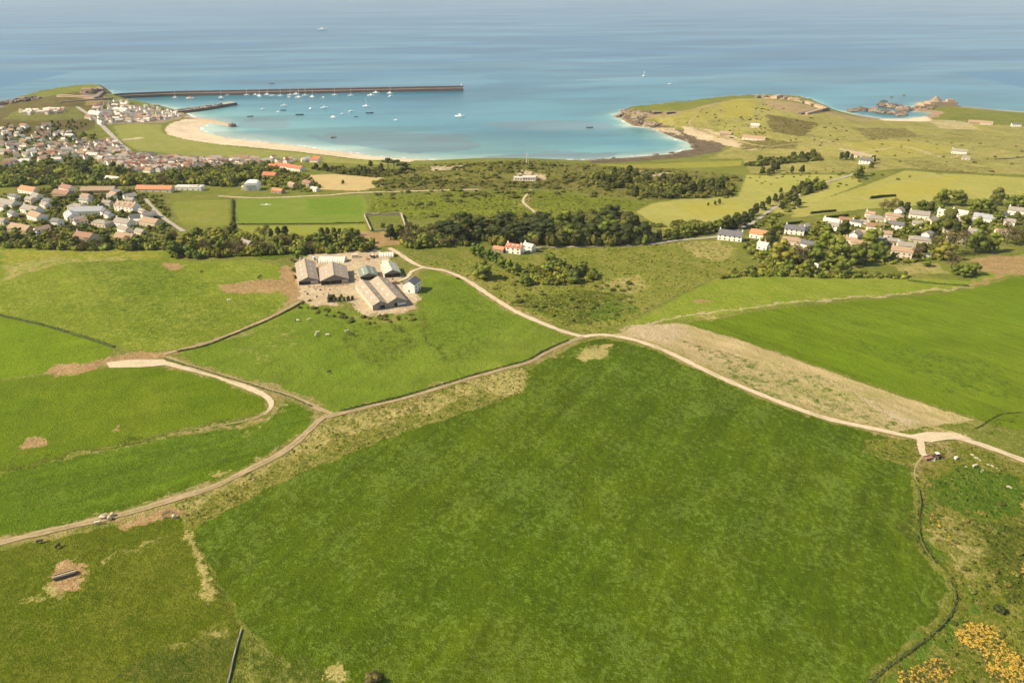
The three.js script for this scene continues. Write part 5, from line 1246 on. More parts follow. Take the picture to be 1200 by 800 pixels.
// ---------------------------------------------------------------- geometry helpers
function bx(w, h, d, x = 0, y = 0, z = 0, ry = 0) { const g = new THREE.BoxGeometry(w, h, d); if (ry) g.rotateY(ry); g.translate(x, y, z); return g; }
function cyl(r0, r1, h, n, x = 0, y = 0, z = 0) { return new THREE.CylinderGeometry(r1, r0, h, n).translate(x, y + h / 2, z); }
function bar(a, b, r, n = 5) { const A = new THREE.Vector3(...a), B = new THREE.Vector3(...b), d = B.clone().sub(A), g = new THREE.CylinderGeometry(r, r, d.length(), n); g.applyQuaternion(new THREE.Quaternion().setFromUnitVectors(new THREE.Vector3(0, 1, 0), d.normalize())); return g.translate((A.x + B.x) / 2, (A.y + B.y) / 2, (A.z + B.z) / 2); }
function merge(list) { return mergeGeometries(list.map((g) => { const q = g.index ? g.toNonIndexed() : g; for (const k of Object.keys(q.attributes)) if (!['position', 'normal', 'uv', 'color'].includes(k)) q.deleteAttribute(k); return q; })); }
const std = (r, g, b, rough = 0.9, extra = {}) => new THREE.MeshStandardMaterial({ color: new THREE.Color(r, g, b), roughness: rough, ...extra });

// ---------------------------------------------------------------- trees and bushes
const barkMat = std(.085, .065, .045, 1);
// a crown of leaf sprays: lobes = [x, y, z, rx, ry, rz]; unit height tree
function crown(lobes, leaves, size, core, droop = 0) {
  const pos = [], nor = [], col = [], v = new THREE.Vector3(), n = new THREE.Vector3(), t = new THREE.Vector3(), b = new THREE.Vector3();
  let total = 0; for (const l of lobes) total += l[3] * l[5];
  for (const [cx, cy, cz, rx, ry, rz] of lobes) {
    const tone = rr(0.72, 1.25), count = Math.round(leaves * rx * rz / total);
    for (let i = 0; i < count; i++) {
      do v.set(rr(-1, 1), rr(-1, 1), rr(-1, 1)); while (v.lengthSq() > 1 || v.lengthSq() < 0.01);
      v.normalize(); const rad = Math.pow(rand(), 0.25) * rr(0.9, 1.12);
      n.copy(v).add(t.set(rr(-1, 1), rr(-0.5, 1), rr(-1, 1)).multiplyScalar(0.75)).normalize();
      t.set(rr(-1, 1), rr(-1, 1), rr(-1, 1)).cross(n).normalize(); b.copy(n).cross(t);
      const px = cx + v.x * rx * rad, py = cy + v.y * ry * rad - droop * rand(), pz = cz + v.z * rz * rad, s = size * rr(0.6, 1.4), k = tone * rr(0.75, 1.25);
      const c = [[-s, -s * 0.6], [s * 0.9, -s * 0.5], [s * 0.3, s * 0.9]];
      for (const [p, q] of c) { pos.push(px + t.x * p + b.x * q, py + t.y * p + b.y * q, pz + t.z * p + b.z * q); nor.push(n.x, n.y, n.z); col.push(k, k * rr(0.96, 1.04), k * 0.95); }
    }
    if (core) {
      const g = new THREE.IcosahedronGeometry(1, 1), a = g.attributes.position;
      for (let i = 0; i < a.count; i++) { v.fromBufferAttribute(a, i); const f = core * (0.82 + 0.36 * sample(N1, v.x * 0.31 + v.y * 0.2 + cx, v.z * 0.31 + cy)); pos.push(cx + v.x * rx * f, cy + v.y * ry * f, cz + v.z * rz * f); nor.push(v.x, v.y, v.z); const k = tone * 0.95; col.push(k, k, k); }
    }
  }
  const g = new THREE.BufferGeometry(); g.setAttribute('position', new THREE.Float32BufferAttribute(pos, 3)); g.setAttribute('normal', new THREE.Float32BufferAttribute(nor, 3)); g.setAttribute('color', new THREE.Float32BufferAttribute(col, 3));
  return g;
}
function trunkGeo(h, r, lean, limbs) {
  const list = [new THREE.CylinderGeometry(r * 0.55, r * 1.25, h, 6).translate(0, h / 2 - 0.02, 0)];
  for (const [x, y, z] of limbs) list.push(bar([0, h * 0.7, 0], [x, y, z], r * 0.35, 4));
  return merge(list);
}
function lobeSet(kind) {
  const L = [];
  if (kind === 'broad') { const n = 8; for (let i = 0; i < 4; i++) L.push([Math.cos(i * 1.6) * .24, rr(.24, .32), Math.sin(i * 1.6) * .24, .18, .13, .18]); L.push([0, .6, 0, .27, .26, .27]); for (let i = 0; i < n; i++) { const a = i / n * 6.283 + rr(-.3, .3), d = rr(.18, .32), y = rr(.38, .78); L.push([Math.cos(a) * d, y, Math.sin(a) * d, rr(.13, .2), rr(.11, .17), rr(.13, .2)]); } L.push([rr(-.08, .08), .84, rr(-.08, .08), .17, .13, .17]); }
  if (kind === 'ever') { L.push([0, .48, 0, .27, .36, .27]); for (let i = 0; i < 10; i++) { const a = i * 2.4, y = .2 + i * .065, d = rr(.14, .26) * (1.25 - y); L.push([Math.cos(a) * d, y + .06, Math.sin(a) * d, rr(.13, .19), rr(.12, .16), rr(.13, .19)]); } L.push([rr(-.05, .05), .86, rr(-.05, .05), .13, .13, .13]); }
  if (kind === 'pine') { for (let i = 0; i < 9; i++) { const a = i * 2.4, d = i ? rr(.12, .36) : 0; L.push([Math.cos(a) * d, rr(.68, .88) - d * .2, Math.sin(a) * d, rr(.15, .24), rr(.06, .1), rr(.15, .24)]); } }
  if (kind === 'sparse') { for (let i = 0; i < 12; i++) { const a = i * 2.4, d = rr(.05, .34), y = rr(.3, .86); L.push([Math.cos(a) * d, y, Math.sin(a) * d, rr(.11, .18), rr(.12, .18), rr(.11, .18)]); } }
  if (kind === 'bush') { for (let i = 0; i < 7; i++) { const a = i * 2.4, d = i ? rr(.25, .6) : 0; L.push([Math.cos(a) * d, rr(.35, .62), Math.sin(a) * d, rr(.32, .5), rr(.28, .4), rr(.32, .5)]); } }
  return L;
}
const TREE = {};
for (const [k, leaves, size, core, th, tr] of [['broad', 950, .034, .8, .5, .028], ['ever', 950, .034, .86, .3, .03], ['pine', 800, .032, .8, .72, .022], ['sparse', 1100, .024, 0, .6, .022], ['bush', 300, .12, .8, .3, .05]]) {
  TREE[k] = [];
  for (let v = 0; v < 4; v++) { const l = lobeSet(k); TREE[k].push({ crown: crown(l, leaves, size, core), trunk: trunkGeo(th, tr, 0, l.slice(1, k === 'bush' ? 3 : 7).map((q) => [q[0] * .8, q[1], q[2] * .8])) }); }
}
const leafMat = (r, g, b, t = 0.18) => new THREE.MeshPhysicalMaterial({ color: new THREE.Color(r, g, b), vertexColors: true, roughness: 0.85, specularIntensity: 0.25, side: THREE.DoubleSide });
const LEAF = {
  green: [leafMat(.120, .150, .020), leafMat(.145, .172, .026), leafMat(.092, .122, .018)], dark: [leafMat(.042, .054, .013), leafMat(.060, .072, .015), leafMat(.092, .102, .020)],
  pine: [leafMat(.034, .048, .013), leafMat(.048, .060, .015)], yellow: [leafMat(.190, .185, .028), leafMat(.150, .165, .026)], bright: [leafMat(.120, .165, .024), leafMat(.095, .145, .022)],
  brown: [leafMat(.125, .100, .042), leafMat(.110, .100, .036), leafMat(.135, .102, .052)], olive: [leafMat(.085, .088, .026), leafMat(.11, .10, .03)], scrub: [leafMat(.055, .068, .014), leafMat(.100, .116, .020), leafMat(.12, .125, .026)],
};
const KIND = { lone: ['broad', 'green'], dark: ['ever', 'dark'], green: ['broad', 'green'], yellow: ['broad', 'yellow'], bright: ['broad', 'bright'], brown: ['sparse', 'brown'], pine: ['pine', 'pine'], darkshrub: ['bush', 'dark'], olive: ['bush', 'olive'], scrub: ['bush', 'scrub'] };
const TNAME = { broad: 'broadleaf_tree', ever: 'evergreen_tree', pine: 'pine_tree', sparse: 'bare_tree', bush: 'bush' };
const pick = (a) => a[Math.floor(rand() * a.length)];
function plant(x, z, h, kind, label, group, wide) {
  const [shape, leaf] = KIND[kind], v = pick(TREE[shape]), t = thing(TNAME[shape], label, shape === 'bush' ? 'bush' : 'tree', x, z, rr(0, 6.283), group);
  t.position.y -= 0.1; const w = h * (wide ?? rr(1.15, 1.6)); t.scale.set(w, h, w);
  part('trunk', v.trunk, barkMat, t); part('crown', v.crown, pick(LEAF[leaf]), t);
  return t;
}
const inside = (p, x, z) => { let c = false; for (let i = 0, j = p.length - 2; i < p.length; j = i, i += 2) if ((p[i + 1] > z) !== (p[j + 1] > z) && x < p[i] + (z - p[i + 1]) / (p[j + 1] - p[i + 1]) * (p[j] - p[i])) c = !c; return c; };
const keepOut = [];          // x, z, r of buildings
for (const b of Object.values(barns_)) keepOut.push([b[0], b[1], Math.hypot(b[2], b[3]) * 0.5]);
for (const k of ['villa', 'hall']) keepOut.push([...pts_[k], 12]);
for (const t of tunnels_) keepOut.push([t[0], t[1], t[2] * 0.55]);
const roadPts = []; for (const [n, k, w, l] of trackLines) for (let i = 0; i < l.length; i += 2) roadPts.push([l[i], l[i + 1], w * 0.5 + 1.2]);
const blocked = (x, z, r) => keepOut.some((q) => (q[0] - x) ** 2 + (q[1] - z) ** 2 < (q[2] + r) ** 2) || roadPts.some((q) => (q[0] - x) ** 2 + (q[1] - z) ** 2 < (q[2] + r * 0.5) ** 2);
function scatter(poly, count, gap, r = 1.5, mask = 0) {
  let x0 = 1e9, x1 = -1e9, z0 = 1e9, z1 = -1e9; for (let i = 0; i < poly.length; i += 2) { x0 = Math.min(x0, poly[i]); x1 = Math.max(x1, poly[i]); z0 = Math.min(z0, poly[i + 1]); z1 = Math.max(z1, poly[i + 1]); }
  const out = []; let g = gap;
  for (let k = 0; k < count * 60 && out.length < count; k++) {
    if (k % 300 === 299) g *= 0.92;
    const x = rr(x0, x1), z = rr(z0, z1);
    if (!inside(poly, x, z) || (mask && nz(x, z, 22, N2) < mask) || ground(x, z) < 1 || blocked(x, z, r) || out.some((q) => (q[0] - x) ** 2 + (q[1] - z) ** 2 < g * g)) continue;
    out.push([x, z]);
  }
  return out;
}
// further small houses of the two villages, set between the surveyed ones
const extraHouses = [];
for (const h of houses_) keepOut.push([h[0], h[1], h[2] * 0.55]);
for (const [n, c, p] of extra_) for (const [x, z] of scatter(p, c, 15, 6)) { extraHouses.push([n, x, z]); keepOut.push([x, z, 6]); }
const MIX = { mix: ['green', 'green', 'brown', 'dark', 'green', 'bright', 'yellow', 'green', 'dark'], mixb: ['green', 'brown', 'green', 'dark', 'brown', 'green', 'yellow'], brown: ['brown', 'brown', 'brown', 'green'], pine: ['pine', 'pine', 'dark'], dark: ['dark', 'dark', 'dark', 'green'] };
const LOOK = { green: 'leafy green tree', dark: 'dense dark evergreen', brown: 'brown half-bare tree', bright: 'bright green tree', yellow: 'yellow-green tree', pine: 'flat-topped dark pine' };
const WHERE = { leftwood: 'in the wood behind the left village', midwood: 'in the tree belt below the harbour town', frontleft: 'in the hedge between left village and field', centre: 'in the roadside belt behind the farm', brownscrub: 'in the brown copse beside the walled garden', pines: 'in the pine wood behind the red-roofed farmhouse', bigwood: 'in the dark wood above the coast road', ridgewood: 'in the wood on the ridge above the bay', headclump: 'in the long clump on the links', roadclump: 'in the oval clump by the golf road', farmhouse: 'in the scrub below the red-roofed farmhouse', villager: 'in the gardens of the right village', villagel: 'in the gardens of the left village', hedger: 'in the hedge below the right village', redtrees: 'around the red-roofed houses by the tan field', coasttrees: 'in the dark belt behind the beach dune' };
const masses = ['hilltrees', 'towntrees', 'hillshrub'];
// the thicket that fills each wood and garden between its trees
const MASK = { ridgewood: .47, leftwood: .42, midwood: .40, centre: .38, pines: .4 };
const DENSE = { leftwood: 30, midwood: 26, frontleft: 24, centre: 28, brownscrub: 26, pines: 44, bigwood: 24, ridgewood: 60, headclump: 16, roadclump: 12, farmhouse: 16, villager: 32, villagel: 26, hedger: 7, redtrees: 40, coasttrees: 30 };
function under(n, poly, area, a, b, mix) {
  const dark = mix === 'dark' || mix === 'pine', spots = scatter(poly, Math.min(900, Math.round(area / DENSE[n])), Math.sqrt(DENSE[n]) * 0.6, 0.3, MASK[n]), im = new THREE.InstancedMesh(TREE.bush[n.length % 4].crown, LEAF[dark ? 'dark' : 'green'][dark ? 2 : 1], spots.length), o = new THREE.Object3D(), c = new THREE.Color(), garden = n.startsWith('village');
  spots.forEach(([x, z], i) => { const h = garden ? rr(1, 3.6) : rr(a * 0.45, b * 0.72), w = h * rr(0.55, 0.95); o.position.set(x, ground(x, z) - h * 0.1, z); o.rotation.y = rr(0, 6.283); o.scale.set(w, h, w); o.updateMatrix(); im.setMatrixAt(i, o.matrix); const q = Math.pow(2, rr(-1, .8)), t = !dark && rand() < .25 ? 1.25 : 1; im.setColorAt(i, c.setRGB(q * rr(.9, 1.15) * t, q * (t > 1 ? 1.16 : 1), q)); });
  stuff('undergrowth', im, 'thick undergrowth ' + WHERE[n], 'undergrowth');
}
for (const [n, label, count, a, b, mix, poly] of groups_) {
  const area = Math.abs(areaOf(poly)), gap = Math.min(Math.sqrt(area / count) * 0.9, 9), spots = scatter(poly, count, gap, n.startsWith('village') ? 2.2 : 1, MASK[n]);
  if (masses.includes(n)) {   // too far to tell apart: one mass of foliage
    const im = new THREE.InstancedMesh(TREE[mix === 'dark' ? 'ever' : 'broad'][1].crown, LEAF[mix === 'dark' ? 'dark' : 'green'][2], spots.length), o = new THREE.Object3D(), c = new THREE.Color();
    spots.forEach(([x, z], i) => { const h = rr(a, b); o.position.set(x, ground(x, z) - h * 0.12, z); o.rotation.y = rr(0, 6.283); o.scale.set(h * 1.3, h, h * 1.3); o.updateMatrix(); im.setMatrixAt(i, o.matrix); im.setColorAt(i, c.setRGB(rr(.7, 1.7), rr(.8, 1.4), rr(.7, 1.6))); });
    stuff('far_trees', im, { hilltrees: 'hazy trees among the houses above the harbour', towntrees: 'small trees in the gardens of the harbour town', hillshrub: 'dark bushes on the slope left of the harbour road' }[n], 'trees');
    continue;
  }
  under(n, poly, area, a, b, mix);
  for (const [x, z] of spots) { const k = pick(MIX[mix]); plant(x, z, rr(a * .75, b * 1.2), k, LOOK[k] + ' ' + WHERE[n], LOOK[k] + 's ' + WHERE[n]); }
}
const singleWhere = (x, z) => z > -330 ? 'standing alone in the foreground grass' : z < -1000 ? 'beyond the heath near the coast' : x > 120 && z < -640 ? 'beside the golf road and links' : x > 180 ? 'standing among the right village houses' : x < -60 ? 'beside the lane near the playing field and farm' : 'around the red-roofed farmhouse and its track';
for (const [x, z, h, k] of trees_) {
  const nm = { ...LOOK, lone: 'round-headed green tree with a long shadow', darkshrub: 'dark round bush', olive: 'olive brown bush' }[k];
  const label = k === 'lone' ? 'round-headed green tree alone beside the farm track' : k === 'darkshrub' ? 'dark round bush alone in the rough pasture' : k === 'olive' ? 'brown bush with dark gaps at the edge of the big field' : nm + ' ' + singleWhere(x, z);
  plant(x, z, h, k, label, ['lone', 'darkshrub', 'olive'].includes(k) ? undefined : nm + 's ' + singleWhere(x, z), k === 'pine' ? 1.3 : k.endsWith('shrub') || k === 'olive' ? 1 : rr(.95, 1.25));
}
const bushOne = ['heathbush', 'scrubbush', 'villagebush'];
for (const [n, label, count, a, b, k, poly] of scrub_) {
  const spots = scatter(poly, count, Math.sqrt(Math.abs(areaOf(poly)) / count) * (n.endsWith('mass') ? .25 : .5), 0.8, n.endsWith('mass') ? .5 : 0);
  if (bushOne.includes(n)) { for (const [x, z] of spots) plant(x, z, rr(a, b), 'scrub', label, label.replace(/bush|shrub/, (m) => m + (m === 'bush' ? 'es' : 's')), rr(0.9, 1.7)); continue; }
  const im = new THREE.InstancedMesh(TREE.bush[2].crown, LEAF.scrub[1], spots.length), o = new THREE.Object3D(), c = new THREE.Color();
  spots.forEach(([x, z], i) => { const h = rr(a, b), w = h * rr(0.9, 1.8); o.position.set(x, ground(x, z) - h * 0.1, z); o.rotation.y = rr(0, 6.283); o.scale.set(w, h, w); o.updateMatrix(); im.setMatrixAt(i, o.matrix); const q = rr(.6, 1.5); im.setColorAt(i, c.setRGB(q * rr(.9, 1.2), q, q)); });
  stuff('low_scrub', im, label.replace(/bush|shrub/, (m) => m + (m === 'bush' ? 'es' : 's')), 'scrub');
}
{ // gorse in flower: dark bushes with yellow sprays
  const bush = TREE.bush[0].crown, spray = crown(lobeSet('bush'), 260, .13, 0);
  const green = [], yellow = [];
  gorse_.forEach((p, i) => { for (const [x, z] of scatter(p, [620, 260, 40, 30][i], [0.35, .6, 0.5, 1.2][i], 0.2, [.44, .47, 0, 0][i])) { const h = rr(.28, .75), w = h * rr(.6, 1.1); green.push([x, z, h, w]); if (rand() < [.75, .5, .7, .4][i]) yellow.push([x, z, h * 1.12, w * 1.15]); } });
  const put = (list, geo, mat, name, label) => { const im = new THREE.InstancedMesh(geo, mat, list.length), o = new THREE.Object3D(); list.forEach(([x, z, h, w], i) => { o.position.set(x, ground(x, z) - 0.1, z); o.rotation.y = i; o.scale.set(w, h, w); o.updateMatrix(); im.setMatrixAt(i, o.matrix); }); stuff(name, im, label, 'gorse'); };
  put(green, bush, LEAF.olive[0], 'gorse_scrub', 'olive green gorse scrub at the edge of the rough pasture');
  put(yellow, spray, leafMat(.60, .41, .07), 'gorse_flowers', 'orange-yellow gorse flowers covering the scrub in the rough pasture');
}
{ // tussocks that give the rough ground its nap
  const blade = (() => { const pos = [], nor = []; for (let i = 0; i < 9; i++) { const a = i * 2.4, d = 0.25 + 0.3 * (i % 3) / 3, x = Math.cos(a) * 0.3, z = Math.sin(a) * 0.3; pos.push(x - 0.22, 0, z, x + 0.22, 0, z + 0.05, x + Math.cos(a) * d, 0.8 + (i % 4) * 0.1, z + Math.sin(a) * d); for (let k = 0; k < 3; k++) nor.push(0, 1, 0); } const g = new THREE.BufferGeometry(); g.setAttribute('position', new THREE.Float32BufferAttribute(pos, 3)); g.setAttribute('normal', new THREE.Float32BufferAttribute(nor, 3)); return g; })();
  const S = Object.fromEntries(sheets_), spec = [['rough', 3500, .15, .4, 'rough pasture'], ['dry', 1800, .15, .35, 'dry strip beside the track'], ['scrub', 4500, .2, .5, 'marshy scrub'], ['meadow', 3000, .3, .7, 'rough meadow'], ['heath', 4500, .35, .9, 'heath']];
  const m = std(1, 1, 1, 1, { side: THREE.DoubleSide });
  for (const [k, n, a, b, where] of spec) {
    const p = S[k], base = COVER[k]; let x0 = 1e9, x1 = -1e9, z0 = 1e9, z1 = -1e9; for (let i = 0; i < p.length; i += 2) { x0 = Math.min(x0, p[i]); x1 = Math.max(x1, p[i]); z0 = Math.min(z0, p[i + 1]); z1 = Math.max(z1, p[i + 1]); }
    const im = new THREE.InstancedMesh(blade, m, n), o = new THREE.Object3D(), c = new THREE.Color(); let q = 0;
    for (let t = 0; t < n * 12 && q < n; t++) {
      const x = rr(x0, x1), z = rr(z0, z1); if (!inside(p, x, z) || nz(x, z, 7, N2) < rr(.3, .62) || z > Z1) continue;
      const h = rr(a, b); o.position.set(x, ground(x, z) + 0.05, z); o.rotation.y = rr(0, 6.283); o.scale.set(h * 2.6, h * .8, h * 2.6); o.updateMatrix(); im.setMatrixAt(q, o.matrix);
      const f = rr(1.2, 1.9), t2 = rand(); im.setColorAt(q++, c.setRGB(lerp(base.a[0], base.b[0], t2) * f, lerp(base.a[1], base.b[1], t2) * f, lerp(base.a[2], base.b[2], t2) * f));
    }
    im.count = q; stuff('grass_tussocks', im, 'uneven grass tussocks of the ' + where, 'grass');
  }
}
// ---------------------------------------------------------------- banks, hedges, walls
const bankMats = { hedge_bank: [leafMat(.060, .088, .018), leafMat(.085, .105, .025)], clipped_hedge: [leafMat(.028, .044, .012), leafMat(.034, .048, .012)], stone_wall: [std(.30, .27, .21, 1), std(.24, .215, .165, 1)] };
const wallMat = std(.30, .27, .21, 1, { vertexColors: true });
walls_.forEach(([name, label, w, h, pts]) => {
  const l = smoothLine(pts, name === 'stone_wall' ? 1.5 : 1.1), n = l.length / 2, prof = name === 'hedge_bank' ? [[-.5, 0], [-.34, .62], [-.12, .95], [.14, 1], [.36, .6], [.5, 0]] : [[-.5, 0], [-.46, .92], [-.3, 1], [.3, 1], [.46, .92], [.5, 0]], pos = [], idx = [], col = [], rough = name === 'stone_wall' ? .34 : name === 'hedge_bank' ? .5 : .2;
  for (let i = 0; i < n; i++) {
    const a = Math.max(i - 1, 0), b = Math.min(i + 1, n - 1), dx = l[b * 2] - l[a * 2], dz = l[b * 2 + 1] - l[a * 2 + 1], L = Math.hypot(dx, dz) || 1, end = (i === 0 || i === n - 1) && name !== 'stone_wall' ? .25 : 1, kh = 1 + (sample(N2, i * .013, h) - .5) * rough * 2.4;
    for (const [u, v] of prof) { const k = u * w * (1 + (rand() - .5) * rough), x = l[i * 2] - dz / L * k, z = l[i * 2 + 1] + dx / L * k; pos.push(x, v === 0 ? ground(x, z) - .4 : ground(l[i * 2], l[i * 2 + 1]) + v * h * kh * end * (1 + (rand() - .5) * rough), z); const q = rr(.75, 1.3); col.push(q, q, q); }
  }
  const m = prof.length; for (let i = 0; i < n - 1; i++) for (let k = 0; k < m - 1; k++) { const a = i * m + k; idx.push(a, a + 1, a + m, a + 1, a + m + 1, a + m); }
  for (const e of [0, n - 1]) for (let k = 1; k < m - 1; k++) idx.push(e * m, e * m + k, e * m + k + 1);
  let g = new THREE.BufferGeometry(); g.setAttribute('position', new THREE.Float32BufferAttribute(pos, 3)); g.setAttribute('color', new THREE.Float32BufferAttribute(col, 3)); g.setIndex(idx); g = g.toNonIndexed(); g.computeVertexNormals();
  if (name !== 'stone_wall') {       // leaf sprays over the bank
    const lp = [], ln = [], lc = [];
    for (let i = 0; i < n - 1; i++) for (let q = 0; q < (name === 'clipped_hedge' ? 10 : 7); q++) {
      const t = rand(), x = lerp(l[i * 2], l[i * 2 + 2], t), z = lerp(l[i * 2 + 1], l[i * 2 + 3], t), a = rr(0, 6.283), u = rr(-.5, .5), v = name === 'clipped_hedge' ? rr(.2, 1.02) : (1 - 2.6 * u * u) * rr(.7, 1.25), s = rr(.15, .4);
      const dx = l[i * 2 + 2] - l[i * 2], dz = l[i * 2 + 3] - l[i * 2 + 1], L = Math.hypot(dx, dz) || 1, px = x - dz / L * u * w * 1.1, pz = z + dx / L * u * w * 1.1, py = ground(x, z) + v * h, k = rr(.6, 1.5);
      lp.push(px - s * Math.cos(a), py - s * .3, pz - s * Math.sin(a), px + s * Math.cos(a), py - s * .2, pz + s * Math.sin(a), px + s * .4 * Math.sin(a), py + s * .9, pz + s * .4 * Math.cos(a));
      for (let c = 0; c < 3; c++) { ln.push(u, .8, .2); lc.push(k, k, k * .9); }
    }
    const q = new THREE.BufferGeometry(); q.setAttribute('position', new THREE.Float32BufferAttribute(lp, 3)); q.setAttribute('normal', new THREE.Float32BufferAttribute(ln, 3)); q.setAttribute('color', new THREE.Float32BufferAttribute(lc, 3)); g = mergeGeometries([g, q]);
  }
  const o = part(numbered(name), g, name === 'stone_wall' ? wallMat : pick(bankMats[name]), scene); tag(o, label, name === 'stone_wall' ? 'wall' : name === 'hedge_bank' ? 'bank' : 'hedge');
});
// ---------------------------------------------------------------- houses
const weather = (a, b, gr, streak = 0) => tileTexture((u, v) => { const n = sh(0.5 * sample(N1, u, v) + 0.5 * sample(N3, u, v), 2), f = 1 + (sample(NF, u, v) - 0.5) * gr + (sample(N3, u, v * 0.12) - 0.5) * streak; return [0, 1, 2].map((k) => lerp(a[k], b[k], n) * f); }, 128, true);
const wm = (a, b, gr, streak, rough = 0.9) => new THREE.MeshStandardMaterial({ map: weather(a, b, gr, streak), roughness: rough });
const WALL = { white: wm([.84, .82, .76], [.77, .74, .67], .1, .06), cream: wm([.66, .58, .46], [.58, .50, .38], .1, .06), tanwall: wm([.40, .32, .22], [.30, .24, .165], .25, .1) };
const ROOF = { slate: wm([.10, .105, .12], [.15, .15, .16], .25, .15, .7), grey: wm([.30, .28, .25], [.23, .215, .19], .25, .15), bluegrey: wm([.33, .36, .41], [.27, .29, .33], .2, .15, .7), tan: wm([.36, .26, .175], [.28, .205, .14], .25, .15), redbrown: wm([.29, .17, .12], [.22, .135, .095], .25, .15), red: wm([.50, .165, .085], [.40, .14, .075], .25, .15), orange: wm([.56, .24, .12], [.45, .20, .105], .25, .15), pale: wm([.58, .56, .51], [.50, .48, .43], .12, .1) };
const glassMat = new THREE.MeshPhysicalMaterial({ color: new THREE.Color(.03, .035, .04), roughness: 0.12, ior: 1.5 }), frameMat = std(.7, .69, .66, .6), darkWood = std(.07, .05, .035, .9), doorMats = [std(.09, .12, .16, .6), std(.22, .06, .05, .6), std(.08, .14, .09, .6)];
function prism(w, d, eave, ridge, over = 0) {       // closed gabled block, ridge along x
  const s = new THREE.Shape(); s.moveTo(-d / 2, -0.6); s.lineTo(d / 2, -0.6); s.lineTo(d / 2, eave); s.lineTo(0, ridge); s.lineTo(-d / 2, eave); s.closePath();
  return new THREE.ExtrudeGeometry(s, { depth: w, bevelEnabled: false }).translate(0, 0, -w / 2).rotateY(Math.PI / 2);
}
function slope(w, d, eave, ridge, side, over = 0.35, t = 0.16) {   // one roof slope with thickness, ridge along x
  const run = d / 2, rise = ridge - eave, len = Math.hypot(run, rise), k = over / len, ax = side * (run + run * k), ay = eave - rise * k, nx = side * rise / len, ny = run / len;
  const s = new THREE.Shape(); s.moveTo(0, ridge + 0.02); s.lineTo(ax, ay + 0.02); s.lineTo(ax + nx * t, ay + 0.02 + ny * t); s.lineTo(0, ridge + 0.02 + t / ny); s.closePath();
  const g = new THREE.ExtrudeGeometry(s, { depth: w + over * 2, bevelEnabled: false }).translate(0, 0, -w / 2 - over); g.rotateY(-Math.PI / 2); if (side) return g; return g;
}
function uvMetres(g, s = 0.12) { const p = g.attributes.position, n = g.attributes.normal, uv = new Float32Array(p.count * 2); for (let i = 0; i < p.count; i++) { const ax = Math.abs(n.getX(i)), az = Math.abs(n.getZ(i)), ay = Math.abs(n.getY(i)); uv[2 * i] = (ax > az && ax > ay ? p.getZ(i) : p.getX(i)) * s; uv[2 * i + 1] = (ay > ax && ay > az ? p.getZ(i) : p.getY(i)) * s; } g.setAttribute('uv', new THREE.BufferAttribute(uv, 2)); return g; }
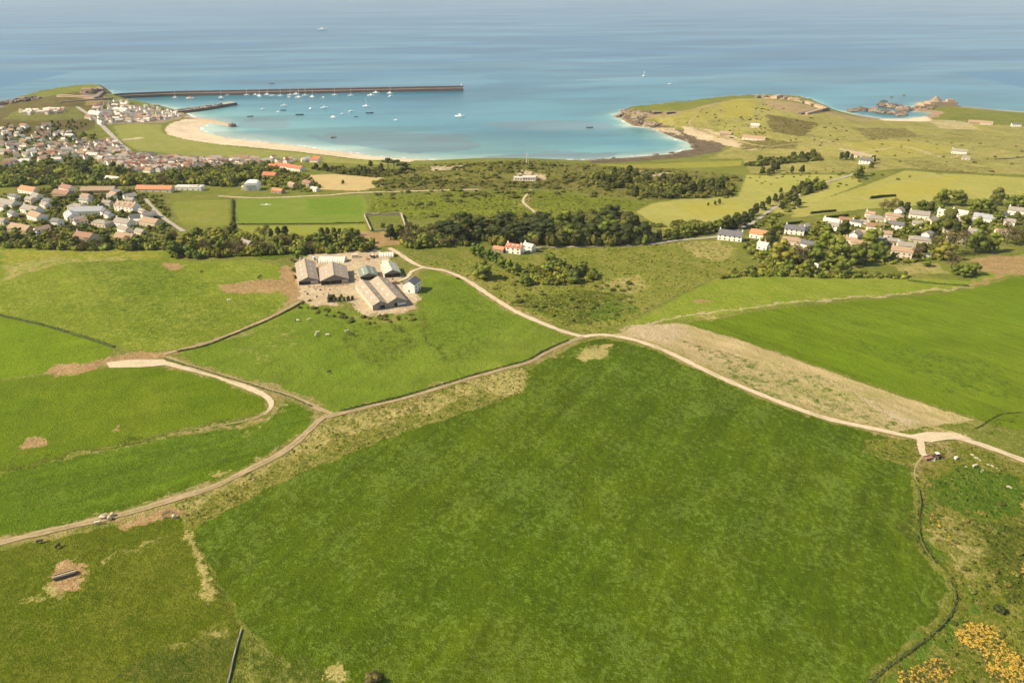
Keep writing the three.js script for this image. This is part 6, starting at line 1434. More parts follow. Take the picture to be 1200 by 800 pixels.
function house(root, w, d, st, wall, roof, kind, chimneys) {
  const eave = 0.7 + st * 2.45, pitch = kind === 'hip' ? 0.44 : 0.6, ridge = eave + d / 2 * pitch;
  if (kind === 'flat') {
    part('wall', uvMetres(bx(w, eave + 0.6, d, 0, eave / 2 - 0.3, 0)), WALL[wall], root); part('roof', uvMetres(merge([bx(w + .3, .3, d + .3, 0, eave + .15, 0), bx(w * .3, .8, d * .5, w * .2, eave + .7, 0)])), ROOF[roof], root);
  } else if (kind === 'hip') {
    part('wall', uvMetres(bx(w, eave + 0.6, d, 0, eave / 2 - 0.3, 0)), WALL[wall], root);
    const o = .4, X = w / 2 + o, Z = d / 2 + o, r = Math.max(w / 2 - d / 2, 0.3), e = eave - .1, R = ridge, q = [[-X, e, Z], [X, e, Z], [X, e, -Z], [-X, e, -Z], [-r, R, 0], [r, R, 0]], f = [[0, 1, 5], [0, 5, 4], [1, 2, 5], [2, 3, 4], [2, 4, 5], [3, 0, 4], [0, 2, 1], [0, 3, 2]], pos = [];
    for (const t of f) for (const i of t) pos.push(...q[i]); const g = new THREE.BufferGeometry(); g.setAttribute('position', new THREE.Float32BufferAttribute(pos, 3)); g.computeVertexNormals(); part('roof', uvMetres(g), ROOF[roof], root);
  } else {
    part('wall', uvMetres(prism(w, d, eave, ridge)), WALL[wall], root);
    for (const s of [1, -1]) part('roof_slope', uvMetres(slope(w, d, eave, ridge, s)), ROOF[roof], root);
  }
  for (let i = 0; i < chimneys; i++) { const c = part('chimney', uvMetres(merge([bx(.9, 2.2, .7, 0, .5, 0), bx(1.05, .2, .85, 0, 1.5, 0)])), WALL[wall], root); c.position.set((i ? 1 : -1) * (w / 2 - .7), ridge, 0); part('chimney_pot', cyl(.16, .13, .5, 6, 0, 1.6, 0), ROOF.redbrown, c); }
  const floors = st > 1.55 ? 2 : 1, n = Math.max(1, Math.min(5, Math.round(w / 4)));
  if (w < 6) { const dr = part('door', bx(.9, 1.9, .08, 0, .95, d / 2 + .03), pick(doorMats), root); return; }
  for (const s of [1, -1]) for (let f = 0; f < floors; f++) for (let i = 0; i < n; i++) {
    const x = (i - (n - 1) / 2) * (w / n), y = 1.5 + f * 2.4;
    if (f === 0 && i === (n >> 1) && s === 1) { part('door', bx(1, 2.1, .1, x, 1.0, d / 2 + .04), pick(doorMats), root); continue; }
    const q = part('window', bx(1.25, 1.15, .08, 0, 0, 0), glassMat, root); q.position.set(x, y, s * (d / 2 + .03)); part('frame', merge([bx(1.45, .1, .12, 0, .62, 0), bx(1.6, .1, .18, 0, -.62, 0), bx(.1, 1.2, .12, -.67, 0, 0), bx(.1, 1.2, .12, .67, 0, 0)]), frameMat, q);
  }
  for (const s of [1, -1]) { const q = part('window', bx(.08, 1.1, 1.1, 0, 0, 0), glassMat, root); q.position.set(s * (w / 2 + .03), 1.5, 0); part('frame', merge([bx(.12, .1, 1.3, 0, .6, 0), bx(.18, .1, 1.4, 0, -.6, 0)]), frameMat, q); }
  return { eave, ridge };
}
for (const [x, z, w, d, yaw, st, wall, roof, kind, ch, label] of houses_) {
  const small = w < 6.5, low = label.includes('barn') || label.includes('shed') || label.includes('range') || label.includes('warehouse');
  const g = thing(small ? 'shed' : low ? 'outbuilding' : 'house', label, small ? 'shed' : low ? 'outbuilding' : 'house', x, z, -yaw * Math.PI / 180);
  const r = house(g, w, d, st, wall, roof, kind, ch);
  if (label.includes('dormer') && r) for (let i = 0; i < 3; i++) {
    const dm = part('dormer', uvMetres(prism(1.8, 1.8, 1.2, 1.9).rotateY(Math.PI / 2)), WALL.white, g); dm.position.set((i - 1) * w * .28, (r.eave + r.ridge) / 2 - .6, d * .3);
    const q = part('window', bx(1, .9, .08, 0, .6, 1.0), glassMat, dm);
  }
}
for (const [n, x, z] of extraHouses) {
  const rf = pick(['grey', 'tan', 'grey', 'slate']), w = rr(8, 12.5), k = n === 'right' ? 'between the gardens of the right village' : 'between the gardens of the left village', say = { grey: 'grey', tan: 'tan', slate: 'dark slate', redbrown: 'red-brown' }[rf];
  const g = thing('cottage', 'small pale cottage with ' + say + ' roof ' + k, 'house', x, z, -rr(.2, .75) + (rand() < .3 ? 1.2 : 0), 'cottages with ' + say + ' roofs ' + k);
  house(g, w, rr(6, 7.5), pick([1.2, 1.5, 1.6]), rand() < .75 ? 'white' : 'cream', rf, 'gable', rand() < .6 ? 1 : 0);
}
// ---------------------------------------------------------------- the farm
const sheetBump = tileTexture((u) => 0.5 + 0.5 * Math.sin(u * Math.PI * 2 * 32), 256);
function sheetRoof(a, b) { const m = new THREE.MeshStandardMaterial({ map: weather(a, b, .2, .3), roughness: .75, bumpMap: sheetBump, bumpScale: .05 }); return m; }
const FIBRE = sheetRoof([.37, .315, .24], [.29, .245, .185]), FIBRED = FIBRE, GREENSHEET = sheetRoof([.20, .25, .205], [.155, .20, .165]), PALEGREEN = sheetRoof([.40, .45, .38], [.33, .38, .31]);
const BOARD = wm([.20, .18, .155], [.14, .125, .105], .3, .3), BLOCK = wm([.48, .44, .37], [.38, .345, .285], .2, .15), concreteFloor = wm([.34, .30, .235], [.26, .22, .165], .3, 0), steelMat = std(.16, .155, .145, .6);
function panel(pts, depth) { const s = new THREE.Shape(pts.map(([x, y]) => new THREE.Vector2(x, y))); return new THREE.ExtrudeGeometry(s, { depth, bevelEnabled: false }); }
function barnSpan(g, cx, w, L, eave, ridge, roofMat) {     // ridge along z, front at +z
  for (const s of [1, -1]) {
    const sl = slope(L, w, eave, ridge, s, .4, .14); sl.rotateY(-Math.PI / 2).translate(cx, 0, 0);
    const r = part('roof_slope', uvMetres(sl, .1), roofMat, g);
    for (let i = 1; i < 4; i++) { const zz = -L / 2 + i * L / 4; const q = part('roof_light', bx(1, .05, 2.4), ROOF.pale, r); q.position.set(cx + s * w * .27, eave + (ridge - eave) * .46 + .24, zz); q.rotation.z = -s * Math.atan2(ridge - eave, w / 2); q.scale.set(1, 1, .9); }
  }
  part('ridge_cap', bx(.5, .12, L + .8, cx, ridge + .2, 0), roofMat, g);
  part('end_wall', uvMetres(panel([[cx - w / 2, -.6], [cx + w / 2, -.6], [cx + w / 2, eave], [cx, ridge], [cx - w / 2, eave]], .2).translate(0, 0, -L / 2)), BOARD, g);
  const n = Math.max(2, Math.round(w / 5.5)); for (let i = 0; i <= n; i++) { const px = cx - w / 2 + .2 + i * (w - .4) / n, t = 1 - Math.abs(px - cx) / (w / 2); part('post', bx(.26, eave + (ridge - eave) * t + .5, .26, px, (eave + (ridge - eave) * t) / 2 - .25, L / 2 - .3), steelMat, g); }
}
function barn(key, label, eave, ridge, roofMat, open, sideMat = BLOCK) {
  const [x, z, w, L, yaw] = barns_[key], g = thing('barn', label, 'barn', x, z, yaw);
  barnSpan(g, 0, w, L, eave, ridge, roofMat);
  for (const s of [1, -1]) { part('side_wall', uvMetres(bx(.22, 2.6, L - .3, s * (w / 2 - .12), .8, 0)), sideMat, g); part('side_cladding', uvMetres(bx(.1, eave - 2.1, L - .3, s * (w / 2 - .12), (eave + 2.1) / 2, 0)), BOARD, g); }
  part('floor', bx(w - .5, .3, L - .3, 0, .05, 0), concreteFloor, g);
  part('gable_cladding', uvMetres(panel([[-w / 2, eave - .5], [w / 2, eave - .5], [w / 2, eave], [0, ridge], [-w / 2, eave]], .12).translate(0, 0, L / 2 - .14)), BOARD, g);
  if (open < 1) part('front_wall', uvMetres(bx(w * (1 - open) - .4, eave - .5, .16, w / 2 - w * (1 - open) / 2 - .2, (eave - .5) / 2, L / 2 - .12)), BLOCK, g);
  return g;
}
barn('a', 'long grey-roofed barn at the left end of the farmyard', 3.6, 6.2, FIBRE, .6);
barn('b', 'wide grey-roofed barn beside the left barn, its yard full of cattle gates', 3.6, 7.2, FIBRE, .75);
barn('g1', 'dark green sheet-roofed shed in the middle of the farmyard', 3.4, 5.4, GREENSHEET, 1);
barn('g2', 'pale green sheet-roofed open shed beside the farm drive', 3.6, 6, PALEGREEN, 1);
{
  const [x, z, w, L, yaw] = barns_.twin, g = thing('barn', 'large twin-span barn with two ridges and grey boarded gables', 'barn', x, z, yaw), w1 = w * .44, w2 = w * .56;
  const eave = 4, r1 = 6.2, r2 = 6.9, c1 = -w / 2 + w1 / 2, c2 = w / 2 - w2 / 2;
  barnSpan(g, c1, w1, L, eave, r1, FIBRE); barnSpan(g, c2, w2, L, eave, r2, FIBRE);
  for (const s of [1, -1]) part('side_wall', uvMetres(bx(.22, eave + .5, L - .3, s * (w / 2 - .12), eave / 2 - .25, 0)), BLOCK, g);
  part('floor', bx(w - .5, .3, L - .3, 0, .05, 0), concreteFloor, g);
  const front = (c, ww, r, door, dw) => { const s = new THREE.Shape([[c - ww / 2, -.4], [door - dw / 2, -.4], [door - dw / 2, 3.3], [door + dw / 2, 3.3], [door + dw / 2, -.4], [c + ww / 2, -.4], [c + ww / 2, eave], [c, r], [c - ww / 2, eave]].map((p) => new THREE.Vector2(...p))); part('front_wall', uvMetres(new THREE.ExtrudeGeometry(s, { depth: .14, bevelEnabled: false }).translate(0, 0, L / 2 - .16)), wm([.25, .235, .205], [.19, .175, .15], .25, .3), g); };
  front(c1, w1 - .02, r1, c1 + 1.2, 3.4); front(c2, w2 - .02, r2, c2 - 1, 1.8);
  for (let i = 0; i < 5; i++) part('window', bx(.9, .8, .06, c2 + .9 + i * 1.05, 2.2, L / 2 + .02), WALL.white, g);
}
{ // white gabled building with slate roof
  const [x, z] = pts_.wbarn, g = thing('white_barn', 'tall white gabled barn with slate roof at the edge of the farm field', 'barn', x, z, -.315 + Math.PI / 2);
  house(g, 9.5, 8, 2.2, 'white', 'slate', 'gable', 0);
}
const tunnelWhite = std(.74, .73, .64, .55), tunnelGreen = std(.25, .31, .2, .7);
tunnels_.forEach(([x, z, L], i) => {
  const g = thing('polytunnel', ['long low white polytunnel behind the two left barns', 'short arched polytunnel with striped cover at the top of the yard', 'small white domed tarpaulin store beside the pale green shed'][i], 'polytunnel', x, z, [-.05, .1, .2][i]), r = [4.6, 3.6, 3.0][i];
  const arc = (r0, len, a0, a1) => new THREE.CylinderGeometry(r0, r0, len, 14, 1, true, a0, a1 - a0).rotateZ(Math.PI / 2).rotateX(Math.PI / 2 * 0);
  const seg = (x0, len, mat, name) => { const s = new THREE.Shape(); for (let k = 0; k <= 14; k++) { const a = k / 14 * Math.PI; s.lineTo === undefined; if (k) s.lineTo(Math.cos(a) * r, Math.sin(a) * r * .8); else s.moveTo(r, 0); } for (let k = 14; k >= 0; k--) { const a = k / 14 * Math.PI; s.lineTo(Math.cos(a) * (r - .08), Math.sin(a) * (r - .08) * .8); } part(name, new THREE.ExtrudeGeometry(s, { depth: len, bevelEnabled: false }).rotateY(Math.PI / 2).translate(x0, 0, 0), mat, g); };
  const n = Math.round(L / 1.8); for (let k = 0; k < n; k++) seg(-L / 2 + k * L / n, L / n * .8, tunnelWhite, 'cover');
  for (let k = 0; k <= n; k++) { const t = new THREE.TorusGeometry(r + .04, .09, 4, 14, Math.PI).scale(1, .8, 1).rotateY(Math.PI / 2); part('hoop', t.translate(-L / 2 + k * L / n - .1, 0, 0), tunnelGreen, g); }
  part('end_wall', panel([[-r + .1, -.3], [r - .1, -.3], [r * .8, r * .45], [0, r * .76], [-r * .8, r * .45]], .1).rotateY(Math.PI / 2).translate(L / 2 - .2, 0, 0), tunnelWhite, g);
});
// cattle gates, tank, clutter
{
  const mats = [std(.20, .11, .06, .8), std(.42, .36, .27, .9), std(.10, .09, .08, .8), std(.30, .24, .17, .9)], kinds = ['pallet_stack', 'crate_stack', 'tyre_stack', 'scrap_heap'];
  const geos = [merge([0, 1, 2, 3, 4].map((k) => bx(.5 - .02 * k, .09, .5, .02 * k, .06 + k * .14, 0, .1 * k))), merge([bx(.5, .4, .44, 0, .2, 0), bx(.3, .3, .3, .05, .55, .02, .3)]), merge([0, 1, 2].map((k) => new THREE.TorusGeometry(.3, .11, 6, 12).rotateX(Math.PI / 2).translate(.03 * k, .12 + k * .22, 0))), merge([bx(.7, .15, .2, 0, .1, 0, .4), bx(.5, .3, .2, .1, .2, .1, 1.2), bar([-.4, .05, -.2], [.3, .5, .2], .05), bar([-.2, .05, .3], [.4, .4, -.2], .05), bx(.3, .35, .3, -.2, .17, .1, .7)])];
  const lab = ['stack of weathered brown pallets lying in the farmyard', 'stacked pale crates standing in the farmyard', 'stack of old black tyres in the farmyard', 'heap of scrap timber and metal around the farmyard'];
  for (const [x, z, s, k] of debris_) { const o = part(numbered(kinds[k]), geos[k], mats[k], scene); o.position.set(x, ground(x, z) - .02, z); o.rotation.y = rr(0, 6.28); o.scale.setScalar(s * 1.25); tag(o, lab[k], ['pallets', 'crates', 'tyres', 'scrap'][k], kinds[k].replace('_', ' ') + 's around the farmyard'); }
  const [bx0, bz0, bw, bl, by] = barns_.b;
  for (let i = 0; i < 7; i++) { const u = -bw * .75 + i * 3.6, x = bx0 + Math.cos(by) * u + Math.sin(by) * (bl / 2 + 4), z = bz0 - Math.sin(by) * u + Math.cos(by) * (bl / 2 + 4), g = thing('cattle_gate', 'rusty tubular cattle gate in the yard before the grey barns', 'gate', x, z, by + (i % 2 ? .1 : 1.2), 'cattle gates before the grey barns'); for (const h of [.3, .6, .9, 1.2, 1.4]) part('rail', bar([-1.5, h, 0], [1.5, h, 0], .05, 4), mats[0], g); for (const s of [-1.5, 1.5]) part('post', bar([s, -.2, 0], [s, 1.6, 0], .09, 5), mats[0], g); }
  const t = thing('water_tank', 'small blue-white water tank between the two grey barns', 'tank', ...pts_.tank); part('tank', cyl(1.1, 1.1, 2.2, 12, 0, .2, 0), std(.45, .6, .68, .6), t); part('lid', cyl(.5, .4, .2, 10, 0, 2.4, 0), std(.5, .62, .7, .6), t); part('stand', bx(2.4, .4, 2.4, 0, 0, 0), BLOCK, t);
  const c = thing('container', 'grey-white box container at the back of the farmyard', 'container', ...pts_.cont, .2); part('box', uvMetres(bx(4.4, 2.6, 2.6, 0, 1.25, 0)), WALL.cream, c); for (const s of [-.65, .65]) part('door', bx(.06, 2.2, 1.2, 2.22, 1.25, s), ROOF.grey, c); part('roof', bx(4.5, .1, 2.7, 0, 2.6, 0), ROOF.pale, c);
}
// ---------------------------------------------------------------- villa, hall, mast, mark on the playing field
{
  const [x, z] = pts_.villa, g = thing('villa', 'low flat-roofed white villa alone on the heath', 'house', x, z, -.1);
  part('wall', uvMetres(merge([bx(15, 4.4, 8, 3, 1.7, 0), bx(11, 3.6, 7, -9, 1.3, 1)])), WALL.white, g); part('roof', uvMetres(merge([bx(15.6, .3, 8.6, 3, 4.05, 0), bx(11.4, .3, 7.4, -9.2, 3.25, 1)])), ROOF.pale, g);
  for (let i = 0; i < 5; i++) { const q = part('window', bx(2, 1.6, .1, -2.6 + i * 2.8, 1.9, 4.04), glassMat, g); part('frame', merge([bx(2.2, .14, .14, -2.6 + i * 2.8, 2.76, 4.05), bx(2.2, .14, .14, -2.6 + i * 2.8, 1.04, 4.05)]), frameMat, q); }
  for (let i = 0; i < 3; i++) part('window', bx(1.6, 1.2, .1, -12 + i * 3, 1.6, 4.54), glassMat, g);
  part('terrace', uvMetres(bx(26, .5, 5, -2, 0, 7)), BLOCK, g);
  const [hx, hz] = pts_.hall, h = thing('hall', 'big white hall with a rounded roof facing the playing field', 'hall', hx, hz, .12), s = new THREE.Shape(); s.moveTo(-8, -.6); s.lineTo(8, -.6); s.lineTo(8, 6); s.quadraticCurveTo(7.4, 8.6, 3, 9.4); s.lineTo(-3, 9.4); s.quadraticCurveTo(-7.4, 8.6, -8, 6); s.closePath();
  part('wall', uvMetres(new THREE.ExtrudeGeometry(s, { depth: 16, bevelEnabled: false }).translate(0, 0, -8)), WALL.white, h);
  part('front_panel', uvMetres(bx(11, 4.6, .2, .6, 3.2, 8.1)), wm([.60, .61, .62], [.54, .55, .56], .1, .1), h); part('eyebrow', uvMetres(panel([[-6, 0], [6.6, 0], [4, 1], [-3, 1]], .5).translate(0, 5.6, 8.05)), ROOF.bluegrey, h); part('door', bx(3, 3, .12, -1, 1.4, 8.26), ROOF.bluegrey, h); part('annexe', uvMetres(bx(4, 4, 9, -10, 1.6, -2)), WALL.cream, h);
  const [mx, mz] = pts_.mast, m = thing('lattice_mast', 'slender pale lattice mast standing on the heath', 'mast', mx, mz), steel = std(.55, .55, .54, .5);
  for (let k = 0; k < 4; k++) { const a = k * Math.PI / 2 + .7, b = a + Math.PI / 2; part('leg', bar([Math.cos(a) * 2.2, -.4, Math.sin(a) * 2.2], [Math.cos(a) * .5, 14, Math.sin(a) * .5], .16), steel, m); for (let i = 0; i < 5; i++) { const r0 = lerp(2.2, .5, i / 5), r1 = lerp(2.2, .5, (i + 1) / 5); part('brace', bar([Math.cos(a) * r0, i * 2.8, Math.sin(a) * r0], [Math.cos(b) * r1, (i + 1) * 2.8, Math.sin(b) * r1], .09, 4), steel, m); } }
  part('platform', cyl(1.4, 1.4, .3, 10, 0, 12.6, 0), steel, m); part('aerial', cyl(.2, .12, 4, 6, 0, 13.6, 0), steel, m); for (const s of [-1, 1]) part('dish', new THREE.SphereGeometry(.8, 10, 6, 0, 6.283, 0, 1.2).rotateZ(s * Math.PI / 2).translate(s * .6, 13.4, 0), frameMat, m);
}
// ---------------------------------------------------------------- harbour town
const TOWN = {};
{
  const g = (w, d, e) => [uvMetres(prism(w, d, e, e + d * .36)), uvMetres(merge([slope(w, d, e, e + d * .36, 1), slope(w, d, e, e + d * .36, -1)]))];
  TOWN.shapes = [g(9, 6.5, 4.8), g(12, 7, 3.2), g(7, 6, 5.2), g(15, 7.5, 4.6)];
  const where = { harbour: 'in the harbour town behind the beach common', terrace: 'in the terrace along the edge of the beach common', hill: 'on the wooded slope above the harbour town', quay: 'on the quay beside the harbour', fortrow: 'in the row under the left fort', nearbeach: 'behind the dune beside the beach' };
  const roofs = { harbour: ['redbrown', 'grey', 'tan', 'grey', 'slate', 'pale', 'tan'], terrace: ['redbrown', 'tan', 'redbrown', 'grey'], hill: ['grey', 'tan', 'redbrown', 'pale'], quay: ['grey', 'redbrown', 'tan', 'pale'], fortrow: ['tan', 'pale', 'redbrown'], nearbeach: ['red', 'pale', 'tan'] };
  const say = { redbrown: 'red-brown', grey: 'grey', tan: 'tan', slate: 'slate', pale: 'pale', orange: 'orange', red: 'red' };
  for (const [n, count, poly] of town_) for (const [x, z] of scatter(poly, count, n === 'terrace' || n === 'fortrow' ? 8 : 12, 3)) {
    const rf = pick(roofs[n]), wl = n !== 'fortrow' && rand() < .8 ? 'white' : 'cream', label = (wl === 'white' ? 'small white house with ' : 'small cream house with ') + say[rf] + ' roof ' + where[n], s = pick(TOWN.shapes);
    const t = thing('town_house', label, 'house', x, z, n === 'terrace' ? rr(-.12, .12) : n === 'fortrow' ? rr(-.3, .3) : pick([0, .5, -.4, 1.3, .9]) + rr(-.15, .15), wl + '-walled houses with ' + say[rf] + ' roofs ' + where[n]); t.scale.setScalar(rr(.75, 1.1));
    part('wall', s[0], WALL[wl], t); part('roof', s[1], ROOF[rf], t);
    keepOut.push([x, z, 5]);
  }
}
{ // the rest of the town, too small to tell apart
  const spots = []; for (const [n, c, p] of town_) if (['harbour', 'hill', 'quay'].includes(n)) spots.push(...scatter(p, n === 'harbour' ? 150 : 50, 7, 1));
  for (const [i, mat, name] of [[0, WALL.white, 'far_house_walls'], [1, ROOF.pale, 'far_house_roofs']]) {
    const im = new THREE.InstancedMesh(TOWN.shapes[2][i], mat, spots.length), o = new THREE.Object3D();
    spots.forEach(([x, z], k) => { o.position.set(x, ground(x, z), z); o.rotation.y = k * 1.7; o.scale.setScalar(.7 + (k % 7) * .06); o.updateMatrix(); im.setMatrixAt(k, o.matrix); if (i) im.setColorAt(k, new THREE.Color(...[[.5, .28, .19], [.45, .42, .38], [.6, .45, .32], [.9, .9, .9], [.55, .26, .17]][k % 5])); });
    stuff(name, im, i ? 'mixed roofs of the smallest houses packed into the harbour town' : 'white walls of the smallest houses packed into the harbour town', 'houses');
  }
}
// ---------------------------------------------------------------- walls in the sea
const stoneDark = wm([.15, .115, .105], [.10, .08, .075], .5, .3), stonePale = wm([.42, .35, .28], [.33, .27, .215], .3, .1), stoneTan = wm([.42, .32, .215], [.31, .235, .155], .4, .2), rockMat = wm([.30, .24, .175], [.18, .145, .105], .6, .2), rockDark = wm([.14, .115, .09], [.085, .07, .056], .5, .2), graniteMat = wm([.22, .175, .145], [.14, .115, .10], .5, .2);
function sweep(line, prof, step) {     // closed profile [offset, y] carried along a plan line; offset positive to the line's right
  const l = step ? smoothLine(line, step) : line, n = l.length / 2, m = prof.length, pos = [], idx = [];
  for (let i = 0; i < n; i++) { const a = Math.max(i - 1, 0), b = Math.min(i + 1, n - 1), dx = l[b * 2] - l[a * 2], dz = l[b * 2 + 1] - l[a * 2 + 1], L = Math.hypot(dx, dz); for (const [o, y] of prof) pos.push(l[i * 2] - dz / L * o, y, l[i * 2 + 1] + dx / L * o); }
  for (let i = 0; i < n - 1; i++) for (let k = 0; k < m; k++) { const a = i * m + k, b = i * m + (k + 1) % m; idx.push(a, a + m, b, b, a + m, b + m); }
  for (let k = 1; k < m - 1; k++) { idx.push(0, k, k + 1); idx.push((n - 1) * m, (n - 1) * m + k + 1, (n - 1) * m + k); }
  let g = new THREE.BufferGeometry(); g.setAttribute('position', new THREE.Float32BufferAttribute(pos, 3)); g.setIndex(idx); g = g.toNonIndexed(); g.computeVertexNormals(); return uvMetres(g, .06);
}
{
  const b = new THREE.Group(); b.name = 'breakwater'; tag(b, 'very long dark stone breakwater sheltering the bay', 'breakwater'); scene.add(b);
  part('quay_wall', sweep(bw_, [[0, -3], [-1.2, 6], [-12, 6], [-14, -3]], 12), stoneDark, b); part('walkway', sweep(bw_, [[-1.3, 6.02], [-1.4, 6.35], [-5.4, 6.35], [-5.5, 6.02]], 12), stonePale, b); part('parapet', sweep(bw_, [[-6, 6.02], [-6.6, 10.8], [-11, 10.8], [-11.6, 6.02]], 12), stoneDark, b);
  const n = bw_.length; const t = part('light_post', merge([cyl(1.2, .8, 4, 8, 0, 0, 0), cyl(.9, .9, 1.2, 8, 0, 4.2, 0), new THREE.ConeGeometry(1, 1, 8).translate(0, 5.9, 0)]), WALL.white, b); t.position.set(bw_[n - 2] - 5, 10.8, bw_[n - 1] - 8.6);
  const p = new THREE.Group(); p.name = 'pier'; tag(p, 'broad stone commercial pier with pale deck in the harbour', 'pier'); scene.add(p);
  part('pier_wall', sweep(pier_, [[0, -3], [-.6, 5.2], [-24, 5.2], [-24.6, -3]], 8), stoneDark, p); part('deck', sweep(pier_, [[-1.2, 5.22], [-1.3, 5.6], [-23, 5.6], [-23.2, 5.22]], 8), stonePale, p);
  for (let i = 0; i < 5; i++) { const k = (1 + (i % 3)) * 2; const q = part('bollard', cyl(.4, .5, 1, 8), stoneDark, p); q.position.set(lerp(pier_[k], pier_[k + 2], i / 5), 5.6, lerp(pier_[k + 1], pier_[k + 3], i / 5) - 2.5); }
  const j = new THREE.Group(); j.name = 'jetty'; tag(j, 'old low stone jetty curving beside the beach', 'jetty'); scene.add(j);
  part('jetty_wall', sweep(jetty_, [[0, -3], [-.8, 3.2], [-8, 3.2], [-9, -3]], 6), stoneTan, j); part('deck', sweep(jetty_, [[-1.2, 3.22], [-1.3, 3.5], [-7.6, 3.5], [-7.8, 3.22]], 6), stonePale, j);
  const e = part('jetty_head', merge([new THREE.CylinderGeometry(7, 8, 7, 10).translate(0, 1.6, 0), cyl(1, .7, 2.5, 6, 1, 5, 0)]), graniteMat, j); e.position.set(jetty_[6] + 2, 0, jetty_[7] - 3);
  // boxes and cranes stacked on the pier
  const cm = [std(.25, .28, .33), std(.38, .30, .22), std(.40, .39, .37), std(.22, .20, .19)];
  for (let i = 0; i < 24; i++) { const f = i / 24 * 2.8, k = Math.floor(f), u = f - k, x = lerp(pier_[k * 2], pier_[k * 2 + 2], u), z = lerp(pier_[k * 2 + 1], pier_[k * 2 + 3], u) - rr(5, 19); const o = part(numbered('cargo_container'), bx(rr(5, 8), rr(2.6, 4.6), 3, 0, 1.3, 0), cm[i % 4], scene); o.position.set(x, 5.62, z); o.rotation.y = rr(-.3, .3); tag(o, 'cargo container standing on the commercial pier', 'container', 'containers on the commercial pier'); }
}
// ---------------------------------------------------------------- forts
function rampart(parent, name, a, b, w, h, mat, base) { const dx = b[0] - a[0], dz = b[1] - a[1], L = Math.hypot(dx, dz), y0 = base ?? Math.min(ground(...a), ground(...b)); const s = new THREE.Shape([[-w * .62, -5], [w * .62, -5], [w * .42, h], [w * .5, h + .1], [w * .5, h + .9], [-w * .5, h + .9], [-w * .42, h]].map((p) => new THREE.Vector2(...p))); const m = part(name, uvMetres(new THREE.ExtrudeGeometry(s, { depth: L, bevelEnabled: false }), .08), mat, parent); m.position.set(a[0], y0, a[1]); m.rotation.y = Math.atan2(dx, dz); return m; }
{
  const f = new THREE.Group(); f.name = 'hilltop_fort'; tag(f, 'ruined tan stone fort with broken ramparts on the headland top', 'fort'); scene.add(f); const P = forts_.a;
  for (let i = 0; i < 4; i++) rampart(f, 'rampart', P[i], P[i + 1], 7, rr(4.5, 7), stoneTan);
  rampart(f, 'rampart', P[4], P[5], 6, 5, stoneTan); rampart(f, 'rampart', [P[0][0] + 10, P[0][1] + 40], [P[2][0], P[2][1] + 45], 5, 2, stoneTan);
  const bl = [[.5, 12, 8, 5], [1.3, 18, 9, 8], [1.7, 10, 10, 6], [2.2, 22, 9, 5], [2.8, 14, 8, 4], [3.3, 16, 8, 5], [.1, 9, 9, 4]]; for (const [t, w, d, h] of bl) { const k = Math.floor(t), u = t - k, x = lerp(P[k][0], P[k + 1][0], u), z = lerp(P[k][1], P[k + 1][1], u) + 12, b = part('bastion', uvMetres(merge([bx(w, h + 6, d, 0, h / 2 - 3, 0), bx(w * .5, 1.2, d * .6, w * .15, h + .6, 0)])), pick([stoneTan, rockMat, stoneDark]), f); b.position.set(x, ground(x, z), z); b.rotation.y = rr(-.4, .4); }
  const [w0, w1] = forts_.wallb; rampart(f, 'casemate_wall', w0, w1, 8, 5, stoneDark);
  const g = new THREE.Group(); g.name = 'harbour_fort'; tag(g, 'stepped dark granite fort at the root of the breakwater', 'fort'); scene.add(g); const [a, b, c] = forts_.g;
  rampart(g, 'rampart', a, b, 14, 6, graniteMat); rampart(g, 'sea_wall', [a[0] - 40, a[1] + 30], c, 10, 4, stoneTan); rampart(g, 'rampart', b, c, 10, 3.5, graniteMat); rampart(g, 'rampart', a, c, 10, 3, stoneDark); rampart(g, 'terrace_wall', [c[0] - 50, c[1] + 50], [c[0] + 30, c[1] - 10], 8, 3, graniteMat);
  for (const [t, w, h] of [[.2, 22, 9], [.55, 16, 7], [.85, 20, 6]]) { const x = lerp(a[0], b[0], t), z = lerp(a[1], b[1], t), q = part('block', uvMetres(bx(w, h + 8, 12, 0, h / 2 - 2, 0)), t < .3 ? stoneTan : graniteMat, g); q.position.set(x, ground(x, z), z); }
  const h = new THREE.Group(); h.name = 'island_fort'; tag(h, 'small pale fort with pyramid-shaped keep on the far rocky point', 'fort'); scene.add(h); const [x, z] = forts_.ch, y = Math.max(ground(x, z), 5);
  h.position.set(x, y, z); part('wall', uvMetres(merge([bx(58, 14, 26, 8, -1, 0), bx(24, 12, 30, -24, -3, 2)])), stoneTan, h); part('parapet', uvMetres(merge([bx(60, 1, 2, 8, 6.5, 12), bx(60, 1, 2, 8, 6.5, -12)])), stonePale, h); part('keep', uvMetres(new THREE.CylinderGeometry(4, 14, 9, 6).translate(-4, 10.5, 0)), rockMat, h); part('gate_block', uvMetres(bx(16, 6, 9, 26, 8, 2)), stoneTan, h); part('lantern', uvMetres(bx(5, 2.4, 5, -4, 16, 0)), stonePale, h);
  const k = forts_.bunker; for (const [bx0, bz0] of k) { const q = thing('bunker', 'dark concrete bunker on the rocky point of the headland', 'bunker', bx0, bz0, .1, 'bunkers on the rocky point'); part('casemate', uvMetres(bx(16, 5, 8, 0, 1, 0)), stoneDark, q); part('roof_slab', uvMetres(bx(18, .8, 10, 0, 3.9, 0)), rockMat, q); part('slot', bx(6, 1, .3, 0, 2, 4.05), darkWood, q); }
}
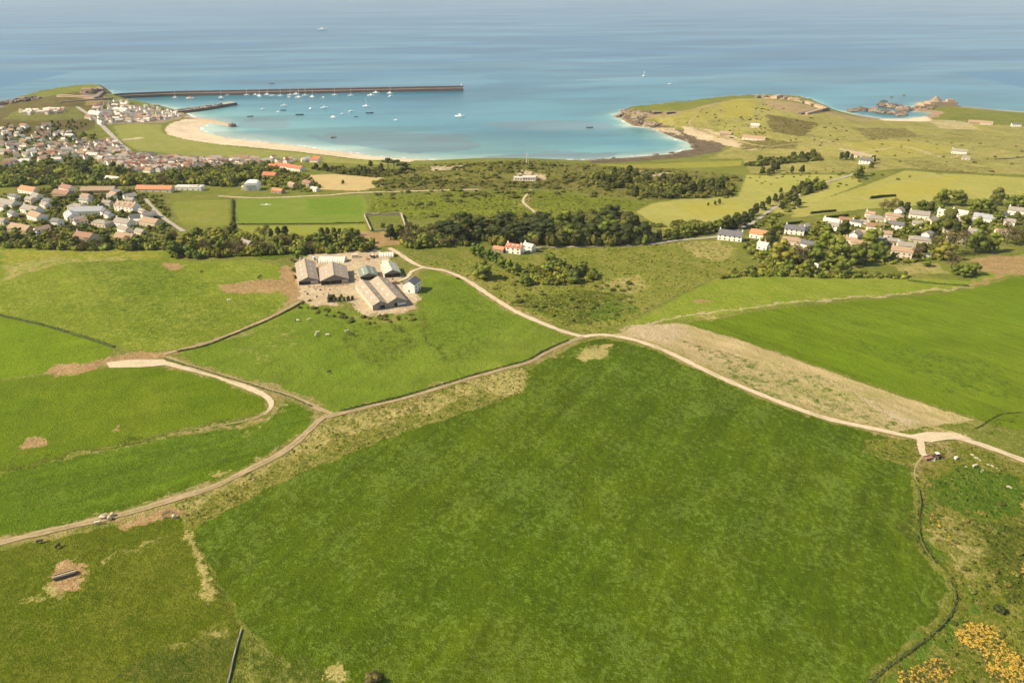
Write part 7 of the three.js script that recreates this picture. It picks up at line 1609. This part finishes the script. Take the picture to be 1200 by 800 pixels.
// ---------------------------------------------------------------- rocks
function rockGeo() { const g = mergeVertices(new THREE.IcosahedronGeometry(1, 3).deleteAttribute('normal').deleteAttribute('uv'), 1e-3), p = g.attributes.position, v = new THREE.Vector3(), o = rand() * 9; for (let i = 0; i < p.count; i++) { v.fromBufferAttribute(p, i); const f = .45 + .9 * sample(N2, v.x * .25 + o, v.z * .25 + v.y * .3) + .5 * (sample(N3, v.x * .3 + o, v.y * .3 + v.z * .3) - .5); v.multiplyScalar(f); v.x = Math.round(v.x * 3.2) / 3.2 * .5 + v.x * .5; p.setXYZ(i, v.x, v.y * .75, v.z); } const q = g.toNonIndexed(); q.computeVertexNormals(); return uvMetres(q, .5); }
const ROCKS = [0, 1, 2, 3, 4].map(rockGeo);
for (const [k, label, mats] of [['point', 'tan jagged rock at the tip of the headland', [rockMat, rockMat, rockDark]], ['shore', 'dark boulder on the shingle foreshore', [rockDark, rockDark, rockMat]], ['left', 'grey-brown rock on the shore beyond the left hill', [graniteMat, rockDark]], ['skerry', 'brown rock of the reef beside the far sandy cove', [rockDark, graniteMat, rockMat]], ['bay', 'dark rock breaking the surface of the sea', [rockDark]]])
  for (const [x, z, s] of rocks_[k]) { const o = part(numbered('rock'), pick(ROCKS), pick(mats), scene); o.position.set(x, Math.max(ground(x, z), -.2) + s * .05, z); o.rotation.y = rr(0, 6.28); o.scale.set(s * rr(.5, 1.1), s * rr(.3, .55), s * rr(.4, .8)); tag(o, label, 'rock', label.replace('rock', 'rocks').replace('boulder', 'boulders') + ' together'); }
for (const [x, z, s] of stones_) { const o = part(numbered('boulder'), pick(ROCKS), chalkMat(), scene); o.position.set(x, ground(x, z), z); o.rotation.y = rr(0, 6.28); o.scale.set(s * .5, s * .26, s * .42); tag(o, 'pale boulder half sunk in the rough grass by the road', 'boulder', 'pale boulders in the rough grass by the road'); }
function chalkMat() { return (chalkMat.m ??= wm([.44, .39, .29], [.34, .30, .21], .3, .1)); }
// ---------------------------------------------------------------- boats
{
  const hullGeo = (() => { const pos = [], idx = [], sec = [[-.5, .15, .8], [-.45, .17, .85], [-.2, .19, .85], [.1, .18, .9], [.32, .12, 1], [.5, .005, 1.15]]; for (const [x, w, h] of sec) pos.push(x, .12 * h, w, x, 0, w * .9, x, -.05, 0, x, 0, -w * .9, x, .12 * h, -w); for (let i = 0; i < 5; i++) for (let k = 0; k < 4; k++) { const a = i * 5 + k; idx.push(a, a + 5, a + 1, a + 1, a + 5, a + 6); } for (let i = 0; i < 5; i++) { const a = i * 5, b = a + 4; idx.push(a, b, a + 5, b, b + 5, a + 5); } idx.push(0, 1, 2, 0, 2, 3, 0, 3, 4); let g = new THREE.BufferGeometry(); g.setAttribute('position', new THREE.Float32BufferAttribute(pos, 3)); g.setIndex(idx); g = g.toNonIndexed(); g.computeVertexNormals(); return g; })();
  const bm = { white: std(.9, .9, .88, .4), navy: std(.05, .06, .09, .4), wood: std(.25, .16, .09, .6), orange: std(.7, .2, .05, .5), sail: std(.2, .26, .36, .8) }, cabin = merge([bx(.3, .1, .2, .02, .15, 0), bx(.18, .09, .17, -.02, .235, 0)]), mastG = merge([bar([.05, .1, 0], [.05, 1.25, 0], .012), bar([.05, .28, 0], [-.4, .28, 0], .012)]);
  const L = { motor: 'small white motor boat moored in the bay', yacht: 'white sailing yacht at its mooring with bare mast', bigyacht: 'large white yacht with a tall mast', dark: 'dark-hulled open boat moored in the bay', lifeboat: 'orange-topped workboat lying inside the breakwater', ship: 'small white ship far out at sea' };
  for (const [x, z, len, k, yaw] of boats_) {
    const far = z < -2050, label = k === 'bigyacht' ? (z < -1990 ? 'lone sailing yacht far out beyond the bay' : 'large white yacht with tall mast moored by the breakwater') : L[k], g = thing('boat', label, 'boat', x, z, yaw * Math.PI / 180 + (rand() - .5) * .4, ['motor', 'yacht', 'dark'].includes(k) ? { motor: 'motor boats moored in the bay', yacht: 'yachts moored in the bay', dark: 'dark boats moored in the bay' }[k] : undefined, 0);
    g.scale.setScalar(len); part('hull', hullGeo, k === 'dark' ? bm.navy : bm.white, g);
    if (k !== 'dark') part('cabin', cabin, k === 'lifeboat' ? bm.orange : bm.white, g); else part('thwart', bx(.1, .03, .3, 0, .1, 0), bm.wood, g);
    if (k === 'yacht' || k === 'bigyacht') { part('mast', mastG, bm.white, g); part('boom_cover', bx(.42, .05, .05, -.17, .31, 0), bm.sail, g); }
    if (k === 'bigyacht' && far) part('sail', panel([[0, 0], [.42, 0], [.02, .95]], .01).rotateY(Math.PI).translate(.02, .3, 0), bm.white, g);
    if (k === 'motor' || k === 'ship' || k === 'lifeboat') part('windscreen', bx(.02, .06, .16, .1, .22, 0), glassMat, g);
  }
}
// ---------------------------------------------------------------- cattle and small things of the farm
{
  const cow = (() => {
    const N = 40, mc = new MarchingCubes(N, new THREE.MeshStandardMaterial(), false, false, 60000), S = 1.35; mc.isolation = 0;
    const bones = [[-.75, 1.05, 0, .36, .55, 1.08, 0, .34], [-.75, 1.12, 0, .27, -.85, 1.0, 0, .22], [.55, 1.15, 0, .27, .95, 1.3, 0, .17], [.95, 1.3, 0, .15, 1.22, 1.12, 0, .09], [.92, 1.42, .12, .04, .95, 1.46, .26, .03], [.92, 1.42, -.12, .04, .95, 1.46, -.26, .03], [-.88, 1.15, 0, .05, -1.0, .55, 0, .03]];
    for (const s of [-1, 1]) { bones.push([.5, .95, s * .2, .15, .52, .5, s * .2, .075], [.52, .5, s * .2, .07, .52, .03, s * .2, .055], [-.72, .95, s * .22, .18, -.62, .55, s * .2, .09], [-.62, .55, s * .2, .08, -.74, .42, s * .2, .065], [-.74, .42, s * .2, .06, -.7, .03, s * .2, .055]); }
    for (let k = 0; k < N; k++) for (let j = 0; j < N; j++) for (let i = 0; i < N; i++) {
      const x = (i / N * 2 - 1) * S, y = (j / N * 2 - 1) * S + .8, z = (k / N * 2 - 1) * S; let d = 9;
      for (const [ax, ay, az, ra, bx1, by1, bz1, rb] of bones) { const dx = bx1 - ax, dy = by1 - ay, dz = bz1 - az, t = clamp(((x - ax) * dx + (y - ay) * dy + (z - az) * dz) / (dx * dx + dy * dy + dz * dz)), q = Math.hypot(x - ax - t * dx, y - ay - t * dy, z - az - t * dz) - lerp(ra, rb, t), h = clamp(.5 + .5 * (d - q) / .08); d = lerp(d, q, h) - .08 * h * (1 - h); }
      mc.field[i + j * N + k * N * N] = -d;
    }
    mc.update(); const n = mc.count * 3, p = Array.from(mc.positionArray.slice(0, n)), nn = Array.from(mc.normalArray.slice(0, n)), g = new THREE.BufferGeometry(); for (let i = 0; i < n; i += 3) { p[i] *= S; p[i + 1] = p[i + 1] * S + .8; p[i + 2] *= S; }
    g.setAttribute('position', new THREE.Float32BufferAttribute(p, 3)); g.setAttribute('normal', new THREE.Float32BufferAttribute(nn, 3)); return g;
  })();
  const paint = (fn) => { const g = cow.clone(), p = g.attributes.position, c = []; for (let i = 0; i < p.count; i++) c.push(...fn(p.getX(i), p.getY(i), p.getZ(i))); g.setAttribute('color', new THREE.Float32BufferAttribute(c, 3)); return g; };
  const pale = paint((x, y, z) => sample(N1, x * .12 + .3, y * .12 + z * .1) > .62 ? [.40, .28, .17] : [.56, .50, .40]), black = paint((x, y, z) => sample(N1, x * .12 + .8, y * .12 + z * .1) > .72 ? [.5, .47, .42] : [.035, .03, .028]), m = std(1, 1, 1, .9, { vertexColors: true });
  for (const [x, z, yaw, c] of cows_) { const o = part(numbered('cow'), c ? black : pale, m, scene); o.position.set(x, ground(x, z) - .02, z); o.rotation.y = yaw * Math.PI / 180; o.scale.setScalar(1.12); tag(o, c ? 'black cow standing in the farm pastures' : 'pale cream cow standing in the farm pastures', 'cow', c ? 'black cows in the pastures' : 'cream cows in the pastures'); }
  // feed trough on its trampled patch
  const t = thing('feed_trough', 'long dark cattle feed trough with pale centre bar on a trampled patch', 'trough', ...pts_.trough, .5), wood = std(.45, .38, .26, .9);
  part('trough', merge([bx(6.6, .1, 2.0, 0, .45, 0), bx(6.6, .55, .1, 0, .7, 1), bx(6.6, .55, .1, 0, .7, -1), bx(.1, .55, 2, 3.3, .7, 0), bx(.1, .55, 2, -3.3, .7, 0)]), std(.05, .045, .035, .8), t); part('centre_bar', bx(6.9, .5, .5, 0, .95, 0), wood, t);
  for (const x of [-2.8, 0, 2.8]) for (const s of [-.8, .8]) part('leg', bx(.14, .6, .14, x, .12, s), darkWood, t);
  for (const s of [-1, 1]) part('rail', bar([-3.4, 1.2, s], [3.4, 1.2, s], .05), wood, t);
  const rf = thing('ring_feeder', 'round steel ring feeder lying on bare earth by the track', 'feeder', ...pts_.ringfeeder), st = std(.13, .09, .06, .6); for (const h of [.15, .65, 1.1]) part('rail', new THREE.TorusGeometry(1.9, .06, 5, 24).rotateX(Math.PI / 2).translate(0, h, 0), st, rf); for (let i = 0; i < 16; i++) { const a = i / 16 * 6.283; part('bar', bar([Math.cos(a) * 1.9, 0, Math.sin(a) * 1.9], [Math.cos(a) * 1.9, 1.1, Math.sin(a) * 1.9], .045, 4), st, rf); }
  const baleGeo = new THREE.CylinderGeometry(.75, .75, 1.25, 16).rotateX(Math.PI / 2).translate(0, .72, 0), baleM = wm([.5, .42, .28], [.4, .33, .2], .4, .3);
  for (const [k, dx, dz, lab] of [['bale', 0, 0, 'single round straw bale beside the ring feeder'], ['gatea', 0, 0, 'round cream bale at the end of the bare patch, nearer one of two'], ['gatea', .2, -1.9, 'round cream bale at the end of the bare patch, further one of two']]) { const [x, z] = pts_[k], o = part(numbered('straw_bale'), baleGeo, baleM, scene); o.position.set(x + dx, ground(x + dx, z + dz), z + dz); o.rotation.y = .5; tag(o, lab, 'bale'); }
  const [cx, cz] = pts_.cross, cr = thing('ground_cross', 'white cross of cloth strips laid out on the playing field', 'marker', cx, cz); part('strip', bx(10.5, .12, 1.4, 0, .12, 0), frameMat, cr); part('strip', bx(1.3, .12, 9, .4, .18, 1), frameMat, cr);
  // tractor, caravan
  const red = std(.34, .08, .06, .6), tyre = std(.03, .03, .03, .9), g = thing('tractor', 'red tractor with white-roofed cab at the end of the loop track', 'tractor', ...pts_.tractor, .25);
  part('bonnet', merge([bx(1.7, .7, .8, 1.1, 1.15, 0), bx(.9, .5, .7, 1.9, 1.0, 0)]), red, g); part('chassis', bx(3.2, .4, .6, .6, .75, 0), std(.08, .08, .08, .7), g); const cab = part('cab', bx(1.3, 1.3, 1.35, -.35, 1.9, 0), glassMat, g); part('cab_roof', bx(1.5, .14, 1.5, -.35, 2.62, 0), WALL.white, cab); part('exhaust', cyl(.06, .06, 1, 6, 1.2, 1.4, .3), tyre, g); for (const s of [-.75, .75]) { const w = part('mudguard', bx(1.2, .1, .45, -.5, 1.62, s), red, g); }
  for (const [x, r, s] of [[-.55, .8, .8], [-.55, .8, -.8], [1.7, .5, .7], [1.7, .5, -.7]]) { const w = part('wheel', new THREE.CylinderGeometry(r, r, .42, 16).rotateX(Math.PI / 2).translate(x, r, s), tyre, g); part('rim', new THREE.CylinderGeometry(r * .5, r * .5, .46, 12).rotateX(Math.PI / 2).translate(x, r, s), frameMat, w); }
  const tl = thing('farm_trailer', 'rusty red farm trailer hitched behind the red tractor', 'trailer', pts_.tractor[0] - 4.2, pts_.tractor[1] + 1, .25); part('bed', bx(3.6, .2, 1.9, 0, .8, 0), std(.30, .17, .13, .8), tl); for (const s of [-.95, .95]) part('side', bx(3.6, .6, .08, 0, 1.15, s), std(.33, .18, .14, .8), tl); for (const s of [-.85, .85]) part('wheel', new THREE.CylinderGeometry(.42, .42, .25, 14).rotateX(Math.PI / 2).translate(-.4, .42, s), tyre, tl); part('drawbar', bar([1.8, .75, 0], [2.9, .6, 0], .07), tyre, tl);
  const put = (o, name, label, k, yaw) => { const q = o.clone(); q.name = numbered(name); q.position.set(pts_[k][0], ground(...pts_[k]), pts_[k][1]); q.rotation.y = yaw; q.userData = { ...o.userData, label }; scene.add(q); };
  put(g, 'tractor', 'red tractor parked in the clutter at the back of the farmyard', 'tra', 1.1); put(tl, 'farm_trailer', 'rusty trailer among the scrap at the back of the farmyard', 'trb', 2.2); put(tl, 'farm_trailer', 'rusty trailer parked between the pale green shed and white barn', 'trc', .3);
  const c = thing('tank_crate', 'small white water tank in a cage standing in the grass near the tractor', 'tank', ...pts_.caravan, .4); part('tank', new THREE.BoxGeometry(1.1, 1, 1, 2, 2, 2).translate(0, .68, 0), WALL.white, c); part('pallet', bx(1.2, .16, 1.1, 0, .1, 0), darkWood, c); part('cap', cyl(.16, .16, .1, 8, 0, 1.18, 0), tyre, c); for (const y of [.4, .75, 1.1]) part('cage_bar', merge([bx(1.2, .04, .04, 0, y, .54), bx(1.2, .04, .04, 0, y, -.54), bx(.04, .04, 1.1, .59, y, 0), bx(.04, .04, 1.1, -.59, y, 0)]), steelMat, c);
}
renderer.render(scene, camera);
